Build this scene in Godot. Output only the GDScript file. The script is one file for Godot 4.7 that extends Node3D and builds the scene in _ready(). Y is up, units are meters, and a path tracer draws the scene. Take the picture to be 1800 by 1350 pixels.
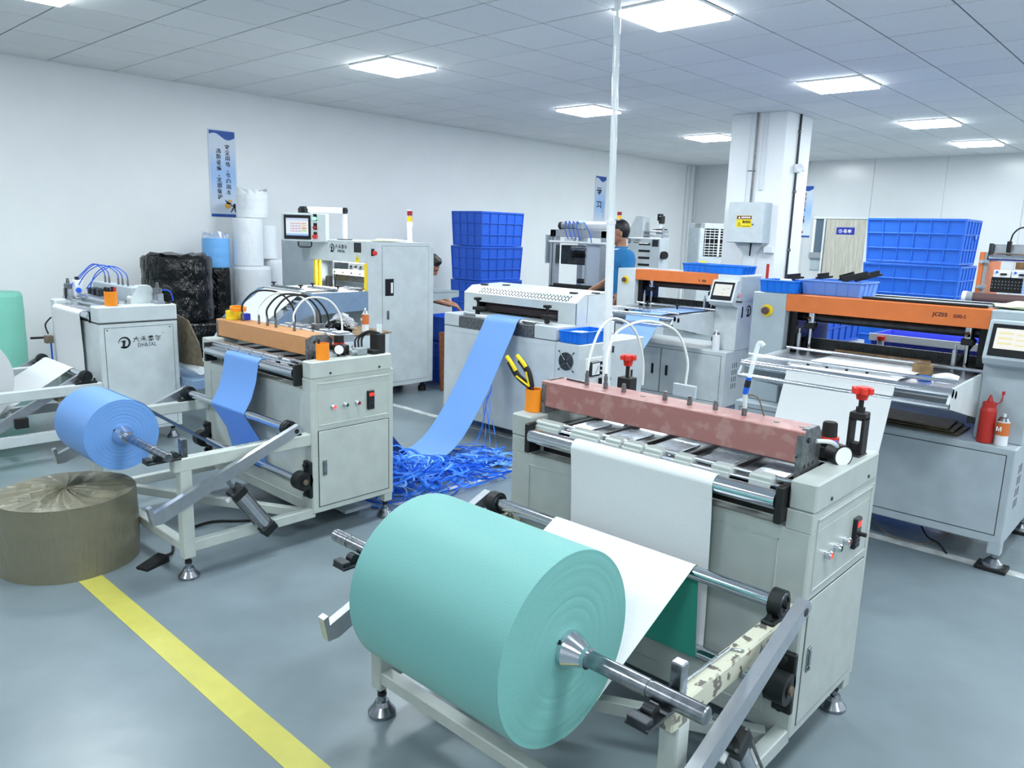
extends Node3D
# Clean-room factory hall with fabric slitting and press machines. Units are metres, y up.
# x = 0 is the long left wall, z = -12.2 the far wall, ceiling at y = 3.1.

class MB:
	var v := PackedVector3Array()
	var n := PackedVector3Array()
	var t := PackedVector2Array()
	func tri(a: Vector3, b: Vector3, c: Vector3, na: Vector3, nb: Vector3, nc: Vector3, ua := Vector2.ZERO, ub := Vector2.ZERO, uc := Vector2.ZERO) -> void:
		if (b - a).cross(c - a).dot(na + nb + nc) > 0.0:
			v.append(a); v.append(c); v.append(b)
			n.append(na); n.append(nc); n.append(nb)
			t.append(ua); t.append(uc); t.append(ub)
		else:
			v.append(a); v.append(b); v.append(c)
			n.append(na); n.append(nb); n.append(nc)
			t.append(ua); t.append(ub); t.append(uc)
	func ft(a: Vector3, b: Vector3, c: Vector3, nn: Vector3) -> void:
		tri(a, b, c, nn, nn, nn)
	func fq(a: Vector3, b: Vector3, c: Vector3, d: Vector3, nn: Vector3) -> void:
		ft(a, b, c, nn); ft(a, c, d, nn)
	# a quad with texture coordinates; a top-left, b top-right, c bottom-right, d bottom-left
	func uvq(a: Vector3, b: Vector3, c: Vector3, d: Vector3) -> void:
		var nn := (d - a).cross(b - a).normalized()
		tri(a, b, c, nn, nn, nn, Vector2(0, 0), Vector2(1, 0), Vector2(1, 1))
		tri(a, c, d, nn, nn, nn, Vector2(0, 0), Vector2(1, 1), Vector2(0, 1))
	# bevelled box round centre c, half size h, in basis q
	func obox(c: Vector3, h: Vector3, q: Basis, bev := 0.003) -> void:
		var e := minf(bev, minf(h.x, minf(h.y, h.z)) * 0.45)
		var cs := []
		for sx in [-1.0, 1.0]:
			for sy in [-1.0, 1.0]:
				for sz in [-1.0, 1.0]:
					var px := c + q * Vector3(sx * h.x, sy * (h.y - e), sz * (h.z - e))
					var py := c + q * Vector3(sx * (h.x - e), sy * h.y, sz * (h.z - e))
					var pz := c + q * Vector3(sx * (h.x - e), sy * (h.y - e), sz * h.z)
					cs.append([px, py, pz])
					if e > 0.0: ft(px, py, pz, (q * Vector3(sx, sy, sz)).normalized())
		# corner index = 4*ix + 2*iy + iz
		for s in [0, 1]:
			var g: float = -1.0 if s == 0 else 1.0
			fq(cs[4 * s][0], cs[4 * s + 1][0], cs[4 * s + 3][0], cs[4 * s + 2][0], q * Vector3(g, 0, 0))
			fq(cs[2 * s][1], cs[2 * s + 1][1], cs[2 * s + 5][1], cs[2 * s + 4][1], q * Vector3(0, g, 0))
			fq(cs[s][2], cs[s + 2][2], cs[s + 6][2], cs[s + 4][2], q * Vector3(0, 0, g))
		if e <= 0.0: return
		for s in [0, 1]:
			for u in [0, 1]:
				var gs: float = -1.0 if s == 0 else 1.0
				var gu: float = -1.0 if u == 0 else 1.0
				var i: int = 2 * s + u; var j: int = 4 + 2 * s + u
				fq(cs[i][1], cs[j][1], cs[j][2], cs[i][2], (q * Vector3(0, gs, gu)).normalized())
				i = 4 * s + u; j = 4 * s + 2 + u
				fq(cs[i][0], cs[j][0], cs[j][2], cs[i][2], (q * Vector3(gs, 0, gu)).normalized())
				i = 4 * s + 2 * u; j = 4 * s + 2 * u + 1
				fq(cs[i][0], cs[j][0], cs[j][1], cs[i][1], (q * Vector3(gs, gu, 0)).normalized())
	func box(x0: float, y0: float, z0: float, x1: float, y1: float, z1: float, bev := 0.003) -> void:
		obox(Vector3(x0 + x1, y0 + y1, z0 + z1) * 0.5, Vector3(absf(x1 - x0), absf(y1 - y0), absf(z1 - z0)) * 0.5, Basis(), bev)
	# a bar of rectangular section from a to b (w across, h along up)
	func bar(a: Vector3, b: Vector3, w: float, h: float, up := Vector3.UP, bev := 0.003) -> void:
		var d := (b - a).normalized()
		var s := up.cross(d).normalized()
		obox((a + b) * 0.5, Vector3(w * 0.5, h * 0.5, a.distance_to(b) * 0.5), Basis(s, d.cross(s), d), bev)
	func frame_of(d: Vector3) -> Array:
		var s := (Vector3.UP if absf(d.y) < 0.9 else Vector3.RIGHT).cross(d).normalized()
		return [s, d.cross(s)]
	func cyl(a: Vector3, b: Vector3, r0: float, r1 := -1.0, seg := 20, caps := true) -> void:
		if r1 < 0.0: r1 = r0
		var d := (b - a).normalized()
		var f := frame_of(d)
		var sl := (r0 - r1) / maxf(a.distance_to(b), 1e-6)
		for i in seg:
			var t0 := TAU * i / seg; var t1 := TAU * (i + 1) / seg
			var u0: Vector3 = f[0] * cos(t0) + f[1] * sin(t0)
			var u1: Vector3 = f[0] * cos(t1) + f[1] * sin(t1)
			var n0 := (u0 + d * sl).normalized(); var n1 := (u1 + d * sl).normalized()
			tri(a + u0 * r0, a + u1 * r0, b + u1 * r1, n0, n1, n1)
			if r1 > 0.0 or true: tri(a + u0 * r0, b + u1 * r1, b + u0 * r1, n0, n1, n0)
			if caps:
				ft(a, a + u0 * r0, a + u1 * r0, -d)
				if r1 > 0.0: ft(b, b + u0 * r1, b + u1 * r1, d)
	# profile of Vector2(radius, height along axis d); sharp between segments, smooth round the axis
	func lathe(o: Vector3, d: Vector3, prof: Array, seg := 32, wob := 0.0, wk := 7.0) -> void:
		var f := frame_of(d)
		for k in prof.size() - 1:
			var p: Vector2 = prof[k]; var q: Vector2 = prof[k + 1]
			if p.distance_to(q) < 1e-7: continue
			var nr := q.y - p.y; var nh := -(q.x - p.x)
			for i in seg:
				var t0 := TAU * i / seg; var t1 := TAU * (i + 1) / seg
				var u0: Vector3 = f[0] * cos(t0) + f[1] * sin(t0)
				var u1: Vector3 = f[0] * cos(t1) + f[1] * sin(t1)
				var n0 := (u0 * nr + d * nh).normalized(); var n1 := (u1 * nr + d * nh).normalized()
				var w0 := 1.0 + wob * (sin(t0 * wk + p.y * 31.0) + 0.6 * sin(t0 * (wk * 2.0 + 1.0) + p.x * 57.0))
				var w1 := 1.0 + wob * (sin(t1 * wk + p.y * 31.0) + 0.6 * sin(t1 * (wk * 2.0 + 1.0) + p.x * 57.0))
				var a := o + u0 * p.x * w0 + d * p.y; var b := o + u1 * p.x * w1 + d * p.y
				var c := o + u1 * q.x * w1 + d * q.y; var e := o + u0 * q.x * w0 + d * q.y
				if p.x > 1e-6: tri(a, b, c, n0, n1, n1)
				if q.x > 1e-6: tri(a, c, e, n0, n1, n0)
	func tube(pts: Array, r: float, seg := 8, r_end := -1.0) -> void:
		var m := pts.size()
		var rings := []
		var nrm := []
		var s := Vector3.ZERO
		for k in m:
			var d: Vector3 = (pts[mini(k + 1, m - 1)] - pts[maxi(k - 1, 0)]).normalized()
			if k == 0: s = frame_of(d)[0]
			else: s = (s - d * s.dot(d)).normalized()
			var w := d.cross(s)
			var rr := r if r_end < 0.0 else lerpf(r, r_end, float(k) / (m - 1))
			var ring := []; var rn := []
			for i in seg:
				var an := TAU * i / seg
				var u := s * cos(an) + w * sin(an)
				ring.append(pts[k] + u * rr); rn.append(u)
			rings.append(ring); nrm.append(rn)
		for k in m - 1:
			for i in seg:
				var j := (i + 1) % seg
				tri(rings[k][i], rings[k][j], rings[k + 1][j], nrm[k][i], nrm[k][j], nrm[k + 1][j])
				tri(rings[k][i], rings[k + 1][j], rings[k + 1][i], nrm[k][i], nrm[k + 1][j], nrm[k + 1][i])
		for e in [0, m - 1]:
			var dd: Vector3 = (pts[0] - pts[1]).normalized() if e == 0 else (pts[m - 1] - pts[m - 2]).normalized()
			for i in seg: ft(pts[e], rings[e][i], rings[e][(i + 1) % seg], dd)
	# polygon in a plane, extruded: axis 0 -> points (z, y), axis 1 -> (x, z), axis 2 -> (x, y)
	func ext(poly: Array, axis: int, t0: float, t1: float) -> void:
		var pp := PackedVector2Array(poly)
		var idx := Geometry2D.triangulate_polygon(pp)
		var ax := Vector3.ZERO; ax[axis] = 1.0
		var area := 0.0
		for i in pp.size(): area += pp[i].cross(pp[(i + 1) % pp.size()])
		for k in range(0, idx.size(), 3):
			ft(lift(pp[idx[k]], axis, t0), lift(pp[idx[k + 1]], axis, t0), lift(pp[idx[k + 2]], axis, t0), -ax * signf(t1 - t0))
			ft(lift(pp[idx[k]], axis, t1), lift(pp[idx[k + 1]], axis, t1), lift(pp[idx[k + 2]], axis, t1), ax * signf(t1 - t0))
		for i in pp.size():
			var a := pp[i]; var b := pp[(i + 1) % pp.size()]
			var e := b - a
			var o := Vector2(e.y, -e.x).normalized() * signf(area)
			fq(lift(a, axis, t0), lift(b, axis, t0), lift(b, axis, t1), lift(a, axis, t1), lift(o, axis, 0.0))
	func lift(p: Vector2, axis: int, h: float) -> Vector3:
		if axis == 0: return Vector3(h, p.y, p.x)
		if axis == 1: return Vector3(p.x, h, p.y)
		return Vector3(p.x, p.y, h)
	# cloth strip: path of Vector2(z, y) swept along x from x0 to x1 (per point if arrays), off = shift along normal
	func strip(path: Array, x0, x1, off := 0.0, nx := 8, wav := 0.0) -> void:
		var m := path.size()
		var nn := []
		for k in m:
			var d: Vector2 = (path[mini(k + 1, m - 1)] - path[maxi(k - 1, 0)]).normalized()
			nn.append(Vector2(-d.y, d.x))
		for k in m - 1:
			for i in nx:
				var q := []
				var qn := []
				for c in [[k, i], [k, i + 1], [k + 1, i + 1], [k + 1, i]]:
					var kk: int = c[0]; var f: float = float(c[1]) / nx
					var a: float = x0[kk] if x0 is Array else x0
					var b: float = x1[kk] if x1 is Array else x1
					var w: float = wav * sin(f * 9.0 + kk * 0.7) * sin(kk * 0.45 + 0.5)
					var p: Vector2 = path[kk] + nn[kk] * (off + w)
					q.append(Vector3(lerpf(a, b, f), p.y, p.x))
					qn.append(Vector3(0, nn[kk].y, nn[kk].x) * (1.0 if off >= 0.0 else -1.0))
				tri(q[0], q[1], q[2], qn[0], qn[1], qn[2])
				tri(q[0], q[2], q[3], qn[0], qn[2], qn[3])
	func add(o: MB, xf := Transform3D()) -> void:
		for i in o.v.size():
			v.append(xf * o.v[i]); n.append(xf.basis * o.n[i]); t.append(o.t[i])
	func mesh() -> ArrayMesh:
		var arr := []
		arr.resize(Mesh.ARRAY_MAX)
		arr[Mesh.ARRAY_VERTEX] = v; arr[Mesh.ARRAY_NORMAL] = n; arr[Mesh.ARRAY_TEX_UV] = t
		var am := ArrayMesh.new()
		am.add_surface_from_arrays(Mesh.PRIMITIVE_TRIANGLES, arr)
		return am

var M := {}
var O := Vector3.ZERO
var T: Node3D
var used := {}

func numbered(nm: String) -> String:
	if not used.has(nm):
		used[nm] = 0
		return nm
	used[nm] += 1
	return "%s_%03d" % [nm, used[nm]]

func thing(nm: String, label: String, cat: String, at: Vector3, group := "") -> Node3D:
	var o := Node3D.new()
	o.name = numbered(nm)
	add_child(o)
	o.position = at
	o.set_meta("label", label); o.set_meta("category", cat)
	if group: o.set_meta("group", group)
	O = at; T = o
	return o

func copy(src: Node3D, at: Vector3, turn: float, label := "") -> Node3D:
	var o: Node3D = src.duplicate()
	var nm: String = src.name
	o.name = numbered(nm.substr(0, nm.length() - 4) if nm.substr(nm.length() - 4, 1) == "_" and nm.right(3).is_valid_int() else nm)
	add_child(o)
	o.position = at; o.rotation.y = turn
	if label: o.set_meta("label", label)
	return o

# vertices are given in world coordinates of the unturned thing
func put(b: MB, nm: String, mat: Material, parent: Node3D = null) -> MeshInstance3D:
	var mi := MeshInstance3D.new()
	mi.name = nm
	mi.mesh = b.mesh()
	mi.material_override = mat
	var p: Node3D = parent if parent else T
	p.add_child(mi, true)
	if p == T: mi.position = -O
	return mi

func pbox(nm: String, mat: Material, x0: float, y0: float, z0: float, x1: float, y1: float, z1: float, bev := 0.003, parent: Node3D = null) -> MeshInstance3D:
	var b := MB.new(); b.box(x0, y0, z0, x1, y1, z1, bev)
	return put(b, nm, mat, parent)

func pcyl(nm: String, mat: Material, a: Vector3, c: Vector3, r: float, seg := 20, parent: Node3D = null, r1 := -1.0) -> MeshInstance3D:
	var b := MB.new(); b.cyl(a, c, r, r1, seg)
	return put(b, nm, mat, parent)

func ptube(nm: String, mat: Material, pts: Array, r: float, parent: Node3D = null, seg := 8) -> MeshInstance3D:
	var b := MB.new(); b.tube(smooth(pts), r, seg)
	return put(b, nm, mat, parent)

func pbar(nm: String, mat: Material, a: Vector3, c: Vector3, w: float, h: float, up := Vector3.UP, parent: Node3D = null) -> MeshInstance3D:
	var b := MB.new(); b.bar(a, c, w, h, up)
	return put(b, nm, mat, parent)

func struct(b: MB, nm: String, mat: Material) -> MeshInstance3D:
	T = self; O = Vector3.ZERO
	var o := put(b, nm, mat, self)
	o.set_meta("kind", "structure")
	return o

# Catmull-Rom through the points
func smooth(pts: Array, sub := 6) -> Array:
	if pts.size() < 3: return pts
	var out := []
	for k in pts.size() - 1:
		var p0 = pts[maxi(k - 1, 0)]; var p1 = pts[k]; var p2 = pts[k + 1]; var p3 = pts[mini(k + 2, pts.size() - 1)]
		for s in sub:
			var f := float(s) / sub
			out.append(p1.cubic_interpolate(p2, p0, p3, f))
	out.append(pts[pts.size() - 1])
	return out

func V(x: float, y: float, z: float) -> Vector3: return Vector3(x, y, z)
func P2(x: float, y: float) -> Vector2: return Vector2(x, y)

# ---- textures ----
func noise_img(sz: int, freq: float, oct: int, sd: int, lo: float, hi: float, sx := 1.0, sy := 1.0, tint := Color.WHITE) -> Image:
	var f := FastNoiseLite.new()
	f.seed = sd; f.frequency = 1.0; f.fractal_octaves = oct; f.noise_type = FastNoiseLite.TYPE_SIMPLEX_SMOOTH
	var im := Image.create(sz, sz, false, Image.FORMAT_RGB8)
	for y in sz:
		for x in sz:
			# blend at the edges so that the tile repeats
			var u := float(x) / sz; var w := float(y) / sz
			var a := f.get_noise_2d(u * freq * sx, w * freq * sy)
			var b := f.get_noise_2d((u - 1.0) * freq * sx, w * freq * sy)
			var c := f.get_noise_2d(u * freq * sx, (w - 1.0) * freq * sy)
			var e := f.get_noise_2d((u - 1.0) * freq * sx, (w - 1.0) * freq * sy)
			var bu := smoothstep(0.8, 1.0, u); var bw := smoothstep(0.8, 1.0, w)
			var val := lerpf(lerpf(a, b, bu), lerpf(c, e, bu), bw)
			var g := lerpf(lo, hi, clampf(val * 0.9 + 0.5, 0.0, 1.0))
			im.set_pixel(x, y, Color(g * tint.r, g * tint.g, g * tint.b))
	return im

func tex(im: Image) -> ImageTexture:
	im.generate_mipmaps()
	return ImageTexture.create_from_image(im)

func mat(nm: String, c: Color, rough := 0.5, metal := 0.0, tx: Texture2D = null, scale := 1.0) -> StandardMaterial3D:
	var m := StandardMaterial3D.new()
	m.albedo_color = c; m.roughness = rough; m.metallic = metal
	m.metallic_specular = 0.5
	if tx:
		m.albedo_texture = tx
		m.uv1_triplanar = true; m.uv1_world_triplanar = true
		m.uv1_scale = Vector3.ONE * scale
	M[nm] = m
	return m

func glow(nm: String, c: Color, e: float) -> StandardMaterial3D:
	var m := mat(nm, c, 0.4)
	m.emission_enabled = true; m.emission = c; m.emission_energy_multiplier = e
	return m

func normal_of(m: StandardMaterial3D, im: Image, k: float, sc := 1.0) -> void:
	var nm := Image.new(); nm.copy_from(im)
	nm.bump_map_to_normal_map(k)
	m.normal_enabled = true; m.normal_texture = tex(nm); m.normal_scale = sc
	if not m.uv1_triplanar:
		m.uv1_triplanar = true; m.uv1_world_triplanar = true

func lamp(at: Vector3, sx: float, sz: float, e: float, c: Color) -> void:
	var l := AreaLight3D.new()
	l.name = "panel_light"
	l.area_size = Vector2(sx, sz)
	l.light_energy = e; l.light_color = c; l.shadow_enabled = true
	l.area_range = 30.0; l.area_attenuation = 2.0
	add_child(l, true)
	l.position = at; l.rotation_degrees = Vector3(-90, 0, 0)

const ROWS := [-10.2, -7.8, -4.8, -1.8, 1.2, 4.2]
const COLS := [2.357, 5.357, 8.357, 11.357]

const PANEL_LABELS := [
	[2.357, 1.2, "LED ceiling panel above the white roll of the emblem machine"], [2.357, -1.8, "LED ceiling panel above the tall press with the touch screen"],
	[2.357, -4.8, "LED ceiling panel above the blue crates and aluminium frame machine"], [2.357, -7.8, "LED ceiling panel between the white column and the left wall"],
	[5.357, -1.8, "LED ceiling panel touching the head of the clear pipe"], [5.357, -4.8, "LED ceiling panel above the smaller orange-beam press before the column"],
	[5.357, -7.8, "LED ceiling panel behind the column above the tall crate stack"], [5.357, -10.2, "LED ceiling panel in front of the wood-look door"]]

func _ready() -> void:
	# --- camera, environment, exposure, ceiling lamps' light ---
	var cam := Camera3D.new()
	cam.name = "camera"
	add_child(cam)
	cam.position = V(8.691, 1.6124, 2.6813)
	cam.rotation_order = EULER_ORDER_YXZ
	cam.rotation_degrees = V(-11.146, 42.623, 1.7427)
	cam.fov = 53.04
	cam.near = 0.05; cam.far = 60.0
	cam.current = true
	var we := WorldEnvironment.new()
	we.name = "environment"
	var env := Environment.new()
	env.background_mode = Environment.BG_COLOR
	env.background_color = Color(0.62, 0.68, 0.74)
	env.tonemap_mode = Environment.TONE_MAPPER_LINEAR
	env.tonemap_exposure = 0.95
	env.sdfgi_enabled = true; env.ssao_enabled = true; env.ssil_enabled = true
	we.environment = env
	add_child(we)
	for z in ROWS:
		for x in COLS:
			lamp(V(x + 0.3, 3.060, z - 0.3), 0.56, 0.56, 3.4, Color(0.95, 0.985, 1.0))
	materials()
	room()
	slitters()
	machine_c()
	press_d()
	machine_e()
	orange_machines()
	back_machines()
	rolls_and_crates()
	column_and_wall()
	small_things()
	people()

func materials() -> void:
	var fab := noise_img(256, 60.0, 3, 3, 0.86, 1.0)
	var fabt := tex(fab)
	var smear := tex(noise_img(256, 5.0, 4, 11, 0.95, 1.0))
	var smear2 := tex(noise_img(256, 7.0, 5, 12, 0.74, 1.0))
	mat("wall", Color(0.915, 0.925, 0.93), 0.55, 0.0, tex(noise_img(128, 3.0, 3, 5, 0.985, 1.0)), 0.4)
	mat("wall_gloss", Color(0.81, 0.825, 0.835), 0.24, 0.0, tex(noise_img(128, 3.0, 3, 6, 0.985, 1.0)), 0.4)
	mat("trim", Color(0.84, 0.86, 0.87), 0.4)
	var til := noise_img(256, 70.0, 2, 21, 0.90, 1.0)
	var m := mat("tile", Color(0.96, 0.963, 0.967), 0.9, 0.0, tex(til), 1.7)
	normal_of(m, til, 3.0, 0.5)
	m = mat("tile_b", Color(0.945, 0.948, 0.952), 0.9, 0.0, M.tile.albedo_texture, 1.5)
	mat("grid", Color(0.40, 0.43, 0.46), 0.7)
	var fl := noise_img(512, 9.0, 5, 31, 0.94, 1.0)
	m = mat("floor", Color(0.47, 0.525, 0.55), 0.3, 0.0, tex(fl), 0.35)
	normal_of(m, noise_img(256, 14.0, 3, 33, 0.3, 0.7), 1.0, 0.12)
	mat("yellow_paint", Color(0.76, 0.74, 0.36), 0.35, 0.0, smear, 1.3)
	mat("white_paint", Color(0.86, 0.88, 0.88), 0.4, 0.0, smear2, 1.0)
	glow("panel", Color(0.96, 0.99, 1), 23.0)
	mat("panel_frame", Color(0.93, 0.94, 0.95), 0.4)
	# machine paint
	mat("paint_a", Color(0.665, 0.695, 0.685), 0.38, 0.0, smear, 1.6)
	mat("paint_b", Color(0.74, 0.77, 0.75), 0.36, 0.0, smear, 1.4)
	mat("paint_c", Color(0.80, 0.835, 0.845), 0.36, 0.0, smear, 1.1)
	mat("paint_white", Color(0.80, 0.83, 0.84), 0.34, 0.0, smear, 1.0)
	mat("paint_grey", Color(0.68, 0.73, 0.76), 0.4, 0.0, smear, 1.1)
	mat("seam", Color(0.16, 0.17, 0.18), 0.7)  # near-black; strips of it in panel gaps stand in for shade
	mat("black", Color(0.035, 0.037, 0.042), 0.45)
	mat("rubber", Color(0.05, 0.052, 0.06), 0.65)
	mat("dark_iron", Color(0.12, 0.145, 0.15), 0.5, 0.3, smear2, 3.0)
	mat("dark_steel", Color(0.28, 0.30, 0.32), 0.38, 0.8, smear2, 2.0)
	mat("chrome", Color(0.82, 0.84, 0.87), 0.13, 1.0)
	mat("steel", Color(0.66, 0.68, 0.71), 0.26, 1.0, smear2, 4.0)
	mat("rough_steel", Color(0.55, 0.56, 0.57), 0.42, 0.9, smear2, 5.0)
	mat("alu", Color(0.74, 0.76, 0.79), 0.34, 0.9, smear, 4.0)
	mat("blue_steel", Color(0.56, 0.66, 0.78), 0.35, 0.5, smear, 2.0)
	mat("plate", Color(0.09, 0.095, 0.10), 0.16, 0.4)
	# worn cream beam: paint flaked to dark metal
	var wn := noise_img(256, 7.0, 5, 44, 0.0, 1.0)
	var wi := Image.create(256, 256, false, Image.FORMAT_RGB8)
	for y in 256:
		for x in 256:
			var g := wn.get_pixel(x, y).r
			var c := Color(0.73, 0.735, 0.67) * (0.92 + 0.08 * fab.get_pixel(x, y).r)
			if g > 0.74: c = Color(0.36, 0.35, 0.34)
			elif g > 0.71: c = Color(0.64, 0.58, 0.44)
			wi.set_pixel(x, y, c)
	mat("worn", Color.WHITE, 0.5, 0.0, tex(wi), 2.3)
	var pn := noise_img(256, 6.0, 5, 47, 0.0, 1.0)
	var pi := Image.create(256, 256, false, Image.FORMAT_RGB8)
	for y in 256:
		for x in 256:
			var g := smoothstep(0.5, 0.85, pn.get_pixel(x, y).r)
			pi.set_pixel(x, y, Color(0.60, 0.405, 0.39).lerp(Color(0.71, 0.60, 0.57), g * 0.45))
	mat("pink", Color.WHITE, 0.42, 0.0, tex(pi), 2.2)
	mat("tan", Color(0.78, 0.55, 0.34), 0.45, 0.0, smear, 2.0)
	mat("orange", Color(0.86, 0.46, 0.22), 0.45, 0.0, smear, 1.5)
	mat("orange_cup", Color(0.95, 0.55, 0.07), 0.45)
	mat("yellow", Color(0.95, 0.82, 0.10), 0.5)
	mat("red", Color(0.80, 0.17, 0.12), 0.4)
	mat("dark_red", Color(0.58, 0.10, 0.10), 0.4)
	mat("red_bottle", Color(0.72, 0.15, 0.11), 0.4)
	mat("green", Color(0.10, 0.45, 0.22), 0.4)
	mat("white_plastic", Color(0.90, 0.91, 0.92), 0.45)
	mat("grey_plastic", Color(0.55, 0.58, 0.60), 0.5)
	mat("cardboard", Color(0.58, 0.47, 0.33), 0.85, 0.0, smear2, 2.0)
	mat("board", Color(0.40, 0.36, 0.28), 0.7, 0.0, smear2, 2.0)
	mat("brown_wood", Color(0.55, 0.30, 0.14), 0.6, 0.0, smear2, 2.0)
	mat("dark_roller", Color(0.20, 0.15, 0.16), 0.5)
	mat("brown_roller", Color(0.34, 0.25, 0.25), 0.5)
	mat("rust", Color(0.52, 0.47, 0.40), 0.6, 0.4, smear2, 6.0)
	# fabrics
	for f in [["teal", Color(0.455, 0.70, 0.685)], ["teal_dark", Color(0.22, 0.66, 0.58)], ["blue_fab", Color(0.42, 0.62, 0.88)], ["white_fab", Color(0.89, 0.905, 0.915)], ["pale_fab", Color(0.84, 0.91, 0.92)], ["grey_fab", Color(0.72, 0.76, 0.82)], ["mint", Color(0.52, 0.82, 0.74)]]:
		m = mat(f[0], f[1], 0.6 if f[0] in ["teal", "blue_fab"] else 0.85, 0.0, fabt, 5.0)
		m.rim_enabled = true; m.rim = 0.25
	mat("core", Color(0.50, 0.42, 0.33), 0.8)
	mat("pale_blue_fab", Color(0.56, 0.70, 0.90), 0.85)
	mat("paper", Color(0.86, 0.90, 0.74), 0.8)
	# crates
	mat("crate", Color(0.09, 0.34, 0.78), 0.42)
	mat("crate_b", Color(0.14, 0.42, 0.84), 0.42)
	m = mat("tray", Color(0.06, 0.47, 0.90), 0.35)
	m.backlight_enabled = true; m.backlight = Color(0.05, 0.25, 0.5)
	mat("tray_pale", Color(0.38, 0.56, 0.88), 0.4)
	mat("bin_blue", Color(0.30, 0.36, 0.90), 0.45)
	# wraps
	m = mat("black_wrap", Color(0.03, 0.035, 0.042), 0.22)
	normal_of(m, noise_img(256, 8.0, 4, 71, 0.1, 0.9, 1.0, 0.45), 9.0, 1.0)
	m.uv1_scale = Vector3.ONE * 1.4
	m = mat("olive_wrap", Color(0.47, 0.46, 0.385), 0.36, 0.0, smear, 3.0)
	normal_of(m, noise_img(256, 9.0, 4, 72, 0.2, 0.8, 1.6, 0.35), 5.0, 0.7)
	m = mat("white_wrap", Color(0.90, 0.92, 0.94), 0.35)
	normal_of(m, noise_img(256, 10.0, 4, 73, 0.2, 0.8, 1.0, 0.5), 4.0, 0.6)
	m = mat("clear_wrap", Color(0.95, 0.97, 1.0, 0.28), 0.08)
	m.transparency = BaseMaterial3D.TRANSPARENCY_ALPHA
	mat("blue_wrap", Color(0.45, 0.70, 0.94), 0.28)
	m = mat("clear_pipe", Color(0.92, 0.95, 0.96, 0.55), 0.1)
	m.transparency = BaseMaterial3D.TRANSPARENCY_ALPHA
	mat("hose", Color(0.86, 0.88, 0.87), 0.3)
	mat("blue_hose", Color(0.06, 0.34, 0.80), 0.35)
	mat("scrap", Color(0.16, 0.47, 0.92), 0.7)
	mat("scrap_pale", Color(0.45, 0.68, 0.96), 0.7)
	# printing
	mat("ink", Color(0.06, 0.08, 0.11), 0.6)
	mat("ink_red", Color(0.55, 0.12, 0.12), 0.6)
	mat("print_blue", Color(0.08, 0.30, 0.62), 0.4)
	mat("print_sky", Color(0.66, 0.76, 0.88), 0.35)
	mat("print_pale", Color(0.80, 0.84, 0.90), 0.35)
	var gi := Image.create(4, 64, false, Image.FORMAT_RGB8)
	for y in 64:
		var f := 0.5 - 0.5 * cos(TAU * clampf((y - 8) / 48.0, 0.0, 1.0))
		for x in 4: gi.set_pixel(x, y, Color(0.80, 0.84, 0.90).lerp(Color(0.60, 0.73, 0.90), f))
	m = mat("print_ground", Color.WHITE, 0.35)
	m.albedo_texture = tex(gi)
	mat("print_orange", Color(0.86, 0.66, 0.25), 0.5)
	mat("sign_blue", Color(0.06, 0.16, 0.62), 0.4)
	mat("sign_yellow", Color(0.95, 0.85, 0.12), 0.4)
	mat("sign_brown", Color(0.42, 0.16, 0.12), 0.4)
	mat("white_ink", Color(0.95, 0.95, 0.95), 0.5)
	glow("red_lamp", Color(1.0, 0.25, 0.18), 2.2)
	glow("red_digit", Color(1.0, 0.16, 0.12), 1.6)
	glow("white_lamp", Color(1.0, 1.0, 1.0), 1.6)
	glow("yellow_lamp", Color(0.95, 0.70, 0.05), 0.25)
	glow("stack_red", Color(0.55, 0.06, 0.06), 0.1)
	glow("green_lamp", Color(0.55, 1.0, 0.75), 1.4)
	glow("screen", Color(0.90, 0.95, 1.0), 1.0)
	mat("bezel", Color(0.05, 0.06, 0.08), 0.25)
	# wood laminate door
	var wd := Image.create(256, 256, false, Image.FORMAT_RGB8)
	var wnz := noise_img(256, 20.0, 4, 81, 0.0, 1.0, 1.0, 0.08)
	for y in 256:
		for x in 256:
			wd.set_pixel(x, y, Color(0.66, 0.65, 0.60).lerp(Color(0.77, 0.76, 0.71), wnz.get_pixel(x, y).r))
	mat("laminate", Color.WHITE, 0.5, 0.0, tex(wd), 1.2)
	mat("glass_dark", Color(0.35, 0.42, 0.48), 0.08)
	# people
	m = mat("skin", Color(0.62, 0.44, 0.34), 0.55)
	m.subsurf_scatter_enabled = true; m.subsurf_scatter_strength = 0.1
	mat("hair", Color(0.03, 0.028, 0.028), 0.5)
	m = mat("polo", Color(0.13, 0.46, 0.69), 0.85, 0.0, fabt, 4.0)
	mat("polo_trim", Color(0.75, 0.85, 0.92), 0.85)
	mat("trousers", Color(0.10, 0.12, 0.16), 0.85)
	mat("white_cloth", Color(0.88, 0.90, 0.92), 0.85)
	mat("eye_white", Color(0.9, 0.9, 0.88), 0.3)

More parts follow.
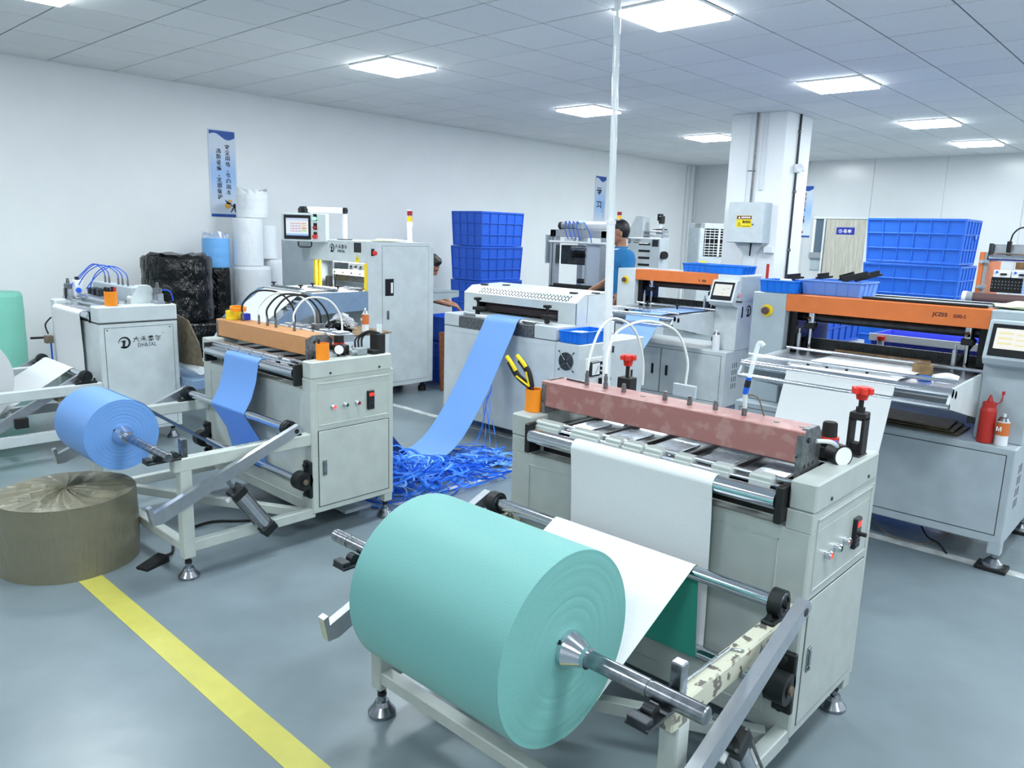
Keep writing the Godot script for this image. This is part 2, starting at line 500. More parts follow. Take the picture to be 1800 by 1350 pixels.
func room() -> void:
	var b := MB.new()
	b.box(-0.3, -0.2, -12.5, 13.3, 0.0, 7.3, 0.0)
	struct(b, "floor", M.floor)
	b = MB.new(); b.box(-0.3, 0.0, -12.5, 0.0, 3.4, 7.3, 0.0)
	struct(b, "wall_left", M.wall)
	b = MB.new(); b.box(13.0, 0.0, -12.5, 13.3, 3.4, 7.3, 0.0)
	struct(b, "wall_right", M.wall)
	b = MB.new(); b.box(0.0, 0.0, 7.0, 13.0, 3.4, 7.3, 0.0)
	struct(b, "wall_front", M.wall)
	b = MB.new(); b.box(0.0, 0.0, -12.5, 13.0, 3.4, -12.2, 0.0)
	var wb := struct(b, "wall_back", M.wall_gloss)
	# sandwich panels of the far wall: shallow joints
	T = self; O = Vector3.ZERO
	for k in 11:
		var px := 0.15 + k * 1.18
		var pb := MB.new(); pb.box(px, 0.0, -12.205, minf(px + 1.172, 12.99), 3.12, -12.19, 0.004)
		put(pb, "wall_panel", M.wall_gloss, wb)
	# ceiling slab, suspended grid and mineral tiles
	b = MB.new(); b.box(0.0, 3.13, -12.2, 13.0, 3.4, 7.0, 0.0)
	var ce := struct(b, "ceiling", M.grid)
	b = MB.new(); b.box(0.0, 3.106, -12.2, 13.0, 3.13, 7.0, 0.0)
	put(b, "tile_grid", M.grid, ce)
	var tm := MB.new(); tm.box(-0.2935, 0.0, -0.2935, 0.2935, 0.008, 0.2935, 0.003)
	var tmesh := tm.mesh()
	var far_tiles := MB.new()
	var rng := RandomNumberGenerator.new(); rng.seed = 5
	for i in range(-12, 21):
		for j in range(0, 22):
			var x0 := 0.0 if j == 0 else 0.557 + 0.6 * (j - 1)
			var x1 := 0.557 + 0.6 * j
			var z1 := -0.6 * i
			var z0 := z1 - 0.6
			z0 = maxf(z0, -12.2); z1 = minf(z1, 7.0); x1 = minf(x1, 13.0)
			if z1 - z0 < 0.03 or x1 - x0 < 0.03: continue
			var cx := (x0 + x1) * 0.5; var cz := (z0 + z1) * 0.5
			var lit := false
			for z in ROWS:
				for x in COLS:
					if absf(cx - x - 0.3) < 0.2 and absf(cz - z + 0.3) < 0.2: lit = true
			if lit: continue
			var dy := 0.0012 * rng.randf()
			if i >= -1 and j <= 11:
				var mi := MeshInstance3D.new()
				mi.name = "ceiling_tile"
				mi.mesh = tmesh
				mi.material_override = M.tile if rng.randf() < 0.6 else M.tile_b
				ce.add_child(mi, true)
				mi.position = V(cx, 3.0995 + dy, cz)
				mi.scale = V((x1 - x0 - 0.013) / 0.587, 1.0, (z1 - z0 - 0.013) / 0.587)
			else:
				far_tiles.box(x0 + 0.0065, 3.0995 + dy, z0 + 0.0065, x1 - 0.0065, 3.1075 + dy, z1 - 0.0065, 0.003)
	var ft := put(far_tiles, "ceiling_tiles_beyond", M.tile, ce)
	ft.set_meta("kind", "stuff")
	# lamps
	var k := 0
	for z in ROWS:
		for x in COLS:
			var lb := "square white LED ceiling panel over the open floor"
			for q in PANEL_LABELS:
				if absf(q[0] - x) < 0.1 and absf(q[1] - z) < 0.1: lb = q[2]
			thing("ceiling_light", lb, "ceiling light", V(x + 0.3, 3.09, z - 0.3), "LED ceiling panels")
			var fr := MB.new()
			for s in [-1.0, 1.0]:
				fr.box(x + 0.01, 3.085, z - 0.3 + s * 0.285 - 0.006, x + 0.59, 3.105, z - 0.3 + s * 0.285 + 0.006, 0.002)
				fr.box(x + 0.3 + s * 0.285 - 0.006, 3.085, z - 0.58, x + 0.3 + s * 0.285 + 0.006, 3.105, z - 0.02, 0.002)
			put(fr, "frame", M.panel_frame)
			pbox("diffuser", M.panel, x + 0.02, 3.066, z - 0.58, x + 0.58, 3.104, z - 0.02, 0.003)  # depth below the ceiling is added so the glowing sides brighten the tiles
			k += 1
	# floor markings
	b = MB.new(); b.box(0.5, 0.0, 1.51, 10.5, 0.0015, 1.61, 0.0)
	var y := struct(b, "trim_1", M.yellow_paint)
	y.set_meta("label", "yellow painted line along the grey floor")
	b = MB.new(); b.box(0.6, 0.0, -1.76, 11.0, 0.002, -1.69, 0.0)
	y = struct(b, "trim_2", M.white_paint)
	y.set_meta("label", "white floor line running under the machines")
	b = MB.new(); b.box(5.22, 0.0, -1.69, 5.28, 0.002, -0.06, 0.0)
	y = struct(b, "trim_3", M.white_paint)
	y.set_meta("label", "white floor line crossing the gangway")
	# corner duct in the far left corner
	b = MB.new(); b.box(0.002, 0.0, -12.19, 0.07, 3.1, -12.05, 0.01); b.box(0.002, 0.0, -12.04, 0.05, 3.1, -11.94, 0.008)
	struct(b, "trim_4", M.trim)

# ---------------------------------------------------------------- slitting machines
func foot(parent: Node3D, x: float, z: float, top: float, r := 0.045) -> void:
	var b := MB.new()
	b.lathe(V(x, 0.0, z), Vector3.UP, [P2(0, 0), P2(r, 0.0), P2(r, 0.012), P2(r * 0.62, 0.035), P2(r * 0.5, 0.05), P2(0.014, 0.052), P2(0.014, 0.07), P2(0.0, 0.07)], 24)
	var f := put(b, "levelling_foot", M.steel, parent)
	var c := MB.new()
	c.cyl(V(x, 0.06, z), V(x, top + 0.01, z), 0.010)
	c.cyl(V(x, 0.07, z), V(x, 0.084, z), 0.017, -1.0, 6)
	put(c, "threaded_rod", M.black, f)

func bearing(parent: Node3D, c: Vector3, s := 1.0) -> void:
	# pillow block seen along x: base plate, round housing, inner ring
	var b := MB.new()
	b.box(c.x - 0.02 * s, c.y - 0.055 * s, c.z - 0.07 * s, c.x + 0.02 * s, c.y - 0.035 * s, c.z + 0.07 * s, 0.004)
	b.cyl(c - V(0.018 * s, 0, 0), c + V(0.018 * s, 0, 0), 0.042 * s, -1.0, 24)
	var h := put(b, "bearing_block", M.dark_iron, parent)
	b = MB.new()
	b.lathe(c + V(0.018 * s, 0, 0), Vector3.RIGHT, [P2(0.036 * s, 0.0), P2(0.034 * s, 0.004), P2(0.026 * s, 0.004), P2(0.024 * s, -0.002), P2(0.012 * s, -0.002), P2(0.012 * s, 0.012), P2(0.0, 0.012)], 20)
	for k in [-1.0, 1.0]: b.cyl(c + V(0, -0.036 * s, k * 0.058 * s), c + V(0, -0.018 * s, k * 0.058 * s), 0.008 * s, -1.0, 6)
	put(b, "bearing_ring", M.dark_steel, h)

func fitting(at: Vector3, tall: bool, parent: Node3D = null) -> void:
	var b := MB.new()
	b.cyl(at, at + V(0, 0.022, 0), 0.0085, -1.0, 6)
	b.cyl(at + V(0, 0.022, 0), at + V(0, 0.03, 0), 0.0065)
	if tall:
		b.cyl(at + V(0, 0.03, 0), at + V(0, 0.046, 0), 0.0075, -1.0, 6)
		b.cyl(at + V(0, 0.046, 0), at + V(0, 0.055, 0), 0.005)
	put(b, "air_fitting", M.rough_steel, parent)

func button(at: Vector3, cap: Material, proud := 0.02, r := 0.0135) -> void:
	var b := MB.new()
	b.lathe(at, Vector3.RIGHT, [P2(r, 0.0), P2(r, proud * 0.75), P2(r * 0.8, proud), P2(r * 0.72, proud)], 20)
	b.cyl(at, at + V(0.004, 0, 0), r + 0.002)
	var n := put(b, "button_bezel", M.chrome)
	b = MB.new(); b.cyl(at, at + V(proud * 0.92, 0, 0), r * 0.74)
	put(b, "button_cap", cap, n)

func arm_cyl(x: float, flip := 1.0) -> void:
	# pneumatic cylinder between the dancer arm and the low rail
	var a := V(x, 0.445, 1.055); var c := V(x, 0.135, 0.84)
	var d := (c - a).normalized()
	var b := MB.new()
	b.cyl(a - d * 0.01, a + d * 0.075, 0.010)
	b.cyl(V(x - 0.03, a.y, a.z), V(x + 0.03, a.y, a.z), 0.009)
	put(b, "piston_rod", M.steel)
	b = MB.new(); b.cyl(a + d * 0.1, c - d * 0.045, 0.031, -1.0, 24)
	var cy := put(b, "air_cylinder", M.alu)
	var up := Vector3.RIGHT
	b = MB.new()
	b.bar(a + d * 0.07, a + d * 0.115, 0.076, 0.076, up, 0.006)
	put(b, "cylinder_head", M.dark_iron, cy)
	b = MB.new()
	b.bar(c - d * 0.05, c, 0.076, 0.076, up, 0.006)
	put(b, "cylinder_head", M.dark_iron, cy)
	b = MB.new()
	var s := up.cross(d).normalized()
	for i in [-1.0, 1.0]:
		for j in [-1.0, 1.0]:
			var o: Vector3 = s * 0.030 * i + up * 0.030 * j
			b.cyl(a + d * 0.065 + o, c + d * 0.004 + o, 0.0045, -1.0, 8)
	put(b, "tie_rods", M.rough_steel, cy).set_meta("kind", "stuff")
	b = MB.new()
	b.cyl(c - d * 0.03 + V(0, 0.03, 0.0) - s * 0.03, c - d * 0.03 + V(0, 0.075, 0) - s * 0.045, 0.009)
	b.cyl(a + d * 0.09 - s * 0.035, a + d * 0.09 - s * 0.065, 0.009)
	put(b, "air_fitting", M.white_plastic, cy)

func slitter(nm: String, label: String, xl: float, xr: float, paint: Material, beam: Material, rail: Material, bx0: float, bx1: float, bz0: float, bz1: float, by0: float, by1: float) -> void:
	thing(nm, label, "machine", V((xl + xr) * 0.5, 0.0, 0.33))
	var zf := 0.585; var zr := 0.06
	# lower cabinet: shell with open underside, corner posts
	var b := MB.new()
	b.box(xl, 0.145, zr, xr, 0.80, zf, 0.006)
	b.box(xl, 0.795, zr, xr, 0.84, zf - 0.075, 0.003)
	b.box(xl, 0.795, zf - 0.08, xl + 0.098, 0.858, zf, 0.003); b.box(xr - 0.078, 0.795, zf - 0.08, xr, 0.858, zf, 0.003)
	var body := put(b, "cabinet", paint)
	b = MB.new()
	b.box(xl + 0.02, 0.10, zr + 0.03, xl + 0.06, 0.15, zr + 0.08); b.box(xr - 0.06, 0.10, zr + 0.005, xr - 0.005, 0.15, zr + 0.06)
	put(b, "corner_post", paint, body)
	# embossed bead on the front and side sheets
	b = MB.new()
	var fx0 := xl + 0.09; var fx1 := xr - 0.09
	b.box(fx0, 0.755, zf - 0.002, fx1, 0.761, zf + 0.003, 0.0015)
	b.box(fx0, 0.20, zf - 0.002, fx0 + 0.006, 0.761, zf + 0.003, 0.0015)
	b.box(fx1 - 0.006, 0.20, zf - 0.002, fx1, 0.761, zf + 0.003, 0.0015)
	b.box(fx0, 0.20, zf - 0.002, fx1, 0.206, zf + 0.003, 0.0015)
	b.box(xr - 0.003, 0.826, zr + 0.035, xr + 0.003, 0.832, zf - 0.04, 0.0015)
	b.box(xr - 0.003, 0.615, zr + 0.035, xr + 0.003, 0.832, zr + 0.041, 0.0015)
	b.box(xr - 0.003, 0.615, zf - 0.046, xr + 0.003, 0.832, zf - 0.04, 0.0015)
	b.box(xr - 0.003, 0.609, zr + 0.035, xr + 0.003, 0.615, zf - 0.04, 0.0015)
	put(b, "sheet_bead", paint, body)
	# door on the right side
	pbox("door_gap_shade", M.seam, xr - 0.004, 0.176, zr + 0.032, xr + 0.0006, 0.586, zf - 0.036, 0.0)  # dark strip standing in for the shade in the gap round the door
	var door := pbox("door", paint, xr - 0.004, 0.18, zr + 0.037, xr + 0.003, 0.582, zf - 0.041, 0.002)
	b = MB.new()
	b.box(xr + 0.002, 0.345, zf - 0.085, xr + 0.008, 0.425, zf - 0.060, 0.003)
	b.box(xr + 0.006, 0.365, zf - 0.079, xr + 0.011, 0.418, zf - 0.066, 0.002)
	b.cyl(V(xr + 0.004, 0.356, zf - 0.0725), V(xr + 0.012, 0.356, zf - 0.0725), 0.006)
	put(b, "door_handle", M.steel, door)
	# control buttons and frequency display
	button(V(xr, 0.702, 0.455), M.red_lamp)
	button(V(xr, 0.702, 0.378), M.green)
	button(V(xr, 0.702, 0.303), M.dark_red)
	var dp := pbox("speed_display", M.bezel, xr - 0.002, 0.655, 0.198, xr + 0.014, 0.758, 0.242, 0.003)
	pbox("digits", M.red_digit, xr + 0.013, 0.728, 0.204, xr + 0.0148, 0.746, 0.233, 0.0, dp)
	b = MB.new()
	for i in 3:
		for j in 4: b.box(xr + 0.013, 0.662 + j * 0.014, 0.204 + i * 0.012, xr + 0.0155, 0.671 + j * 0.014, 0.212 + i * 0.012, 0.001)
	put(b, "keypad", M.dark_steel, dp).set_meta("kind", "stuff")
	if xl > 6.0:
		pcyl("display_knob", M.black, V(xr + 0.013, 0.702, 0.21), V(xr + 0.035, 0.702, 0.21), 0.007, 14, dp)
	# top cheeks
	pbox("side_cheek", paint, xr - 0.075, 0.858, 0.075, xr + 0.004, 0.946, zf, 0.006)
	pbox("side_cheek", paint, xl - 0.004, 0.858, 0.075, xl + 0.095, 0.942, zf, 0.006)
	b = MB.new()
	for z in [0.16, 0.47]: b.cyl(V(xr + 0.003, 0.88, z), V(xr + 0.007, 0.88, z), 0.006, -1.0, 12)
	put(b, "cheek_screws", M.dark_steel).set_meta("kind", "stuff")
	pbox("top_deck", paint, xl, 0.838, zr, xr, 0.862, zf - 0.075, 0.004)
	# table plates
	b = MB.new(); b.box(xl + 0.1, 0.862, 0.15, xr - 0.08, 0.895, 0.52, 0.004)
	put(b, "table_plate", M.plate)
	b = MB.new()
	for k in 5:
		var cx := lerpf(xl + 0.2, xr - 0.2, k / 4.0)
		b.box(cx - 0.05, 0.894, 0.30, cx + 0.06, 0.9, 0.50 - 0.02 * (k % 2), 0.002)
	put(b, "slide_plates", M.steel)
	b = MB.new()
	for k in 6:
		var cx := lerpf(xl + 0.16, xr - 0.14, k / 5.0)
		b.box(cx - 0.006, 0.895, 0.16, cx + 0.006, 0.905, 0.52, 0.001)
	put(b, "slide_rails", M.black)
	# roller with black bearing plates
	for x in [xl + 0.098, xr - 0.1]:
		pbox("bearing_plate", M.black, x, 0.815, zf - 0.03, x + 0.022, 0.925, zf + 0.04, 0.003)
	pcyl("front_roller", M.chrome, V(xl + 0.118, 0.88, zf + 0.02), V(xr - 0.1, 0.88, zf + 0.02), 0.028, 32)
	pbox("recess_shade_sheet", M.black, xl + 0.1, 0.80, zf - 0.076, xr - 0.09, 0.90, zf - 0.072, 0.0)  # black sheet added to darken the recess, as shade behind the roller
	pcyl("guide_rod", M.chrome, V(xl + 0.1, 0.926, zf - 0.035), V(xr - 0.08, 0.926, zf - 0.035), 0.008, 14)
	pcyl("guide_rod", M.chrome, V(xl + 0.1, 0.912, zf - 0.012), V(xr - 0.08, 0.912, zf - 0.012), 0.006, 14)
	for cxw in ([[0.11, 0.12], [0.275, 0.13], [0.425, 0.07], [0.50, 0.08], [0.585, 0.07], [0.70, 0.065], [0.83, 0.07], [0.955, 0.075]] if xl > 6.0 else [[0.12, 0.20], [0.33, 0.10], [0.44, 0.12], [0.57, 0.12], [0.70, 0.14], [0.88, 0.08]]):
		var cl := MB.new()
		cl.box(xl + cxw[0], 0.904, zf - 0.05, xl + cxw[0] + cxw[1], 0.934, zf - 0.004, 0.006)
		cl.box(xl + cxw[0] + 0.005, 0.90, zf - 0.006, xl + cxw[0] + cxw[1] - 0.005, 0.918, zf + 0.004, 0.002)
		put(cl, "guide_clamp", paint if xl > 6.0 else M.alu)
	# beam on end plates
	for x in [bx0 + 0.004, bx1 - 0.016]:
		b = MB.new()
		b.ext([P2(bz0 - 0.01, 0.86), P2(bz1 + 0.004, 0.86), P2(bz1 + 0.002, by1 - 0.012), P2(bz1 - 0.03, by1 + 0.004), P2(bz0 + 0.02, by1 + 0.004), P2(bz0 - 0.01, by1 - 0.02)], 0, x, x + 0.018)
		put(b, "end_plate", M.rough_steel)
	var bm := pbox("cutter_beam", beam, bx0, by0, bz0, bx1, by1, bz1, 0.003)
	b = MB.new()
	for i in [0.3, 0.55, 0.8]: b.cyl(V(bx1 + 0.001, by0 - 0.01, lerpf(bz0, bz1, i)), V(bx1 + 0.004, by0 - 0.01, lerpf(bz0, bz1, i)), 0.006)
	b.cyl(V(bx1 + 0.001, by1 - 0.03, lerpf(bz0, bz1, 0.7)), V(bx1 + 0.006, by1 - 0.03, lerpf(bz0, bz1, 0.7)), 0.009)
	b.cyl(V(bx0 + 0.012, by0 + 0.02, bz1), V(bx0 + 0.012, by0 + 0.02, bz1 + 0.003), 0.004)
	b.cyl(V(bx1 - 0.014, by0 + 0.02, bz1), V(bx1 - 0.014, by0 + 0.02, bz1 + 0.003), 0.004)
	put(b, "screws", M.dark_steel, bm).set_meta("kind", "stuff")
	# rear rollers where the cloth leaves
	pcyl("rear_roller", M.chrome, V(xl + 0.1, 0.90, 0.17), V(xr - 0.08, 0.90, 0.17), 0.03, 24)
	pcyl("rear_roller", M.chrome, V(xl + 0.1, 0.94, 0.24), V(xr - 0.08, 0.94, 0.24), 0.018, 24)
	# ---- unwind stand: two arms, legs, cross members
	for s in [0, 1]:
		var x: float = xl + 0.035 if s == 0 else xr - 0.028
		pbox("top_rail", rail, x - 0.025, 0.515, zf, x + 0.025, 0.578, 1.285, 0.005)
		var lg := pbox("leg", paint, x - 0.025, 0.10, 1.205, x + 0.025, 0.52, 1.26, 0.004)
		pbox("low_rail", paint, x - 0.022, 0.125, zf - 0.02, x + 0.022, 0.175, 1.21, 0.004)
		foot(lg, x, 1.233, 0.10, 0.047)
		# cradle: V rollers for the shaft
		b = MB.new()
		b.box(x - 0.03, 0.575, 1.25, x + 0.03, 0.585, 1.40, 0.002)
		b.box(x - 0.026, 0.578, 1.37, x + 0.026, 0.60, 1.40, 0.002)
		put(b, "cradle", M.dark_steel)
		b = MB.new()
		b.cyl(V(x - 0.014, 0.594, 1.345), V(x + 0.014, 0.594, 1.345), 0.017)
		put(b, "support_roller", M.dark_steel)
		b = MB.new(); b.cyl(V(x - 0.014, 0.594, 1.272), V(x + 0.014, 0.594, 1.272), 0.017)
		put(b, "support_roller", M.dark_steel)
		pbox("stop_post", M.steel, x - 0.016, 0.576, 1.215, x + 0.016, 0.665, 1.245, 0.003)
		# dancer arm of flat aluminium, hooked at its low end
		var ax: float = xl - 0.022 if s == 0 else xr + 0.035
		b = MB.new()
		b.ext([P2(0.655, 0.618), P2(0.688, 0.652), P2(1.405, 0.372), P2(1.41, 0.405), P2(1.428, 0.398), P2(1.412, 0.318), P2(1.372, 0.318)], 0, ax - 0.016, ax + 0.016)
		var am := put(b, "dancer_arm", M.alu)
		pcyl("pivot_bolt", M.dark_steel, V(ax - 0.018, 0.622, 0.70), V(ax + 0.018, 0.622, 0.70), 0.012, 14, am)
		bearing(T, V(x, 0.622, 0.70), 0.95)
		# flange bearing of the low roller on the cabinet front
		var bb := MB.new()
		bb.box(x - 0.03, 0.235, zf - 0.002, x + 0.03, 0.43, zf + 0.018, 0.004)
		bb.cyl(V(x - 0.03, 0.333, zf + 0.045), V(x + 0.03, 0.333, zf + 0.045), 0.048, -1.0, 28)
		for q in [0.255, 0.41]: bb.cyl(V(x, q, zf + 0.015), V(x, q, zf + 0.034), 0.011, -1.0, 6)
		var fb := put(bb, "flange_bearing", M.dark_iron)
		bb = MB.new(); bb.cyl(V(x - 0.034, 0.333, zf + 0.045), V(x + 0.034, 0.333, zf + 0.045), 0.024)
		put(bb, "bearing_ring", M.black, fb)
		bb = MB.new(); bb.cyl(V(x - 0.04, 0.333, zf + 0.045), V(x + 0.04, 0.333, zf + 0.045), 0.014)
		put(bb, "roller_end", M.rust, fb)
	pcyl("dancer_roller", M.chrome, V(xl + 0.06, 0.622, 0.70), V(xr - 0.05, 0.622, 0.70), 0.022, 28)
	pcyl("low_roller", M.chrome, V(xl + 0.06, 0.333, zf + 0.045), V(xr - 0.06, 0.333, zf + 0.045), 0.022, 28)
	pbox("cross_rail", paint, xl + 0.05, 0.125, 1.21, xr - 0.05, 0.17, 1.255, 0.004)
	pbar("cross_rail", paint, V(xl + 0.04, 0.15, 1.15), V(xr - 0.06, 0.15, 0.62), 0.04, 0.045)
	arm_cyl(xr + 0.012)
	for p in [[xr - 0.045, 0.085], [xl + 0.045, 0.085]]: foot(body, p[0], p[1], 0.10, 0.047)
	pbox("floor_channel", M.paint_grey, xl + 0.3, 0.04, 0.12, xr - 0.12, 0.062, 0.30, 0.004)

func web(path: Array, x0: float, x1: float, face: Material, back: Material, parent: Node3D = null) -> void:
	var p := path
	var b := MB.new(); b.strip(p, x0, x1, 0.0008, 6)
	put(b, "cloth_face", face, parent)
	b = MB.new(); b.strip(p, x0, x1, -0.0008, 6)
	put(b, "cloth_back", back, parent)

func arc_path(c: Vector2, r: float, a0: float, a1: float, k := 8) -> Array:
	var o := []
	for i in k + 1:
		var a := lerpf(a0, a1, float(i) / k)
		o.append(c + Vector2(cos(a), sin(a)) * r)
	return o

func roll_body(c: Vector3, x0: float, x1: float, r: float, rc: float, face: Material) -> void:
	var prof := [P2(rc, 0.002)]
	var steps := 22
	for k in steps + 1:
		var rr := lerpf(rc, r - 0.001, float(k) / steps)
		prof.append(P2(rr, 0.0 + (0.0004 if k % 3 == 0 else 0.0) + (0.0004 if k % 7 == 2 else 0.0)))
	prof.append(P2(r, 0.003))
	prof.append(P2(r, x1 - x0 - 0.003))
	for k in range(steps, -1, -1):
		var rr := lerpf(rc, r - 0.001, float(k) / steps)
		prof.append(P2(rr, x1 - x0 - (0.0004 if k % 3 == 0 else 0.0) - (0.0004 if k % 7 == 2 else 0.0)))
	prof.append(P2(rc, x1 - x0 - 0.002))
	var b := MB.new()
	b.lathe(V(x0, c.y, c.z), Vector3.RIGHT, prof, 96)
	put(b, "wound_cloth", face)
	b = MB.new()
	b.lathe(V(x0, c.y, c.z), Vector3.RIGHT, [P2(rc - 0.007, 0.0), P2(rc, 0.0), P2(rc, x1 - x0), P2(rc - 0.007, x1 - x0), P2(rc - 0.007, 0.0)], 32)
	put(b, "cardboard_core", M.core)

func roll_shaft(c: Vector3, x0: float, x1: float, rx0: float, rx1: float, r: float) -> void:
	var b := MB.new()
	b.lathe(V(x0, c.y, c.z), Vector3.RIGHT, [P2(0, 0), P2(r - 0.003, 0), P2(r, 0.003), P2(r, 0.075), P2(r - 0.002, 0.076), P2(r - 0.002, 0.084), P2(r, 0.085), P2(r, x1 - x0 - 0.145), P2(r - 0.002, x1 - x0 - 0.144), P2(r - 0.002, x1 - x0 - 0.136), P2(r, x1 - x0 - 0.135), P2(r, x1 - x0 - 0.003), P2(r - 0.003, x1 - x0), P2(0, x1 - x0)], 28)
	var s := put(b, "shaft", M.steel)
	b = MB.new()
	b.lathe(V(rx1, c.y, c.z), Vector3.RIGHT, [P2(0.047, -0.02), P2(0.047, 0.012), P2(0.027, 0.055), P2(0.027, 0.066), P2(r, 0.066)], 28)
	put(b, "cone_chuck", M.chrome, s)
	b = MB.new()
	b.lathe(V(rx0, c.y, c.z), Vector3.LEFT, [P2(0.047, -0.02), P2(0.047, 0.012), P2(0.027, 0.055), P2(0.027, 0.066), P2(r, 0.066)], 28)
	put(b, "cone_chuck", M.chrome, s)
	b = MB.new()
	for k in 2:
		var a := 0.7 + k * 2.6
		b.cyl(V(rx1 + 0.002, c.y + 0.046 * sin(a), c.z + 0.046 * cos(a)), V(rx1 + 0.002, c.y + 0.049 * sin(a), c.z + 0.049 * cos(a)), 0.006, -1.0, 12)
	put(b, "set_screw", M.black, s).set_meta("kind", "stuff")

func cup(at: Vector3, r: float, h: float, label: String) -> Node3D:
	var t := thing("tool_cup", label, "cup", at, "orange tool cups")
	var b := MB.new()
	b.lathe(at, Vector3.UP, [P2(0, 0.0), P2(r, 0.0), P2(r, h), P2(r - 0.004, h), P2(r - 0.004, 0.006), P2(0, 0.006)], 28)
	put(b, "cup_wall", M.orange_cup)
	return t

func slitters() -> void:
	# --- near machine with the pink beam
	slitter("slitting_machine", "greenish grey slitting machine with worn pink beam and peeling cream rails", 6.77, 7.93, M.paint_a, M.pink, M.worn, 6.835, 7.845, 0.375, 0.50, 0.968, 1.066)
	var tall := [true, true, false, false, false, false, false]
	var fx := [7.0, 7.085, 7.165, 7.335, 7.43, 7.525, 7.625]
	for i in 7: fitting(V(fx[i], 1.066, 0.435), tall[i])
	var b := MB.new()
	for x in [7.25, 7.735, 7.815]: b.cyl(V(x, 1.0655, 0.44), V(x, 1.0675, 0.44), 0.009, -1.0, 12)
	put(b, "beam_plugs", M.rough_steel).set_meta("kind", "stuff")
	pbar("hex_key", M.dark_steel, V(6.885, 1.069, 0.41), V(6.985, 1.069, 0.415), 0.007, 0.007)
	# hoses of clear plastic
	ptube("air_hose", M.hose, [V(7.0, 1.115, 0.435), V(7.0, 1.18, 0.42), V(6.995, 1.27, 0.36), V(6.98, 1.30, 0.25), V(6.99, 1.25, 0.13), V(7.0, 1.13, 0.07), V(7.0, 1.02, 0.06)], 0.005)
	ptube("air_hose", M.hose, [V(7.085, 1.115, 0.435), V(7.07, 1.19, 0.41), V(7.06, 1.265, 0.34), V(7.10, 1.30, 0.22), V(7.16, 1.26, 0.10), V(7.19, 1.15, 0.05), V(7.19, 1.05, 0.05)], 0.005)
	ptube("air_hose", M.clear_pipe, [V(7.625, 1.09, 0.435), V(7.625, 1.15, 0.435), V(7.635, 1.22, 0.43), V(7.645, 1.295, 0.42), V(7.66, 1.29, 0.415)], 0.008)
	b = MB.new(); b.cyl(V(7.623, 1.135, 0.435), V(7.626, 1.16, 0.435), 0.009); b.cyl(V(7.628, 1.178, 0.433), V(7.63, 1.19, 0.433), 0.0085)
	put(b, "hose_coupling", M.blue_hose)
	b = MB.new(); b.cyl(V(7.626, 1.158, 0.435), V(7.629, 1.18, 0.434), 0.010, -1.0, 8)
	put(b, "coupling_nut", M.black)
	ptube("cable_tie", M.rust, [V(7.615, 1.09, 0.435), V(7.63, 1.13, 0.43), V(7.66, 1.125, 0.42), V(7.68, 1.07, 0.41)], 0.0025, null, 6)
	# rear rail that the second row of hoses reaches
	pbox("rear_rail", M.paint_grey, 7.14, 1.0, 0.045, 7.24, 1.05, 0.06, 0.003)
	# pressure regulator with gauge, clamp with the red star knob
	b = MB.new()
	b.box(7.80, 0.94, 0.235, 7.87, 0.985, 0.30, 0.006); b.cyl(V(7.835, 0.985, 0.268), V(7.835, 1.0, 0.268), 0.03)
	var rg := put(b, "pressure_regulator", M.black)
	b = MB.new(); b.cyl(V(7.835, 0.998, 0.268), V(7.835, 1.012, 0.268), 0.031); b.box(7.80, 0.995, 0.20, 7.83, 1.008, 0.26, 0.003)
	put(b, "regulator_ring", M.red, rg)
	b = MB.new(); b.cyl(V(7.835, 1.012, 0.268), V(7.835, 1.055, 0.268), 0.024, 0.022, 16); b.cyl(V(7.835, 1.05, 0.268), V(7.835, 1.058, 0.268), 0.019)
	put(b, "regulator_knob", M.rubber, rg)
	b = MB.new(); b.cyl(V(7.865, 0.972, 0.30), V(7.905, 0.972, 0.325), 0.034, -1.0, 24)
	var ga := put(b, "gauge", M.black, rg)
	b = MB.new(); b.cyl(V(7.904, 0.972, 0.3245), V(7.9065, 0.972, 0.326), 0.029, -1.0, 24)
	put(b, "gauge_dial", M.white_plastic, ga)
	ptube("loop_hose", M.clear_pipe, [V(7.85, 1.025, 0.41), V(7.88, 1.02, 0.37), V(7.885, 0.995, 0.33), V(7.855, 0.975, 0.31)], 0.007, rg)
	ptube("blue_fitting", M.blue_hose, [V(7.86, 0.99, 0.29), V(7.87, 1.005, 0.30)], 0.007, rg)
	b = MB.new()
	b.box(7.86, 0.93, 0.135, 7.915, 0.95, 0.21, 0.003)
	b.box(7.862, 0.95, 0.14, 7.872, 1.07, 0.19, 0.003); b.box(7.902, 0.95, 0.14, 7.912, 1.07, 0.19, 0.003)
	b.box(7.862, 1.06, 0.14, 7.912, 1.085, 0.19, 0.003); b.box(7.872, 0.955, 0.15, 7.902, 0.985, 0.185, 0.003)
	b.cyl(V(7.887, 1.085, 0.165), V(7.887, 1.10, 0.165), 0.014); b.cyl(V(7.887, 1.09, 0.165), V(7.887, 1.125, 0.165), 0.008)
	var cl := put(b, "clamp_bracket", M.rubber)
	b = MB.new()
	b.cyl(V(7.887, 1.125, 0.165), V(7.887, 1.15, 0.165), 0.016, 0.022, 20)
	for k in 6:
		var a := TAU * k / 6.0
		b.cyl(V(7.887 + 0.024 * cos(a), 1.145, 0.165 + 0.024 * sin(a)), V(7.887 + 0.024 * cos(a), 1.163, 0.165 + 0.024 * sin(a)), 0.011, 0.010, 12)
	b.cyl(V(7.887, 1.148, 0.165), V(7.887, 1.166, 0.165), 0.024, 0.021, 18)
	put(b, "star_knob", M.red, cl)
	# second red star knob at the far end of the beam
	b = MB.new()
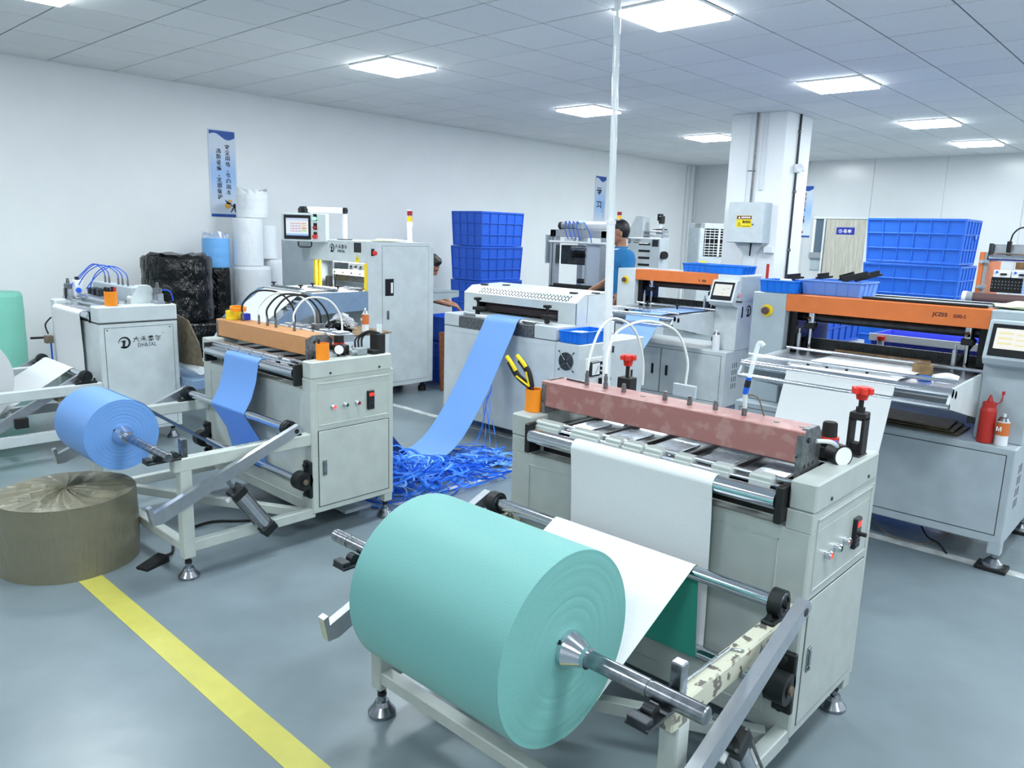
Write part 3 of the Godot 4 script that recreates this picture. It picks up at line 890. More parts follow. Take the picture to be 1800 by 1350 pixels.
	b.box(6.985, 0.95, 0.17, 7.045, 1.07, 0.22, 0.003); b.cyl(V(7.015, 1.07, 0.195), V(7.015, 1.12, 0.195), 0.008)
	cl = put(b, "clamp_bracket", M.rubber)
	b = MB.new()
	b.cyl(V(7.015, 1.115, 0.195), V(7.015, 1.15, 0.195), 0.016, 0.022, 20)
	for k in 6:
		var a := TAU * k / 6.0
		b.cyl(V(7.015 + 0.024 * cos(a), 1.14, 0.195 + 0.024 * sin(a)), V(7.015 + 0.024 * cos(a), 1.156, 0.195 + 0.024 * sin(a)), 0.011, 0.010, 12)
	b.cyl(V(7.015, 1.14, 0.195), V(7.015, 1.159, 0.195), 0.024, 0.021, 18)
	put(b, "star_knob", M.red, cl)
	# rod left lying on the right rail
	thing("bent_rod", "thin bent steel rod lying on the peeling cream rail", "rod", V(7.9, 0.58, 1.05))
	b = MB.new(); b.tube([V(7.888, 0.583, 1.20), V(7.893, 0.583, 0.96), V(7.925, 0.583, 0.945)], 0.004, 8)
	put(b, "rod", M.chrome)
	# --- mint green roll on the near machine
	thing("fabric_roll", "big mint green fabric roll on steel shaft", "fabric roll", V(7.36, 0.373, 1.31))
	var c := V(7.36, 0.62, 1.31)
	roll_body(c, 7.085, 7.64, 0.247, 0.045, M.teal)
	roll_shaft(c, 6.665, 8.02, 7.085, 7.64, 0.021)
	var ctr := Vector2(1.31, 0.62)
	var d1 := Vector2(0.70, 0.622)
	var path := arc_path(ctr, 0.248, -PI * 0.5, -PI * 0.5 - 0.33, 4)
	path.append_array(arc_path(d1, 0.0235, PI * 0.36, PI * 0.98, 6))
	path.append_array(arc_path(Vector2(0.63, 0.333), 0.0235, PI * 0.0, -PI, 8).map(func(p): return p))
	var up_path := [Vector2(0.607, 0.45), Vector2(0.616, 0.62), Vector2(0.624, 0.78)]
	path.append_array(up_path)
	path.append_array(arc_path(Vector2(0.605, 0.88), 0.0295, 0.0, PI * 0.62, 7))
	path.append(Vector2(0.54, 0.90))
	web(path, 7.095, 7.64, M.teal_dark, M.white_fab)
	# --- blue machine
	slitter("slitting_machine", "pale grey slitting machine with tan beam and red glowing button", 4.23, 5.39, M.paint_b, M.tan, M.paint_b, 4.245, 5.235, 0.36, 0.50, 0.950, 1.05)
	for x in [4.44, 4.625, 4.72, 4.81, 5.0]: fitting(V(x, 1.05, 0.43), true)
	for h in [[4.44, 4.56, M.rubber], [4.625, 4.78, M.hose], [4.72, 4.84, M.rubber], [4.81, 4.92, M.rubber], [5.0, 5.05, M.hose]]:
		var x0: float = h[0]; var x1: float = h[1]
		ptube("air_hose", h[2], [V(x0, 1.09, 0.43), V(x0 - 0.005, 1.15, 0.425), V(lerpf(x0, x1, 0.3), 1.225, 0.36), V(lerpf(x0, x1, 0.75), 1.215, 0.24), V(x1, 1.13, 0.17), V(x1, 1.03, 0.155)], 0.0055)
	b = MB.new()
	for k in 5:
		var x := 4.50 + k * 0.125
		b.box(x, 0.98, 0.11, x + 0.10, 1.025, 0.23, 0.004)
		b.box(x + 0.01, 1.025, 0.13, x + 0.09, 1.035, 0.2, 0.003)
	put(b, "valve_blocks", M.alu)
	b = MB.new(); b.box(4.80, 0.98, 0.14, 4.86, 1.06, 0.2, 0.004); b.cyl(V(4.83, 1.06, 0.17), V(4.83, 1.14, 0.17), 0.014)
	put(b, "air_pot", M.rough_steel)
	b = MB.new(); b.box(5.24, 0.95, 0.29, 5.31, 1.0, 0.37, 0.005); b.cyl(V(5.27, 1.0, 0.33), V(5.27, 1.05, 0.33), 0.026, -1.0, 14)
	rg = put(b, "pressure_regulator", M.black)
	pcyl("regulator_ring", M.red, V(5.27, 1.0, 0.33), V(5.27, 1.012, 0.33), 0.029, 18, rg)
	b = MB.new(); b.cyl(V(5.31, 0.985, 0.35), V(5.335, 0.985, 0.375), 0.028, -1.0, 20)
	ga = put(b, "gauge", M.black, rg)
	b = MB.new(); b.cyl(V(5.334, 0.985, 0.374), V(5.336, 0.985, 0.376), 0.024, -1.0, 20)
	put(b, "gauge_dial", M.white_plastic, ga)
	pbox("guide_block", M.alu, 5.245, 0.90, 0.37, 5.31, 0.975, 0.44, 0.003)
	b = MB.new(); b.box(5.30, 0.946, 0.10, 5.375, 1.055, 0.155, 0.006); b.box(5.295, 0.946, 0.15, 5.38, 0.97, 0.19, 0.004)
	var sv := put(b, "solenoid_valve", M.rubber)
	b = MB.new(); b.box(5.305, 0.946, 0.21, 5.36, 0.985, 0.275, 0.005); b.cyl(V(5.345, 0.965, 0.27), V(5.345, 0.965, 0.31), 0.013); b.cyl(V(5.29, 0.97, 0.24), V(5.27, 0.985, 0.24), 0.012)
	put(b, "valve_fittings", M.grey_plastic, sv)
	for h in [[0.24, 0.075], [0.22, 0.06], [0.26, 0.09]]:
		ptube("valve_hose", M.rubber, [V(5.32, 0.98, h[0]), V(5.31, 1.03, h[0] - 0.01), V(5.325, 1.04 + h[1] * 0.3, 0.18), V(5.36, 1.055, 0.13)], 0.0055, sv)
	pcyl("valve_cap", M.clear_pipe, V(5.345, 1.055, 0.12), V(5.345, 1.10, 0.12), 0.016, 14, sv)
	# hexagon rod along the left rail top
	pcyl("rail_rod", M.chrome, V(5.36, 0.582, 0.98), V(5.36, 0.582, 0.72), 0.004, 8)
	thing("fabric_roll", "blue fabric roll held above the olive wrapped bale", "fabric roll", V(4.77, 0.45, 1.34))
	c = V(4.77, 0.62, 1.34)
	roll_body(c, 4.57, 4.97, 0.17, 0.042, M.blue_fab)
	roll_shaft(c, 4.13, 5.47, 4.57, 4.97, 0.019)
	path = arc_path(Vector2(1.34, 0.62), 0.171, PI * 0.62, PI * 0.80, 4)
	path.append_array(arc_path(Vector2(0.63, 0.333), 0.024, -PI * 0.35, -PI * 0.95, 6))
	path.append_array([Vector2(0.64, 0.47)])
	path.append_array(arc_path(Vector2(0.70, 0.622), 0.0235, -PI * 0.12, PI * 0.12, 6).map(func(p): return p))
	path.append_array([Vector2(0.68, 0.70), Vector2(0.65, 0.79)])
	path.append_array(arc_path(Vector2(0.605, 0.88), 0.0295, 0.0, PI * 0.62, 7))
	path.append(Vector2(0.54, 0.90))
	web(path, 4.60, 4.97, M.blue_fab, M.blue_fab)
	# --- cups and pliers
	cup(V(5.35, 0.947, 0.485), 0.034, 0.083, "orange cup with a dark tool on the pale grey slitting machine")
	pbox("screwdriver", M.rubber, 5.325, 0.955, 0.49, 5.337, 1.05, 0.50, 0.003)
	cup(V(6.80, 0.943, 0.50), 0.034, 0.085, "orange cup holding pliers beside the pink beam")
	thing("pliers", "yellow and black handled pliers sticking out of an orange cup", "pliers", V(6.815, 0.96, 0.50))
	b = MB.new(); b.tube(smooth([V(6.80, 0.955, 0.505), V(6.798, 1.02, 0.51), V(6.79, 1.045, 0.515)]), 0.009, 10)
	put(b, "jaws", M.dark_steel)
	for k in 2:
		var e0 := V(6.795, 1.035, 0.512); var e1: Vector3 = [V(6.705, 1.125, 0.54), V(6.745, 1.135, 0.525)][k]
		var md: Vector3 = e0.lerp(e1, 0.5) + [V(-0.008, -0.008, 0.004), V(0.012, 0.008, 0.0)][k]
		ptube("handle_grip", M.rubber, [e0, md, e1], 0.013)
		ptube("handle_tip", M.yellow, [md.lerp(e1, 0.25) + V(0.004, 0.008, 0.006), md.lerp(e1, 0.7) + V(0.004, 0.008, 0.006), e1 + (e1 - md) * 0.35], 0.0085)
		ptube("handle_spring", M.yellow, [e0 + V(0.0, 0.004, 0.012), md + V(0.0, 0.002, 0.0125)], 0.004)

# ---------------------------------------------------------------- lettering
# strokes on a 0-9 grid: points "xy" (y down), strokes divided by |
const GLYPH := {
	"大": "03 93|50 53 34 09|54 76 99", "禾": "71 21|04 94|51 59|54 26 08|54 76 98", "泰": "21 81|12 82|03 93|50 44 07|54 75 97|56 59 48|36 47|19 47|66 57|88 57",
	"尔": "30 03|12 92 83|52 59 38|34 17|64 87", "安": "50 51|02 92 83|02 03|43 26 79|73 57 19|05 95", "全": "50 04|50 94|25 75|27 77|09 99|55 59",
	"用": "11 91 99 88|11 16 09|14 94|17 97|51 59", "电": "12 82 87 17 12|14 84|50 59 99 97", "节": "02 92|30 33|60 63|15 85 88 77|45 49",
	"约": "30 13 33 06 36|09 37|60 53|62 92 98 87|65 76", "水": "50 59 48|12 42 25 08|82 55|54 76 98", "消": "11 22|04 15|09 26|60 63|41 52|81 72|43 49|43 93 99 88|55 85|57 87",
	"防": "10 19|10 40 23 45 36 16|60 71|42 92|63 57 39|64 94 88 67", "设": "11 22|04 24 28 36|50 53 34|50 70 73 93|45 85 67 39|46 68 99", "施": "20 21|03 43|23 17 09|24 44 48 37|60 42|51 91|53 58 98 96|44 94|84 86 75|64 67",
	"定": "50 51|02 92 83|02 03|24 74|54 58|56 86|35 27 09|27 59 99", "期": "02 52|10 17|40 47|14 44|07 57|18 09|38 49|60 66 59|60 90 99 88|63 93|66 96", "维": "20 03 23 06 36|09 38|50 32|43 49|60 71|43 93|45 85|47 87|49 99|63 69",
	"护": "02 42|20 29 18|06 45|60 71|52 92 95 55|52 56 39", "学": "10 21|40 51|80 71|03 93 84|03 04|34 74 56 58 47|16 86", "习": "11 91 98 87|33 44|17 66",
	"号": "20 80 83 23 20|05 95|35 37 87 88 79 58", "车": "11 91|40 14 84|06 96|52 59", "配": "00 50|02 52 59 09 02|20 27|30 36|06 56|62 92 95 65 69 99 97", "箱": "20 02|11 41|60 42|51 91|04 44|24 29|24 07|25 46|54 94 99 59 54|56 96",
	"没": "11 22|04 15|09 26|50 53 34|50 70 73 93|45 85 67 39|46 68 99", "有": "02 92|40 25 07|34 39|34 84 89 78|36 86|37 87", "管": "20 02|11 41|60 52|61 91|04 94|24 29|24 74 76 26|28 78 79 29", "理": "01 41|04 44|21 27|07 47|50 90 94 54 50|52 92|70 79|56 96|49 99",
	"，": "47 58 39", "严": "02 92|30 37|60 67|17 97", "免": "40 13|41 71 63|23 83 86 26 23|46 09|56 58 98", "监": "10 14|30 35|60 44|62 92|16 86 89|16 19|46 49|66 69|09 99",
}

func glyphs(b: MB, s: String, at: Vector3, right: Vector3, down: Vector3, size: float, step: Vector3, w := 0.09) -> void:
	var nn := down.cross(right).normalized()
	var p := at
	for ch in s:
		if GLYPH.has(ch):
			for st in (GLYPH[ch] as String).split("|"):
				var pts := []
				for q in st.split(" "):
					pts.append(p + right * (size * float(q.substr(0, 1)) / 9.0) + down * (size * float(q.substr(1, 1)) / 9.0))
				for k in pts.size() - 1:
					var a: Vector3 = pts[k]; var c: Vector3 = pts[k + 1]
					var d := (c - a).normalized()
					var e := d * (size * w * 0.4)
					var q := nn.cross(d).normalized() * (size * w * 0.5)
					b.fq(a - e + q + nn * 0.0016, c + e + q + nn * 0.0016, c + e - q + nn * 0.0016, a - e - q + nn * 0.0016, nn)
					for g in [q, -q]:
						b.fq(a - e + g, c + e + g, c + e + g + nn * 0.0016, a - e + g + nn * 0.0016, g.normalized())
		p += step

func latin(nm: String, s: String, at: Vector3, right: Vector3, up: Vector3, h: float, m: Material, parent: Node3D = null, bold := false) -> MeshInstance3D:
	var tm := TextMesh.new()
	var f := SystemFont.new()
	f.font_names = PackedStringArray(["Droid Sans"])
	if bold: f.font_weight = 700
	tm.font = f; tm.text = s; tm.font_size = 32
	tm.pixel_size = h / 23.0
	tm.depth = 0.002
	tm.curve_step = 2.0
	var mi := MeshInstance3D.new()
	mi.name = nm
	mi.mesh = tm; mi.material_override = m
	var p: Node3D = parent if parent else T
	p.add_child(mi, true)
	mi.transform = Transform3D(Basis(right, up, right.cross(up)), at - (O if p == T else Vector3.ZERO))
	return mi

# round emblem: swoosh crescent with a slanted stem
func emblem(b: MB, c: Vector3, right: Vector3, up: Vector3, r: float) -> void:
	var nn := right.cross(up).normalized()
	var prev := []
	for k in 29:
		var f := k / 28.0
		var a := lerpf(deg_to_rad(185.0), deg_to_rad(-115.0), f)
		var w := r * 0.34 * sin(PI * clampf(f * 0.72 + 0.06, 0.0, 1.0))
		var dir := right * cos(a) + up * sin(a)
		var p0 := c + dir * r + nn * 0.0015
		var p1 := c + dir * (r - w) + nn * 0.0015
		if prev: b.fq(prev[0], p0, p1, prev[1], nn)
		prev = [p0, p1]
	var q := func(x: float, y: float) -> Vector3: return c + right * (x * r) + up * (y * r) + nn * 0.0015
	b.fq(q.call(-0.30, 0.32), q.call(0.22, 0.42), q.call(0.02, -0.62), q.call(-0.36, -0.62), nn)
	b.fq(q.call(-0.62, 0.22), q.call(-0.10, 0.42), q.call(-0.14, 0.22), q.call(-0.56, 0.10), nn)
	b.fq(q.call(-0.62, -0.62), q.call(0.30, -0.62), q.call(0.26, -0.92), q.call(-0.66, -0.92), nn)

func brand(at: Vector3, right: Vector3, up: Vector3, s: float, parent: Node3D) -> void:
	# at = centre of the emblem, s = emblem radius
	var b := MB.new()
	emblem(b, at, right, up, s)
	put(b, "emblem", M.ink, parent)
	b = MB.new()
	glyphs(b, "大禾泰尔", at + right * s * 1.45 + up * s * 0.92, right, -up, s * 0.95, right * s * 1.22, 0.085)
	put(b, "lettering", M.ink, parent)
	latin("lettering", "DH&TAL", at + right * s * 3.7 - up * s * 0.62, right, up, s * 0.62, M.ink, parent)
	b = MB.new()
	b.lathe(at + right * s * 6.5 + up * s * 1.25, right.cross(up), [P2(s * 0.16, 0.0), P2(s * 0.16, 0.0015), P2(s * 0.11, 0.0015)], 14)
	put(b, "registered_mark", M.grey_plastic, parent)

# ---------------------------------------------------------------- machine with the round emblem (left row)
func machine_c() -> void:
	thing("slitting_machine", "pale grey slitting machine with emblem and lettering, threaded with white fabric", "machine", V(2.5, 0.0, 0.46))
	var xl := 2.03; var xr := 3.0; var zf := 0.74; var zr := 0.19
	var body := pbox("cabinet", M.paint_c, xl, 0.10, zr, xr, 0.90, zf, 0.006)
	pbox("side_cheek", M.paint_c, xr - 0.14, 0.905, zr, xr + 0.003, 1.02, zf, 0.008)
	pbox("side_cheek", M.paint_c, xl, 0.905, zr, xl + 0.09, 1.005, zf, 0.008)
	pbox("cheek_gap_shade", M.seam, xr - 0.14, 0.90, zr + 0.003, xr, 0.906, zf - 0.003, 0.0)  # dark line painted as the shade under the cheek
	pbox("panel_gap_shade", M.seam, xr - 0.003, 0.125, zr + 0.034, xr + 0.0008, 0.872, zf - 0.036, 0.0)  # dark plate whose rim imitates the shaded gap round the panel
	var pn := pbox("side_panel", M.paint_c, xr - 0.003, 0.128, zr + 0.037, xr + 0.003, 0.869, zf - 0.039, 0.001)
	brand(V(xr + 0.0035, 0.762, 0.575), Vector3.FORWARD, Vector3.UP, 0.042, pn)
	for p in [[0.855, 0.25], [0.855, 0.685]]:
		pcyl("panel_screw", M.dark_steel, V(xr + 0.002, p[0], p[1]), V(xr + 0.005, p[0], p[1]), 0.005, 10, pn)
	pbox("top_deck", M.paint_c, xl + 0.02, 0.90, zr, xr - 0.06, 0.955, zf - 0.05, 0.003)
	pbox("roller_bracket", M.black, xr - 0.155, 0.90, zf - 0.03, xr - 0.14, 0.975, zf + 0.01, 0.002)
	pcyl("front_roller", M.chrome, V(xl + 0.09, 0.945, zf + 0.0), V(xr - 0.14, 0.945, zf + 0.0), 0.026, 24)
	for x in [2.2, 2.32, 2.44, 2.56, 2.68]:
		pbox("guide_clamp", M.alu, x, 0.965, zf - 0.06, x + 0.1, 0.985, zf - 0.02, 0.004)
	pcyl("guide_rod", M.chrome, V(2.12, 1.0, 0.62), V(2.86, 1.0, 0.62), 0.009)
	pcyl("guide_rod", M.chrome, V(2.12, 1.03, 0.57), V(2.86, 1.03, 0.57), 0.014)
	pbox("knife_rail", M.alu, 2.12, 0.985, 0.50, 2.86, 1.045, 0.545, 0.003)
	# cutter beam and back plate
	pbox("cutter_beam", M.paint_grey, 2.10, 1.03, 0.36, 2.86, 1.135, 0.45, 0.004)
	var b := MB.new(); b.ext([P2(0.28, 0.96), P2(0.46, 0.96), P2(0.46, 1.06), P2(0.40, 1.15), P2(0.32, 1.15), P2(0.28, 1.10)], 0, 2.79, 2.865)
	put(b, "end_housing", M.paint_c)
	pcyl("rear_roller", M.dark_steel, V(2.12, 1.0, 0.24), V(2.98, 1.0, 0.24), 0.03, 24)
	for x in [2.26, 2.34, 2.52, 2.60, 2.70]: fitting(V(x, 1.135, 0.41), true)
	for h in [[2.26, 2.12, 0.62], [2.34, 2.14, 0.60], [2.52, 2.16, 0.58], [2.60, 2.36, 0.56], [2.70, 2.40, 0.60]]:
		var x0: float = h[0]; var x1: float = h[1]
		ptube("air_hose", M.blue_hose, [V(x0, 1.17, 0.41), V(x0 - 0.01, 1.23, 0.42), V(lerpf(x0, x1, 0.4), 1.275, 0.47), V(lerpf(x0, x1, 0.8), 1.21, 0.53), V(x1, 1.10, h[2])], 0.004, null, 6)
	pbox("valve_block", M.white_plastic, 2.10, 1.03, 0.54, 2.17, 1.15, 0.60, 0.005)
	pbox("valve_cap", M.black, 2.115, 1.15, 0.56, 2.145, 1.175, 0.585, 0.003)
	pcyl("valve_port", M.blue_hose, V(2.17, 1.075, 0.58), V(2.21, 1.075, 0.59), 0.02)
	for x in [2.24, 2.32, 2.42]: pbox("valve_coil", M.dark_steel, x, 1.05, 0.47, x + 0.045, 1.10, 0.54, 0.004)
	# vertical air cylinders on both cheeks
	for c in [V(2.92, 1.02, 0.29), V(2.07, 1.005, 0.62)]:
		b = MB.new()
		b.box(c.x - 0.055, c.y, c.z - 0.03, c.x + 0.055, c.y + 0.02, c.z + 0.03, 0.003)
		b.box(c.x - 0.055, c.y, c.z - 0.02, c.x - 0.04, c.y + 0.075, c.z + 0.02, 0.002)
		b.box(c.x + 0.04, c.y, c.z - 0.02, c.x + 0.055, c.y + 0.075, c.z + 0.02, 0.002)
		var st := put(b, "cylinder_stand", M.alu)
		b = MB.new()
		b.cyl(c + V(0, 0.02, 0), c + V(0, 0.07, 0), 0.008)
		b.box(c.x - 0.024, c.y + 0.07, c.z - 0.024, c.x + 0.024, c.y + 0.115, c.z + 0.024, 0.004)
		b.cyl(c + V(0, 0.115, 0), c + V(0, 0.135, 0), 0.014, -1.0, 6)
		b.cyl(c + V(0, 0.135, 0), c + V(0, 0.155, 0), 0.010)
		put(b, "air_cylinder", M.rough_steel, st)
		ptube("air_hose", M.blue_hose, [c + V(0.02, 0.1, -0.02), c + V(0.05, 0.09, -0.07), c + V(0.05, 0.02, -0.09)], 0.005, st, 6)
	pcyl("lever", M.rubber, V(2.13, 1.01, 0.66), V(2.13, 1.09, 0.655), 0.008)
	# edge sensor on the far cheek
	b = MB.new(); b.box(2.0, 0.66, 0.745, 2.05, 0.72, 0.80, 0.004)
	var es := put(b, "edge_sensor", M.rust)
	pcyl("sensor_grip", M.rubber, V(1.99, 0.70, 0.79), V(1.90, 0.69, 0.86), 0.009, 12, es)
	ptube("sensor_hose", M.rubber, [V(2.02, 0.73, 0.77), V(2.0, 0.80, 0.78), V(2.03, 0.86, 0.745)], 0.006, es)
	pbar("sensor_bracket", M.blue_hose, V(2.03, 0.66, 0.76), V(2.03, 0.46, 0.76), 0.012, 0.012, Vector3.RIGHT, es)
	# unwind stand
	for s in [0, 1]:
		var x: float = xl + 0.03 if s == 0 else xr - 0.02
		pbox("top_rail", M.paint_c, x - 0.025, 0.425, zf, x + 0.025, 0.495, 1.75, 0.005)
		var lr := pbox("low_rail", M.paint_c, x - 0.025, 0.125, zf, x + 0.025, 0.195, 1.75, 0.005)
		var lg := pbox("leg", M.paint_c, x - 0.025, 0.10, 1.70, x + 0.025, 0.43, 1.75, 0.004)
		foot(lg, x, 1.725, 0.10)
		if s == 1:
			pbox("ruler_tape", M.white_plastic, x + 0.0, 0.195, 0.98, x + 0.022, 0.1965, 1.6, 0.0, lr)
			b = MB.new()
			for k in 40: b.box(x + 0.004, 0.196, 0.99 + k * 0.015, x + 0.018, 0.1972, 0.994 + k * 0.015, 0.0)
			var tk := put(b, "ruler_ticks", M.sign_blue, lr)
			tk.set_meta("kind", "stuff")
		bearing(T, V(x, 0.545, 0.84), 1.0)
		var ax: float = x - 0.055
		b = MB.new()
		b.ext([P2(0.80, 0.545), P2(0.83, 0.575), P2(1.42, 0.26), P2(1.39, 0.20)], 0, ax - 0.014, ax + 0.014)
		put(b, "dancer_arm", M.alu)
		foot(body, (xl + 0.06) if s == 0 else (xr - 0.06), zr + 0.05, 0.10)
	pcyl("dancer_roller", M.chrome, V(xl + 0.06, 0.545, 0.84), V(xr - 0.05, 0.545, 0.84), 0.024, 24)
	pcyl("low_roller", M.white_plastic, V(xl + 0.06, 0.27, 1.24), V(xr - 0.07, 0.27, 1.24), 0.024, 24)
	pbox("roller_block", M.rubber, xr - 0.075, 0.235, 1.20, xr - 0.04, 0.305, 1.28, 0.004)
	pcyl("swing_roller", M.rust, V(xl + 0.1, 0.40, 1.0), V(xr - 0.02, 0.40, 1.0), 0.022, 20)
	b = MB.new(); b.ext([P2(2.86, 0.93), P2(3.06, 0.90), P2(3.22, 0.74), P2(3.27, 0.58), P2(2.98, 0.56), P2(2.86, 0.56)], 2, 0.13, 0.14)
	put(b, "catch_board", M.board)
	pcyl("collecting_roller", M.white_plastic, V(2.6, 0.545, 0.10), V(3.16, 0.53, 0.10), 0.032, 20)
	pbox("rear_shelf", M.blue_steel, 2.4, 0.40, -0.02, 3.2, 0.47, 0.185, 0.003)
	pbox("drawer_front", M.paint_c, xr - 0.003, 0.115, 0.24, xr + 0.004, 0.122, 0.55, 0.001)
	# white roll
	thing("fabric_roll", "white fabric roll feeding the machine with the emblem", "fabric roll", V(2.44, 0.21, 1.54))
	var c := V(2.44, 0.545, 1.54)
	roll_body(c, 2.14, 2.74, 0.335, 0.045, M.white_fab)
	roll_shaft(c, 1.96, 3.08, 2.14, 2.74, 0.02)
	var path := arc_path(Vector2(1.54, 0.545), 0.336, -PI * 0.5, -PI * 0.5 - 0.5, 5)
	path.append_array(arc_path(Vector2(0.84, 0.545), 0.0255, PI * 0.32, PI * 0.98, 6))
	path.append_array([Vector2(0.80, 0.46), Vector2(0.775, 0.44), Vector2(0.757, 0.48), Vector2(0.76, 0.70)])
	path.append_array(arc_path(Vector2(0.74, 0.945), 0.0275, 0.0, PI * 0.6, 6))
	path.append(Vector2(0.67, 0.962))
	web(path, 2.15, 2.735, M.white_fab, M.white_fab)
	cup(V(2.93, 1.021, 0.62), 0.042, 0.10, "orange cup with red and black tools on the emblem machine")
	for k in 4:
		var a := [[-0.01, 0.01, 0], [0.005, -0.012, 1], [0.012, 0.008, 0], [-0.014, -0.01, 0]][k] as Array
		ptube("tool_handle", M.red if a[2] == 1 else M.rubber, [V(2.93 + a[0], 1.03, 0.62 + a[1]), V(2.93 + a[0] * 2.2, 1.15, 0.62 + a[1] * 2.5)], 0.010)

# ---------------------------------------------------------------- tall press behind the tan-beam machine
func press_d() -> void:
	thing("die_press", "tall light grey press with touch screen on a swivel arm and signal tower", "machine", V(2.1, 0.0, -2.05))
	var b := MB.new()
	b.ext([P2(-1.66, 0.10), P2(-2.46, 0.10), P2(-2.46, 1.42), P2(-2.39, 1.485), P2(-1.66, 1.485)], 0, 2.82, 2.85)
	b.box(1.95, 0.10, -2.44, 2.82, 0.93, -1.68, 0.004); b.box(2.34, 1.30, -2.44, 2.82, 1.483, -1.70, 0.004)
	var cab := put(b, "cabinet", M.paint_c)
	pbox("door_gap_shade", M.seam, 2.848, 0.14, -2.395, 2.8508, 1.452, -1.822, 0.0)  # dark backing painted as the shade around the press door
	var door := pbox("door", M.paint_c, 2.848, 0.143, -2.392, 2.853, 1.449, -1.825, 0.001)
	var w := pbox("meter_window", M.bezel, 2.852, 0.985, -1.955, 2.857, 1.145, -1.855, 0.003, door)
	pbox("window_white_strip", M.white_plastic, 2.8565, 1.01, -1.945, 2.858, 1.11, -1.92, 0.0, w)  # white strip laid over part of the dark window
	b = MB.new(); b.box(2.852, 0.76, -1.90, 2.86, 0.845, -1.875, 0.003); b.box(2.858, 0.78, -1.894, 2.864, 0.835, -1.882, 0.002)
	put(b, "door_handle", M.steel, door)
	b = MB.new(); b.box(2.849, 1.36, -1.735, 2.853, 1.425, -1.695, 0.002)
	var es := put(b, "stop_plate", M.bezel)
	b = MB.new(); b.cyl(V(2.853, 1.385, -1.722), V(2.875, 1.385, -1.722), 0.016); b.cyl(V(2.868, 1.385, -1.722), V(2.885, 1.385, -1.722), 0.024, 0.020)
	put(b, "stop_button", M.red, es)
	# left column and head
	pbox("left_column", M.paint_grey, 1.35, 0.10, -2.40, 1.95, 1.472, -1.665, 0.006)
	b = MB.new()
	b.box(1.90, 1.29, -2.40, 2.352, 1.49, -1.655, 0.004); b.box(2.34, 1.29, -1.70, 2.852, 1.492, -1.655, 0.004)
	var head := put(b, "press_head", M.paint_c)
	brand(V(2.29, 1.413, -1.6535), Vector3.RIGHT, Vector3.UP, 0.040, head)
	pbox("nameplate", M.dark_steel, 2.645, 1.385, -1.656, 2.755, 1.475, -1.652, 0.002, head)
	b = MB.new(); b.ext([P2(2.655, 1.297), P2(2.735, 1.297), P2(2.695, 1.37)], 2, -1.656, -1.6525)
	var tr := put(b, "warning_triangle", M.sign_yellow, head)
	b = MB.new(); b.ext([P2(2.688, 1.307), P2(2.702, 1.325), P2(2.692, 1.33), P2(2.703, 1.352), P2(2.684, 1.328), P2(2.694, 1.323)], 2, -1.653, -1.6515)
	put(b, "warning_bolt", M.ink, tr)
	# opening: light curtains, platens
	pbox("light_curtain", M.yellow, 1.955, 1.0, -1.70, 1.99, 1.288, -1.66, 0.003)
	pbox("light_curtain", M.yellow, 2.0, 1.0, -1.715, 2.015, 1.288, -1.69, 0.003)
	pbox("light_curtain", M.yellow, 2.80, 1.0, -1.695, 2.84, 1.288, -1.65, 0.003)
	pbox("upper_platen", M.white_plastic, 2.08, 1.15, -2.2, 2.80, 1.20, -1.80, 0.004)
	for x in [2.12, 2.26, 2.40, 2.54, 2.68]:
		pcyl("platen_bolt", M.dark_steel, V(x, 1.175, -1.80), V(x, 1.175, -1.79), 0.010, 12)
	pbox("die_plate", M.dark_steel, 2.10, 1.085, -2.2, 2.78, 1.15, -1.82, 0.003)
	pbox("ram", M.white_plastic, 2.2, 1.20, -2.15, 2.7, 1.29, -1.9, 0.004)
	b = MB.new()
	for k in 7: b.cyl(V(2.25 + k * 0.08, 1.215 + 0.012 * (k % 2), -1.89), V(2.29 + k * 0.08, 1.235, -1.87), 0.012, -1.0, 8)
	put(b, "ram_hoses", M.dark_steel)
	pcyl("guide_pillar", M.chrome, V(2.06, 0.98, -1.82), V(2.06, 1.29, -1.82), 0.012)
	pbox("side_bearing", M.black, 2.0, 1.0, -1.86, 2.05, 1.13, -1.76, 0.02)
	pbox("press_bed", M.white_fab, 1.96, 0.94, -2.4, 2.84, 1.005, -1.70, 0.004)
	var sl := pbox("work_lamp", M.white_lamp, 2.15, 1.275, -1.79, 2.75, 1.288, -1.76, 0.002)
	var l := AreaLight3D.new(); l.name = "work_light"; l.area_size = Vector2(0.6, 0.03); l.light_energy = 1.4; l.shadow_enabled = true; l.area_range = 30.0; l.area_attenuation = 2.0
	add_child(l, true); l.position = V(2.45, 1.27, -1.775); l.rotation_degrees = V(-115, 0, 0)
	# infeed table on two blue-grey arms
	for x in [2.0, 2.84]:
		b = MB.new()
		b.ext([P2(-1.66, 1.035), P2(-1.03, 1.035), P2(-0.66, 0.78), P2(-0.70, 0.72), P2(-1.03, 0.845), P2(-1.66, 0.865)], 0, x, x + 0.012)
		put(b, "infeed_arm", M.blue_steel)
	for q in [[-1.05, 1.0, 0.022], [-0.98, 0.955, 0.022], [-0.90, 0.90, 0.018], [-0.74, 0.79, 0.024]]:
		pcyl("infeed_roller", M.chrome, V(2.0, q[1], q[0]), V(2.84, q[1], q[0]), q[2], 20)
	pcyl("roller_cap", M.rubber, V(1.97, 0.80, -0.74), V(2.0, 0.80, -0.74), 0.05, 20)
	pbox("table_plate", M.alu, 2.01, 1.02, -1.66, 2.85, 1.04, -1.06, 0.003)
	for q in [[2.1, -1.12, 0.5], [2.35, -1.35, 0.45], [2.55, -1.6, 0.28]]:
		pbox("edge_guide", M.steel, q[0], 1.04, q[1] - 0.02, q[0] + q[2], 1.065, q[1] + 0.02, 0.003)
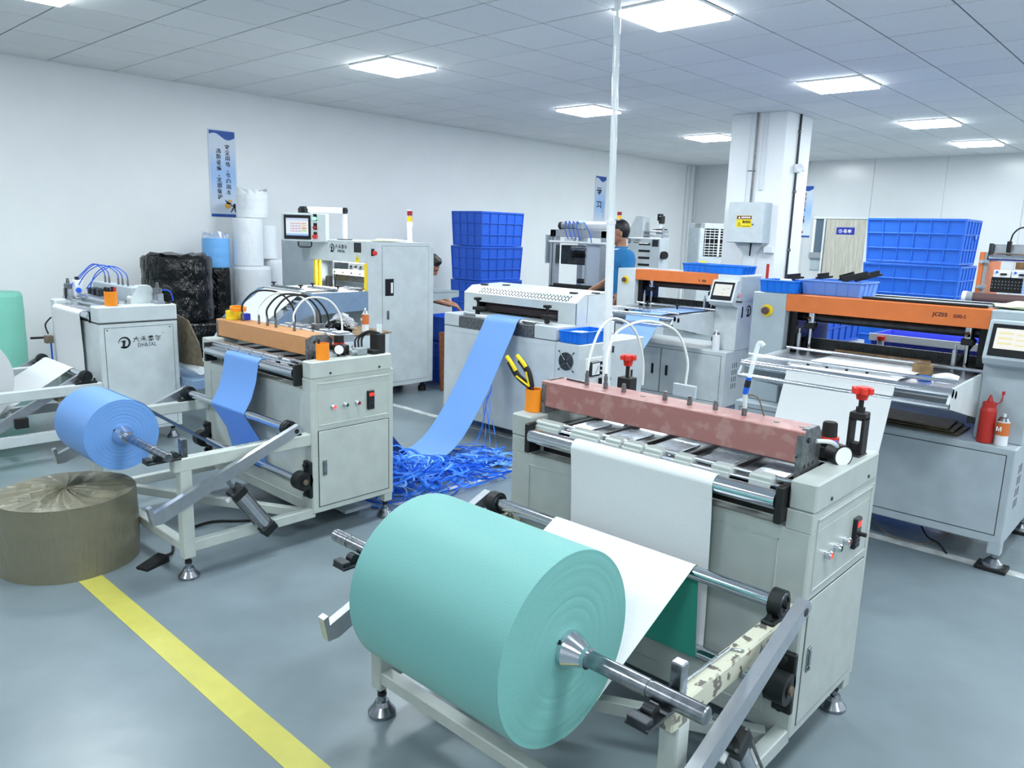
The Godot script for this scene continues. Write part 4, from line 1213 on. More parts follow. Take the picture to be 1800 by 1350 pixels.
	for q in [[2.12, -1.12], [2.40, -1.36], [2.58, -1.12], [2.75, -1.40]]:
		b = MB.new(); b.cyl(V(q[0], 1.06, q[1]), V(q[0], 1.08, q[1]), 0.008); b.cyl(V(q[0], 1.08, q[1]), V(q[0], 1.092, q[1]), 0.022)
		put(b, "wing_knob", M.rubber)
	# outfeed tray
	b = MB.new(); b.ext([P2(-2.46, 0.905), P2(-2.46, 1.035), P2(-2.86, 1.0), P2(-2.86, 0.935)], 0, 2.78, 2.80)
	b.ext([P2(-2.46, 0.905), P2(-2.46, 1.035), P2(-2.86, 1.0), P2(-2.86, 0.935)], 0, 2.06, 2.08)
	b.box(2.06, 0.98, -2.86, 2.8, 0.995, -2.40, 0.002)
	put(b, "outfeed_tray", M.paint_grey)
	# swivel arm and screen
	b = MB.new(); b.cyl(V(2.22, 1.49, -1.85), V(2.22, 1.74, -1.85), 0.026, -1.0, 20)
	put(b, "arm_post", M.white_plastic)
	b = MB.new(); b.box(2.16, 1.488, -1.90, 2.28, 1.498, -1.80, 0.003); b.box(2.19, 1.74, -1.88, 2.25, 1.80, -1.82, 0.02); b.box(1.93, 1.70, -1.60, 2.03, 1.80, -1.50, 0.03); b.cyl(V(1.98, 1.695, -1.55), V(1.98, 1.708, -1.55), 0.06)
	put(b, "arm_elbows", M.bezel)
	pbar("arm_tube", M.white_plastic, V(2.21, 1.77, -1.84), V(2.0, 1.77, -1.57), 0.06, 0.055)
	var q2 := Basis(Vector3.UP, 0.62)
	var sc := V(2.03, 1.60, -1.53)
	b = MB.new(); b.obox(sc, V(0.225, 0.135, 0.04), q2, 0.008)
	var scr := put(b, "screen_box", M.paint_c)
	b = MB.new(); b.obox(sc + q2 * V(-0.065, 0.0, 0.042), V(0.135, 0.115, 0.004), q2, 0.004)
	var bz := put(b, "screen_bezel", M.bezel, scr)
	screen_ui(sc + q2 * V(-0.065, 0.003, 0.0475), q2, 0.225, 0.165, bz, 1)
	for k in 3:
		var bc: Vector3 = sc + q2 * V(0.115, [0.085, 0.0, -0.085][k], 0.04)
		b = MB.new(); b.obox(bc + q2 * V(0, 0.012, 0.002), V(0.018, 0.032, 0.002), q2, 0.002)
		var pl := put(b, "button_plate", M.bezel, scr)
		b = MB.new(); b.cyl(bc, bc + q2 * V(0, 0, 0.03), [0.016, 0.015, 0.022][k])
		put(b, "button", [M.green_lamp, M.dark_red, M.red][k], pl)
	b = MB.new()
	var hx: Vector3 = sc + q2 * V(-0.075, -0.135, 0.0)
	b.tube([hx, hx + V(0, -0.04, 0), hx + V(0, -0.052, 0) + q2 * V(0.012, 0, 0), hx + V(0, -0.052, 0) + q2 * V(0.12, 0, 0), hx + V(0, -0.04, 0) + q2 * V(0.132, 0, 0), hx + q2 * V(0.132, 0, 0)], 0.008, 8)
	put(b, "screen_handle", M.bezel, scr)
	# signal tower
	b = MB.new(); b.cyl(V(2.6, 1.485, -2.36), V(2.6, 1.52, -2.36), 0.032, 0.02); b.cyl(V(2.6, 1.52, -2.36), V(2.6, 1.63, -2.36), 0.026)
	var tw := put(b, "signal_tower", M.white_plastic)
	for k in 3:
		pcyl("signal_lamp", [M.white_lamp, M.yellow_lamp, M.stack_red][k], V(2.6, 1.635 + k * 0.055, -2.36), V(2.6, 1.68 + k * 0.055, -2.36), 0.026, 20, tw)
	pcyl("tower_cap", M.white_plastic, V(2.6, 1.79, -2.36), V(2.6, 1.80, -2.36), 0.026, 20, tw)
	for x in [1.45, 2.42, 2.78]:
		for z in [-1.75, -2.38]:
			b = MB.new(); b.cyl(V(x, 0.0, z), V(x, 0.05, z), 0.04); b.cyl(V(x, 0.05, z), V(x, 0.105, z), 0.018)
			put(b, "machine_foot", M.black)
	# white cloth over the infeed
	thing("cloth_web", "white cloth web running over the tall press infeed rollers", "fabric", V(2.4, 0.5, -1.2))
	web([Vector2(-2.3, 1.009), Vector2(-1.7, 1.009), Vector2(-1.55, 1.045), Vector2(-1.1, 1.045), Vector2(-1.03, 1.022), Vector2(-0.958, 0.972), Vector2(-0.72, 0.815), Vector2(-0.62, 0.72), Vector2(-0.50, 0.55), Vector2(-0.42, 0.40)], 2.06, 2.70, M.white_fab, M.white_fab)
	thing("paper_sheets", "crumpled pale paper sheets on top of the tall press", "paper", V(2.6, 1.49, -2.05))
	b = MB.new()
	for k in 3: b.obox(V(2.55 + k * 0.05, 1.492 + k * 0.006, -2.0 - k * 0.05), V(0.11, 0.002, 0.15), Basis(Vector3.UP, 0.3 + k * 0.5) * Basis(Vector3.RIGHT, 0.03 * (k - 1)), 0.0)
	put(b, "sheets", M.paper)

func screen_ui(c: Vector3, q: Basis, w: float, h: float, parent: Node3D, kind: int) -> void:
	var key := "screen_ui_%d" % kind
	if not M.has(key):
		var im := Image.create(128, 96, false, Image.FORMAT_RGB8)
		im.fill(Color(0.90, 0.95, 0.98))
		if kind == 1:
			im.fill_rect(Rect2i(0, 0, 128, 14), Color(0.80, 0.86, 0.96)); im.fill_rect(Rect2i(0, 86, 128, 10), Color(0.62, 0.78, 0.98))
			for k in 4:
				im.fill_rect(Rect2i(24, 28 + k * 14, 62, 3), Color(0.86, 0.45, 0.50)); im.fill_rect(Rect2i(90, 26 + k * 13, 26, 7), [Color(0.92, 0.72, 0.55), Color(0.92, 0.82, 0.55), Color(0.90, 0.50, 0.40), Color(0.65, 0.88, 0.50)][k])
			for k in 3: im.fill_rect(Rect2i(40 + k * 18, 26, 2, 50), Color(0.72, 0.72, 0.92))
		elif kind == 2:
			im.fill(Color(0.97, 0.98, 0.96))
			for k in 3: im.fill_rect(Rect2i(10, 18 + k * 24, 44, 9), Color(0.96, 0.92, 0.70)); 
			for k in 3: im.fill_rect(Rect2i(64, 22 + k * 24, 52, 8), Color(0.96, 0.93, 0.74))
		else:
			im.fill(Color(0.93, 0.95, 0.94))
			im.fill_rect(Rect2i(60, 40, 26, 5), Color(0.75, 0.80, 0.78)); im.fill_rect(Rect2i(92, 30, 22, 6), Color(0.78, 0.80, 0.80)); im.fill_rect(Rect2i(56, 70, 20, 8), Color(0.92, 0.86, 0.62))
		var m := StandardMaterial3D.new()
		m.albedo_color = Color(0.1, 0.1, 0.1); m.roughness = 0.3
		m.emission_enabled = true; m.emission = Color(1, 1, 1); m.emission_operator = BaseMaterial3D.EMISSION_OP_MULTIPLY; m.emission_texture = tex(im); m.emission_energy_multiplier = 1.0
		M[key] = m
	var b := MB.new()
	b.uvq(c + q * V(-w * 0.5, h * 0.5, 0), c + q * V(w * 0.5, h * 0.5, 0), c + q * V(w * 0.5, -h * 0.5, 0), c + q * V(-w * 0.5, -h * 0.5, 0))
	put(b, "screen", M[key], parent)

# ---------------------------------------------------------------- hooded machine with the hanging blue strip
func machine_e() -> void:
	thing("ultrasonic_machine", "white machine with perforated hood, cooling fan and black star knobs", "machine", V(4.95, 0.0, -2.0))
	var zf := -1.62
	var body := pbox("cabinet", M.paint_white, 3.945, 0.09, -2.35, 5.15, 0.842, zf, 0.006)
	var b := MB.new(); b.box(3.945, 0.845, -2.35, 4.125, 0.945, zf, 0.004); put(b, "counter_block", M.paint_white)
	b = MB.new(); b.box(4.94, 0.845, -2.35, 5.15, 0.945, zf, 0.004); put(b, "counter_block", M.paint_white)
	pbox("counter_gap_shade", M.seam, 3.95, 0.84, -2.34, 5.145, 0.846, zf - 0.004, 0.0)  # thin dark layer imitating the shaded joint below the counter
	pbox("counter_rear", M.paint_white, 4.12, 0.845, -2.35, 4.945, 0.94, -1.78, 0.003)
	pbox("front_tray", M.rough_steel, 4.127, 0.842, zf - 0.14, 4.938, 0.934, zf + 0.006, 0.002)
	b = MB.new()
	b.box(4.02, 0.80, zf - 0.002, 5.09, 0.805, zf + 0.003, 0.001)
	put(b, "sheet_bead", M.paint_white, body)
	b = MB.new()
	b.box(4.02, 0.16, zf - 0.002, 5.09, 0.165, zf + 0.003, 0.001)
	put(b, "sheet_bead", M.paint_white, body)
	# right hand cabinet with fan on the front and instruments on its side
	var cx := 5.37
	var rc := pbox("fan_cabinet", M.paint_white, 5.153, 0.09, -2.45, cx, 0.838, zf, 0.005)
	pcyl("fan_back", M.black, V(5.258, 0.71, zf - 0.001), V(5.258, 0.71, zf + 0.002), 0.066, 32, rc)
	for k in 6:
		var rr := 0.012 + k * 0.0105
		b = MB.new(); b.lathe(V(5.258, 0.71, zf + 0.004), Vector3.BACK, [P2(rr - 0.0016, 0.0), P2(rr - 0.0016, 0.003), P2(rr + 0.0016, 0.003), P2(rr + 0.0016, 0.0)], 28)
		put(b, "fan_guard_ring", M.steel, rc)
	for k in 4:
		var a := PI * 0.25 + k * PI * 0.5
		pcyl("fan_guard_spoke", M.steel, V(5.258 + 0.012 * cos(a), 0.71 + 0.012 * sin(a), zf + 0.006), V(5.258 + 0.095 * cos(a), 0.71 + 0.095 * sin(a), zf + 0.004), 0.003, 8, rc)
		pcyl("fan_screw", M.dark_steel, V(5.258 + 0.095 * cos(a), 0.71 + 0.095 * sin(a), zf), V(5.258 + 0.095 * cos(a), 0.71 + 0.095 * sin(a), zf + 0.007), 0.006, 10, rc)
	pbox("instrument_panel", M.white_plastic, cx - 0.001, 0.46, -1.90, cx + 0.006, 0.735, -1.70, 0.003, rc)
	pbox("ammeter", M.bezel, cx + 0.004, 0.60, -1.85, cx + 0.03, 0.71, -1.735, 0.005, rc)
	pbox("ammeter_dial", M.white_plastic, cx + 0.03, 0.613, -1.836, cx + 0.032, 0.697, -1.748, 0.0, rc)
	pbar("ammeter_needle", M.ink, V(cx + 0.033, 0.622, -1.785), V(cx + 0.033, 0.675, -1.82), 0.004, 0.002, Vector3.RIGHT, rc)
	for p in [[0.69, -1.875], [0.65, -1.875], [0.615, -1.875]]: pcyl("panel_knob", M.black, V(cx + 0.005, p[0], p[1]), V(cx + 0.028, p[0], p[1]), 0.012, 14, rc)
	pbox("cable_connector", M.rubber, cx + 0.004, 0.555, -1.96, cx + 0.05, 0.578, -1.86, 0.003, rc)
	pbox("cable_plug", M.rubber, cx + 0.004, 0.50, -1.90, cx + 0.03, 0.555, -1.86, 0.003, rc)
	pbox("side_latch", M.bezel, cx - 0.001, 0.50, -2.31, cx + 0.004, 0.59, -2.285, 0.002, rc)
	pbox("side_latch", M.bezel, cx - 0.001, 0.75, -2.045, cx + 0.004, 0.80, -2.02, 0.002, rc)
	# hood
	# hood of folded sheet: closed ends, front lip over the slot, perforated slope, top sheet, back sheet
	var hp := [P2(-1.85, 0.945), P2(-1.85, 1.105), P2(-1.945, 1.163), P2(-2.30, 1.175), P2(-2.30, 0.945)]
	b = MB.new()
	b.ext(hp, 0, 3.935, 3.94); b.ext(hp, 0, 5.145, 5.15)
	b.box(3.935, 0.945, -1.853, 4.11, 1.105, -1.85, 0.0); b.box(4.975, 0.945, -1.853, 5.15, 1.105, -1.85, 0.0)
	b.box(4.11, 1.04, -1.853, 4.975, 1.105, -1.85, 0.0)
	b.ext([P2(-1.945, 1.163), P2(-2.30, 1.175), P2(-2.30, 1.172), P2(-1.945, 1.160)], 0, 3.935, 5.15)
	b.box(3.935, 0.945, -2.30, 5.15, 1.174, -2.297, 0.0)
	var s0 := V(0, 1.105, -1.85); var s1 := V(0, 1.163, -1.945)
	var hd := (s1 - s0).normalized(); var hn := V(0, 0.853, 0.521)
	var hl := s0.distance_to(s1)
	var sq := func(x0: float, u0: float, x1: float, u1: float) -> void:
		for off in [0.0, -0.002]:
			var h: Vector3 = hn * off
			b.fq(V(x0, 0, 0) + s0 + hd * u0 + h, V(x1, 0, 0) + s0 + hd * u0 + h, V(x1, 0, 0) + s0 + hd * u1 + h, V(x0, 0, 0) + s0 + hd * u1 + h, hn if off == 0.0 else -hn)
	var vx0 := 4.09; var vx1 := vx0 + 28 * 0.0345
	sq.call(3.935, 0.0, vx0, hl); sq.call(vx1, 0.0, 5.15, hl)
	sq.call(vx0, 0.0, vx1, 0.010); sq.call(vx0, 0.090, vx1, hl)
	for row in 2:
		for k in 28:
			# each cell keeps its rim and a diagonal web, which leaves two triangular holes
			var x0 := vx0 + k * 0.0345; var x1 := x0 + 0.0345
			var u0 := 0.010 + row * 0.040; var u1 := u0 + 0.040
			sq.call(x0, u0, x0 + 0.005, u1); sq.call(x1 - 0.005, u0, x1, u1)
			sq.call(x0 + 0.005, u0, x1 - 0.005, u0 + 0.004); sq.call(x0 + 0.005, u1 - 0.004, x1 - 0.005, u1)
			for off in [0.0, -0.002]:
				var h: Vector3 = s0 + hn * off
				b.fq(V(x0 + 0.005, 0, 0) + hd * (u1 - 0.004) + h, V(x0 + 0.010, 0, 0) + hd * (u1 - 0.004) + h, V(x1 - 0.005, 0, 0) + hd * (u0 + 0.009) + h, V(x1 - 0.005, 0, 0) + hd * (u0 + 0.004) + h, hn if off == 0.0 else -hn)
				b.ft(V(x0 + 0.005, 0, 0) + hd * (u1 - 0.004) + h, V(x0 + 0.005, 0, 0) + hd * (u1 - 0.010) + h, V(x1 - 0.005, 0, 0) + hd * (u0 + 0.004) + h, hn if off == 0.0 else -hn)
				b.ft(V(x0 + 0.005, 0, 0) + hd * (u1 - 0.010) + h, V(x1 - 0.010, 0, 0) + hd * (u0 + 0.004) + h, V(x1 - 0.005, 0, 0) + hd * (u0 + 0.004) + h, hn if off == 0.0 else -hn)
	var hood := put(b, "hood", M.paint_white)
	pbox("hood_gap_shade", M.seam, 5.149, 0.955, -1.985, 5.1508, 1.16, -1.982, 0.0, hood)  # dark line painted as shade in the hood joint
	pbox("horn_carrier", M.dark_iron, 4.02, 1.06, -2.20, 5.05, 1.13, -2.03, 0.004)
	pbox("roller_end_plate", M.dark_iron, 4.03, 0.945, -2.1, 4.06, 1.07, -1.90, 0.004)
	pbox("roller_end_plate", M.dark_iron, 5.02, 0.945, -2.1, 5.05, 1.07, -1.90, 0.004)
	for p in [[4.02, -1.98], [4.16, -2.1], [4.985, -1.98], [5.09, -2.12]]:
		pbox("hood_hinge", M.black, p[0], 1.165, p[1] - 0.02, p[0] + 0.06, 1.178, p[1] + 0.02, 0.003, hood)
	pcyl("embossing_roller", M.dark_roller, V(4.12, 1.0, -1.97), V(4.97, 1.0, -1.97), 0.045, 28)
	for x in [4.222, 4.965]:
		b = MB.new(); b.cyl(V(x, 0.945, -1.735), V(x, 1.06, -1.735), 0.009); b.box(x - 0.03, 0.985, -1.76, x + 0.07, 1.012, -1.70, 0.004); b.cyl(V(x, 0.95, -1.735), V(x, 0.985, -1.735), 0.02)
		var ks := put(b, "knob_bracket", M.rubber)
		b = MB.new(); b.cyl(V(x, 1.05, -1.735), V(x, 1.07, -1.735), 0.014)
		for k in 5:
			var a := TAU * k / 5.0
			b.cyl(V(x + 0.022 * cos(a), 1.065, -1.735 + 0.022 * sin(a)), V(x + 0.022 * cos(a), 1.084, -1.735 + 0.022 * sin(a)), 0.012, -1.0, 12)
		b.cyl(V(x, 1.066, -1.735), V(x, 1.086, -1.735), 0.024)
		put(b, "star_knob", M.black, ks)
	for k in 4: pbox("guide_block", M.white_plastic, 4.29 + k * 0.125, 0.934, -1.68, 4.41 + k * 0.125, 0.957, -1.64, 0.004)
	pcyl("guide_rod", M.chrome, V(4.14, 0.952, -1.66), V(4.40, 0.952, -1.66), 0.009)
	pcyl("guide_rod", M.chrome, V(4.72, 0.952, -1.66), V(4.93, 0.952, -1.66), 0.009)
	for x in [4.0, 4.75, 5.32]:
		b = MB.new(); b.cyl(V(x, 0.0, -1.75), V(x, 0.04, -1.75), 0.045, 0.03); b.cyl(V(x, 0.04, -1.75), V(x, 0.095, -1.75), 0.014)
		put(b, "machine_foot", M.black)
		b = MB.new(); b.cyl(V(x, 0.0, -2.25), V(x, 0.04, -2.25), 0.045, 0.03); b.cyl(V(x, 0.04, -2.25), V(x, 0.095, -2.25), 0.014)
		put(b, "machine_foot", M.black)
	# hanging strip from the tan-beam machine up to this one
	thing("cloth_web", "blue fabric strip hanging in a long loop before the hooded machine", "fabric", V(4.62, 0.04, -0.7))
	var pts := [Vector2(-1.78, 0.962), Vector2(-1.66, 0.966), Vector2(-1.60, 0.945), Vector2(-1.55, 0.88), Vector2(-1.42, 0.70), Vector2(-1.28, 0.50), Vector2(-1.10, 0.28), Vector2(-0.92, 0.12), Vector2(-0.72, 0.055), Vector2(-0.52, 0.12), Vector2(-0.30, 0.33), Vector2(-0.05, 0.66), Vector2(0.09, 0.88), Vector2(0.16, 0.932)]
	var sp := smooth(pts, 5)
	var xa := []; var xb := []
	for k in sp.size():
		var f := float(k) / (sp.size() - 1)
		xa.append(lerpf(4.42, 4.58, f)); xb.append(lerpf(4.755, 4.95, f))
	b = MB.new(); b.strip(sp, xa, xb, 0.0008, 8)
	put(b, "cloth_face", M.blue_fab)
	b = MB.new(); b.strip(sp, xa, xb, -0.0008, 8)
	put(b, "cloth_back", M.blue_fab)
	# tray on the right cabinet
	tray(V(5.268, 0.8395, -1.81), 0.195, 0.35, 0.088, "bright blue plastic tray with paper scraps on the hooded machine", M.tray, 0.0)
	pbox("paper_scrap", M.white_plastic, 5.20, 0.905, -1.80, 5.30, 0.915, -1.68, 0.002)
	pbox("paper_scrap", M.white_plastic, 5.26, 0.916, -1.78, 5.35, 0.922, -1.70, 0.002)

# shallow plastic tray with tapering sides, ribs and a rolled rim; centre of the bottom at `at`, w along x, d along z
func tray(at: Vector3, w: float, d: float, h: float, label: String, m: Material, turn := 0.0, nm := "plastic_tray", cat := "tray", group := "") -> Node3D:
	var t := thing(nm, label, cat, at, group)
	var b := MB.new()
	var k := 0.94
	b.box(at.x - w * 0.5 * k, at.y + 0.001, at.z - d * 0.5 * k, at.x + w * 0.5 * k, at.y + 0.005, at.z + d * 0.5 * k, 0.001)
	put(b, "tray_floor", m)
	for s in 4:
		b = MB.new()
		var a := PI * 0.5 * s
		var q := Basis(Vector3.UP, a)
		var hw := (w if s % 2 == 0 else d) * 0.5; var hd := (d if s % 2 == 0 else w) * 0.5
		var p0 := at + q * V(-hw * k, 0.001, hd * k); var p1 := at + q * V(hw * k, 0.001, hd * k)
		var p2 := at + q * V(hw, h, hd); var p3 := at + q * V(-hw, h, hd)
		var inn := q * V(0, 0, -0.003)
		var nn := (p1 - p0).cross(p3 - p0).normalized()
		if nn.dot(q * V(0, 0, 1)) < 0.0: nn = -nn
		b.fq(p0, p1, p2, p3, nn); b.fq(p0 + inn, p1 + inn, p2 + inn, p3 + inn, -nn)
		b.fq(p2, p3, p3 + inn, p2 + inn, Vector3.UP)
		var sw := put(b, "tray_wall", m)
		b = MB.new()
		b.bar(p3 + q * V(0, -0.004, 0.002), p2 + q * V(0, -0.004, 0.002), 0.010, 0.010)
		put(b, "tray_rim", m, sw)
		var nr := 4 if s % 2 == 0 else 3
		for i in nr:
			var f := (i + 1.0) / (nr + 1.0)
			pbar("tray_rib", m, p0.lerp(p1, f) + q * V(0, 0.004, 0), p3.lerp(p2, f) + q * V(0, -0.006, 0.001), 0.006, 0.008, q * V(0, 0, 1), sw)
	t.rotation.y = turn
	return t

# ---------------------------------------------------------------- orange beam presses
func orange_press(label: String, x0: float, x1: float, zc: float, zu: float, zb: float, tz: float, colw: float, paint: Material, big: bool) -> void:
	thing("flatbed_press", label, "machine", V((x0 + x1) * 0.5, 0.0, (zc + zb) * 0.5))
	var cab := pbox("cabinet", paint, x0, 0.14, zb, x1, 0.64, zc, 0.006)
	var b := MB.new()
	for x in [x0 + 0.03, x1 - 0.03]:
		for z in [zc - 0.03, zb + 0.03]:
			pbox("corner_leg", paint, x - 0.03, 0.085, z - 0.03, x + 0.03, 0.15, z + 0.03, 0.003, cab)
			b = MB.new(); b.lathe(V(x, 0.02, z), Vector3.UP, [P2(0.0, 0.0), P2(0.05, 0.0), P2(0.046, 0.018), P2(0.025, 0.04), P2(0.012, 0.045), P2(0.012, 0.075)], 20)
			put(b, "levelling_foot", M.steel, cab)
			pbox("rubber_pad", M.rubber, x - 0.07, 0.0, z - 0.055, x + 0.07, 0.022, z + 0.055, 0.004, cab)
	# front doors
	var dn := 1 if big else 2
	for k in dn:
		var dx0 := lerpf(x0 + 0.035, x1 - 0.035, float(k) / dn) + (0.0 if k == 0 else 0.008)
		var dx1 := lerpf(x0 + 0.035, x1 - 0.035, (k + 1.0) / dn) - 0.004
		pbox("door_gap_shade", M.seam, dx0 - 0.004, 0.185, zc - 0.004, dx1 + 0.004, 0.606, zc + 0.0008, 0.0)  # dark rim painted as the shaded gap round each door
		var d := pbox("door", paint, dx0, 0.189, zc - 0.004, dx1, 0.602, zc + 0.003, 0.002)
		if not big: pbox("door_pull", M.bezel, (dx1 - 0.09) if k == 0 else (dx0 + 0.05), 0.355, zc + 0.002, (dx1 - 0.065) if k == 0 else (dx0 + 0.075), 0.45, zc + 0.007, 0.003, d)
	# louvres on the right side of the cabinet
	b = MB.new()
	for i in 3:
		for j in 4: b.box(x1 - 0.002, 0.30 + j * 0.062, zc - 0.16 - i * 0.035, x1 + 0.001, 0.345 + j * 0.062, zc - 0.15 - i * 0.035, 0.0)
	put(b, "side_louvres", M.seam, cab).set_meta("kind", "stuff")
	# columns
	pbox("side_column", paint, x0 + 0.005, 0.64, zb + 0.03, x0 + colw, 1.303, zu, 0.005)
	var rc := pbox("side_column", paint, x1 - colw, 0.64, zb + 0.03, x1 + 0.004, 1.303, zu, 0.005)
	b = MB.new(); b.cyl(V(x0 + colw * 0.48, 1.195, zu), V(x0 + colw * 0.48, 1.195, zu + 0.008), 0.036, -1.0, 28)
	var es := put(b, "stop_ring", M.yellow)
	b = MB.new(); b.cyl(V(x0 + colw * 0.46, 1.195, zu + 0.006), V(x0 + colw * 0.46, 1.195, zu + 0.022), 0.014); b.cyl(V(x0 + colw * 0.46, 1.195, zu + 0.02), V(x0 + colw * 0.46, 1.195, zu + 0.034), 0.024, 0.021)
	put(b, "stop_button", M.brown_roller, es)
	# orange beam and top cover
	var bx0 := x0 + colw; var bx1 := x1 - colw
	var bm := pbox("orange_beam", M.orange, bx0, 1.203, zu - 0.14, bx1, 1.303, zu, 0.003)
	pbox("top_cover", M.paint_grey, bx0, 1.29, zb + 0.06, bx1, 1.303, zu - 0.14, 0.002)
	if big:
		latin("model_lettering", "JCZS5", V(7.60, 1.258, zu + 0.001), Vector3.RIGHT, Vector3.UP, 0.020, M.ink, bm, true)
		latin("model_lettering", "600-I", V(7.692, 1.256, zu + 0.001), Vector3.RIGHT, Vector3.UP, 0.018, M.sign_brown, bm, true)
	else:
		latin("model_lettering", "5   500", V(5.20, 1.235, zu + 0.001), Vector3.RIGHT, Vector3.UP, 0.018, M.ink, bm, true)
	# dark inside: side plates, pressure roller, guide pillars, knife bar
	for x in [bx0, bx1 - 0.05]:
		pbox("inner_plate", M.plate, x, 0.70, zb + 0.1, x + 0.05, 1.203, zu - 0.06, 0.002)
	pcyl("pressure_roller", M.dark_roller if not big else M.dark_steel, V(bx0 + 0.05, 1.168, zu - 0.17), V(bx1 - 0.05, 1.168, zu - 0.17), 0.03, 24)
	for x in [bx0 + 0.11, bx1 - 0.11]:
		b = MB.new(); b.cyl(V(x, 0.90, zu - 0.13), V(x, 1.15, zu - 0.13), 0.012); b.cyl(V(x, 1.13, zu - 0.13), V(x, 1.20, zu - 0.13), 0.026); b.cyl(V(x, 1.15, zu - 0.1), V(x, 1.165, zu - 0.09), 0.012)
		put(b, "guide_pillar", M.chrome)
		b = MB.new(); b.cyl(V(x + 0.03, 1.13, zu - 0.13), V(x - 0.05, 0.99, zu - 0.16), 0.012); b.box(x - 0.03, 1.10, zu - 0.16, x + 0.03, 1.135, zu - 0.1, 0.004)
		put(b, "swing_link", M.rubber)
		b = MB.new(); b.cyl(V(x - 0.045, 0.86, zu - 0.08), V(x - 0.045, 1.07, zu - 0.08), 0.013); b.cyl(V(x - 0.045, 1.07, zu - 0.08), V(x - 0.045, 1.1, zu - 0.08), 0.006)
		put(b, "shock_absorber", M.alu)
	var kb := pbox("knife_bar", M.dark_iron, bx0 + 0.06, 0.965, zu - 0.24, bx1 - 0.06, 1.035, zu - 0.20, 0.004)
	var nh := 13 if big else 9
	for k in nh:
		var x := lerpf(bx0 + 0.11, bx1 - 0.11, k / (nh - 1.0))
		b = MB.new(); b.lathe(V(x, 1.0, zu - 0.2), Vector3.BACK, [P2(0.016, 0.0), P2(0.015, 0.004), P2(0.009, 0.004), P2(0.008, 0.001), P2(0.0, 0.001)], 14)
		put(b, "knife_screw", M.black if big else M.dark_steel, kb)
	pbox("anvil_plate", M.rough_steel, bx0 + 0.05, 0.90, zu - 0.25, bx1 - 0.05, 0.965, zu - 0.19, 0.003)
	# infeed table
	var px0 := bx0 + 0.02; var px1 := bx1 - 0.0
	for x in [px0, px1 - 0.012]:
		b = MB.new(); b.ext([P2(zu - 0.05, 0.975), P2(tz - 0.0, 0.965), P2(tz + 0.05, 0.90), P2(tz + 0.03, 0.875), P2(zu - 0.05, 0.735)], 0, x, x + 0.012)
		put(b, "table_cheek", M.paint_white)
	pbox("table_plate", M.alu, px0 + 0.012, 0.945, zu - 0.18, px1 - 0.012, 0.955, tz - 0.02, 0.002)
	pcyl("feed_roller", M.chrome, V(px0, 0.945, tz + 0.0), V(px1, 0.945, tz + 0.0), 0.022, 24)
	pcyl("feed_roller", M.chrome, V(px0, 0.93, tz - 0.06), V(px1, 0.93, tz - 0.06), 0.020, 24)
	pcyl("tension_bar", M.chrome, V(px0, 0.885, tz + 0.035), V(px1, 0.885, tz + 0.035), 0.014, 20)
	pcyl("cross_bar", M.chrome, V(px0, 0.988, tz - 0.07), V(px1, 0.988, tz - 0.07), 0.009, 14)
	pcyl("cross_bar", M.chrome, V(px0, 0.985, zu - 0.03), V(px1, 0.985, zu - 0.03), 0.011, 14)
	for k in (5 if big else 4):
		var gx := lerpf(px0 + 0.22, px1 - 0.42, k / (4.0 if big else 3.0))
		b = MB.new(); b.box(gx, 0.958, tz - 0.11, gx + 0.12, 0.985, tz - 0.075, 0.003); b.box(gx + 0.04, 0.956, zu - 0.04, gx + 0.06, 0.965, tz - 0.1, 0.001)
		put(b, "edge_guide", M.white_plastic if big else M.alu)
	for x in [px0 + 0.20, px0 + 0.52]:
		b = MB.new(); b.cyl(V(x, 0.97, zu + 0.1), V(x, 1.0, zu + 0.1), 0.008); b.cyl(V(x, 1.0, zu + 0.1), V(x, 1.012, zu + 0.1), 0.026, -1.0, 12)
		if not big: put(b, "wing_knob", M.rubber)
	# control screen on the right column
	var sw := 0.125 if big else 0.115
	var q := Basis(Vector3.RIGHT, -0.30)
	var sc := V(x1 - colw * 0.5 + (0.03 if big else 0.0), 1.15, zu + 0.06)
	b = MB.new(); b.ext([P2(zu - 0.002, 1.26), P2(zu + 0.055, 1.255), P2(zu + 0.125, 1.075), P2(zu + 0.10, 1.045), P2(zu - 0.002, 1.02)], 0, sc.x - sw, sc.x + sw)
	var sb := put(b, "screen_housing", paint)
	var fc := V(sc.x, 1.165, zu + 0.0915); var fq := Basis(Vector3.RIGHT, -0.371)
	b = MB.new(); b.obox(fc, V(sw * 0.86, 0.082, 0.004), fq, 0.004)
	var bz := put(b, "screen_bezel", M.bezel, sb)
	screen_ui(fc + fq * V(0, 0.008, 0.005), fq, sw * 1.42, 0.105, bz, 2 if big else 3)
	if not big:
		button(V(sc.x + sw, 1.13, zu + 0.03), M.red_lamp, 0.02, 0.018)
		pcyl("key_switch", M.black, V(sc.x + sw, 1.08, zu + 0.05), V(sc.x + sw + 0.05, 1.08, zu + 0.04), 0.008)
		pbox("side_door", M.paint_grey, x1 + 0.003, 1.07, zb + 0.06, x1 + 0.010, 1.29, zu - 0.04, 0.004, rc)
		b = MB.new(); emblem(b, V(x1 + 0.0055, 0.985, (zb + zu) * 0.5 + 0.02), Vector3.FORWARD, Vector3.UP, 0.052)
		put(b, "emblem", M.ink, rc)
		pbox("side_slot", M.bezel, x1 + 0.003, 0.93, zu - 0.10, x1 + 0.007, 1.03, zu - 0.08, 0.002, rc)

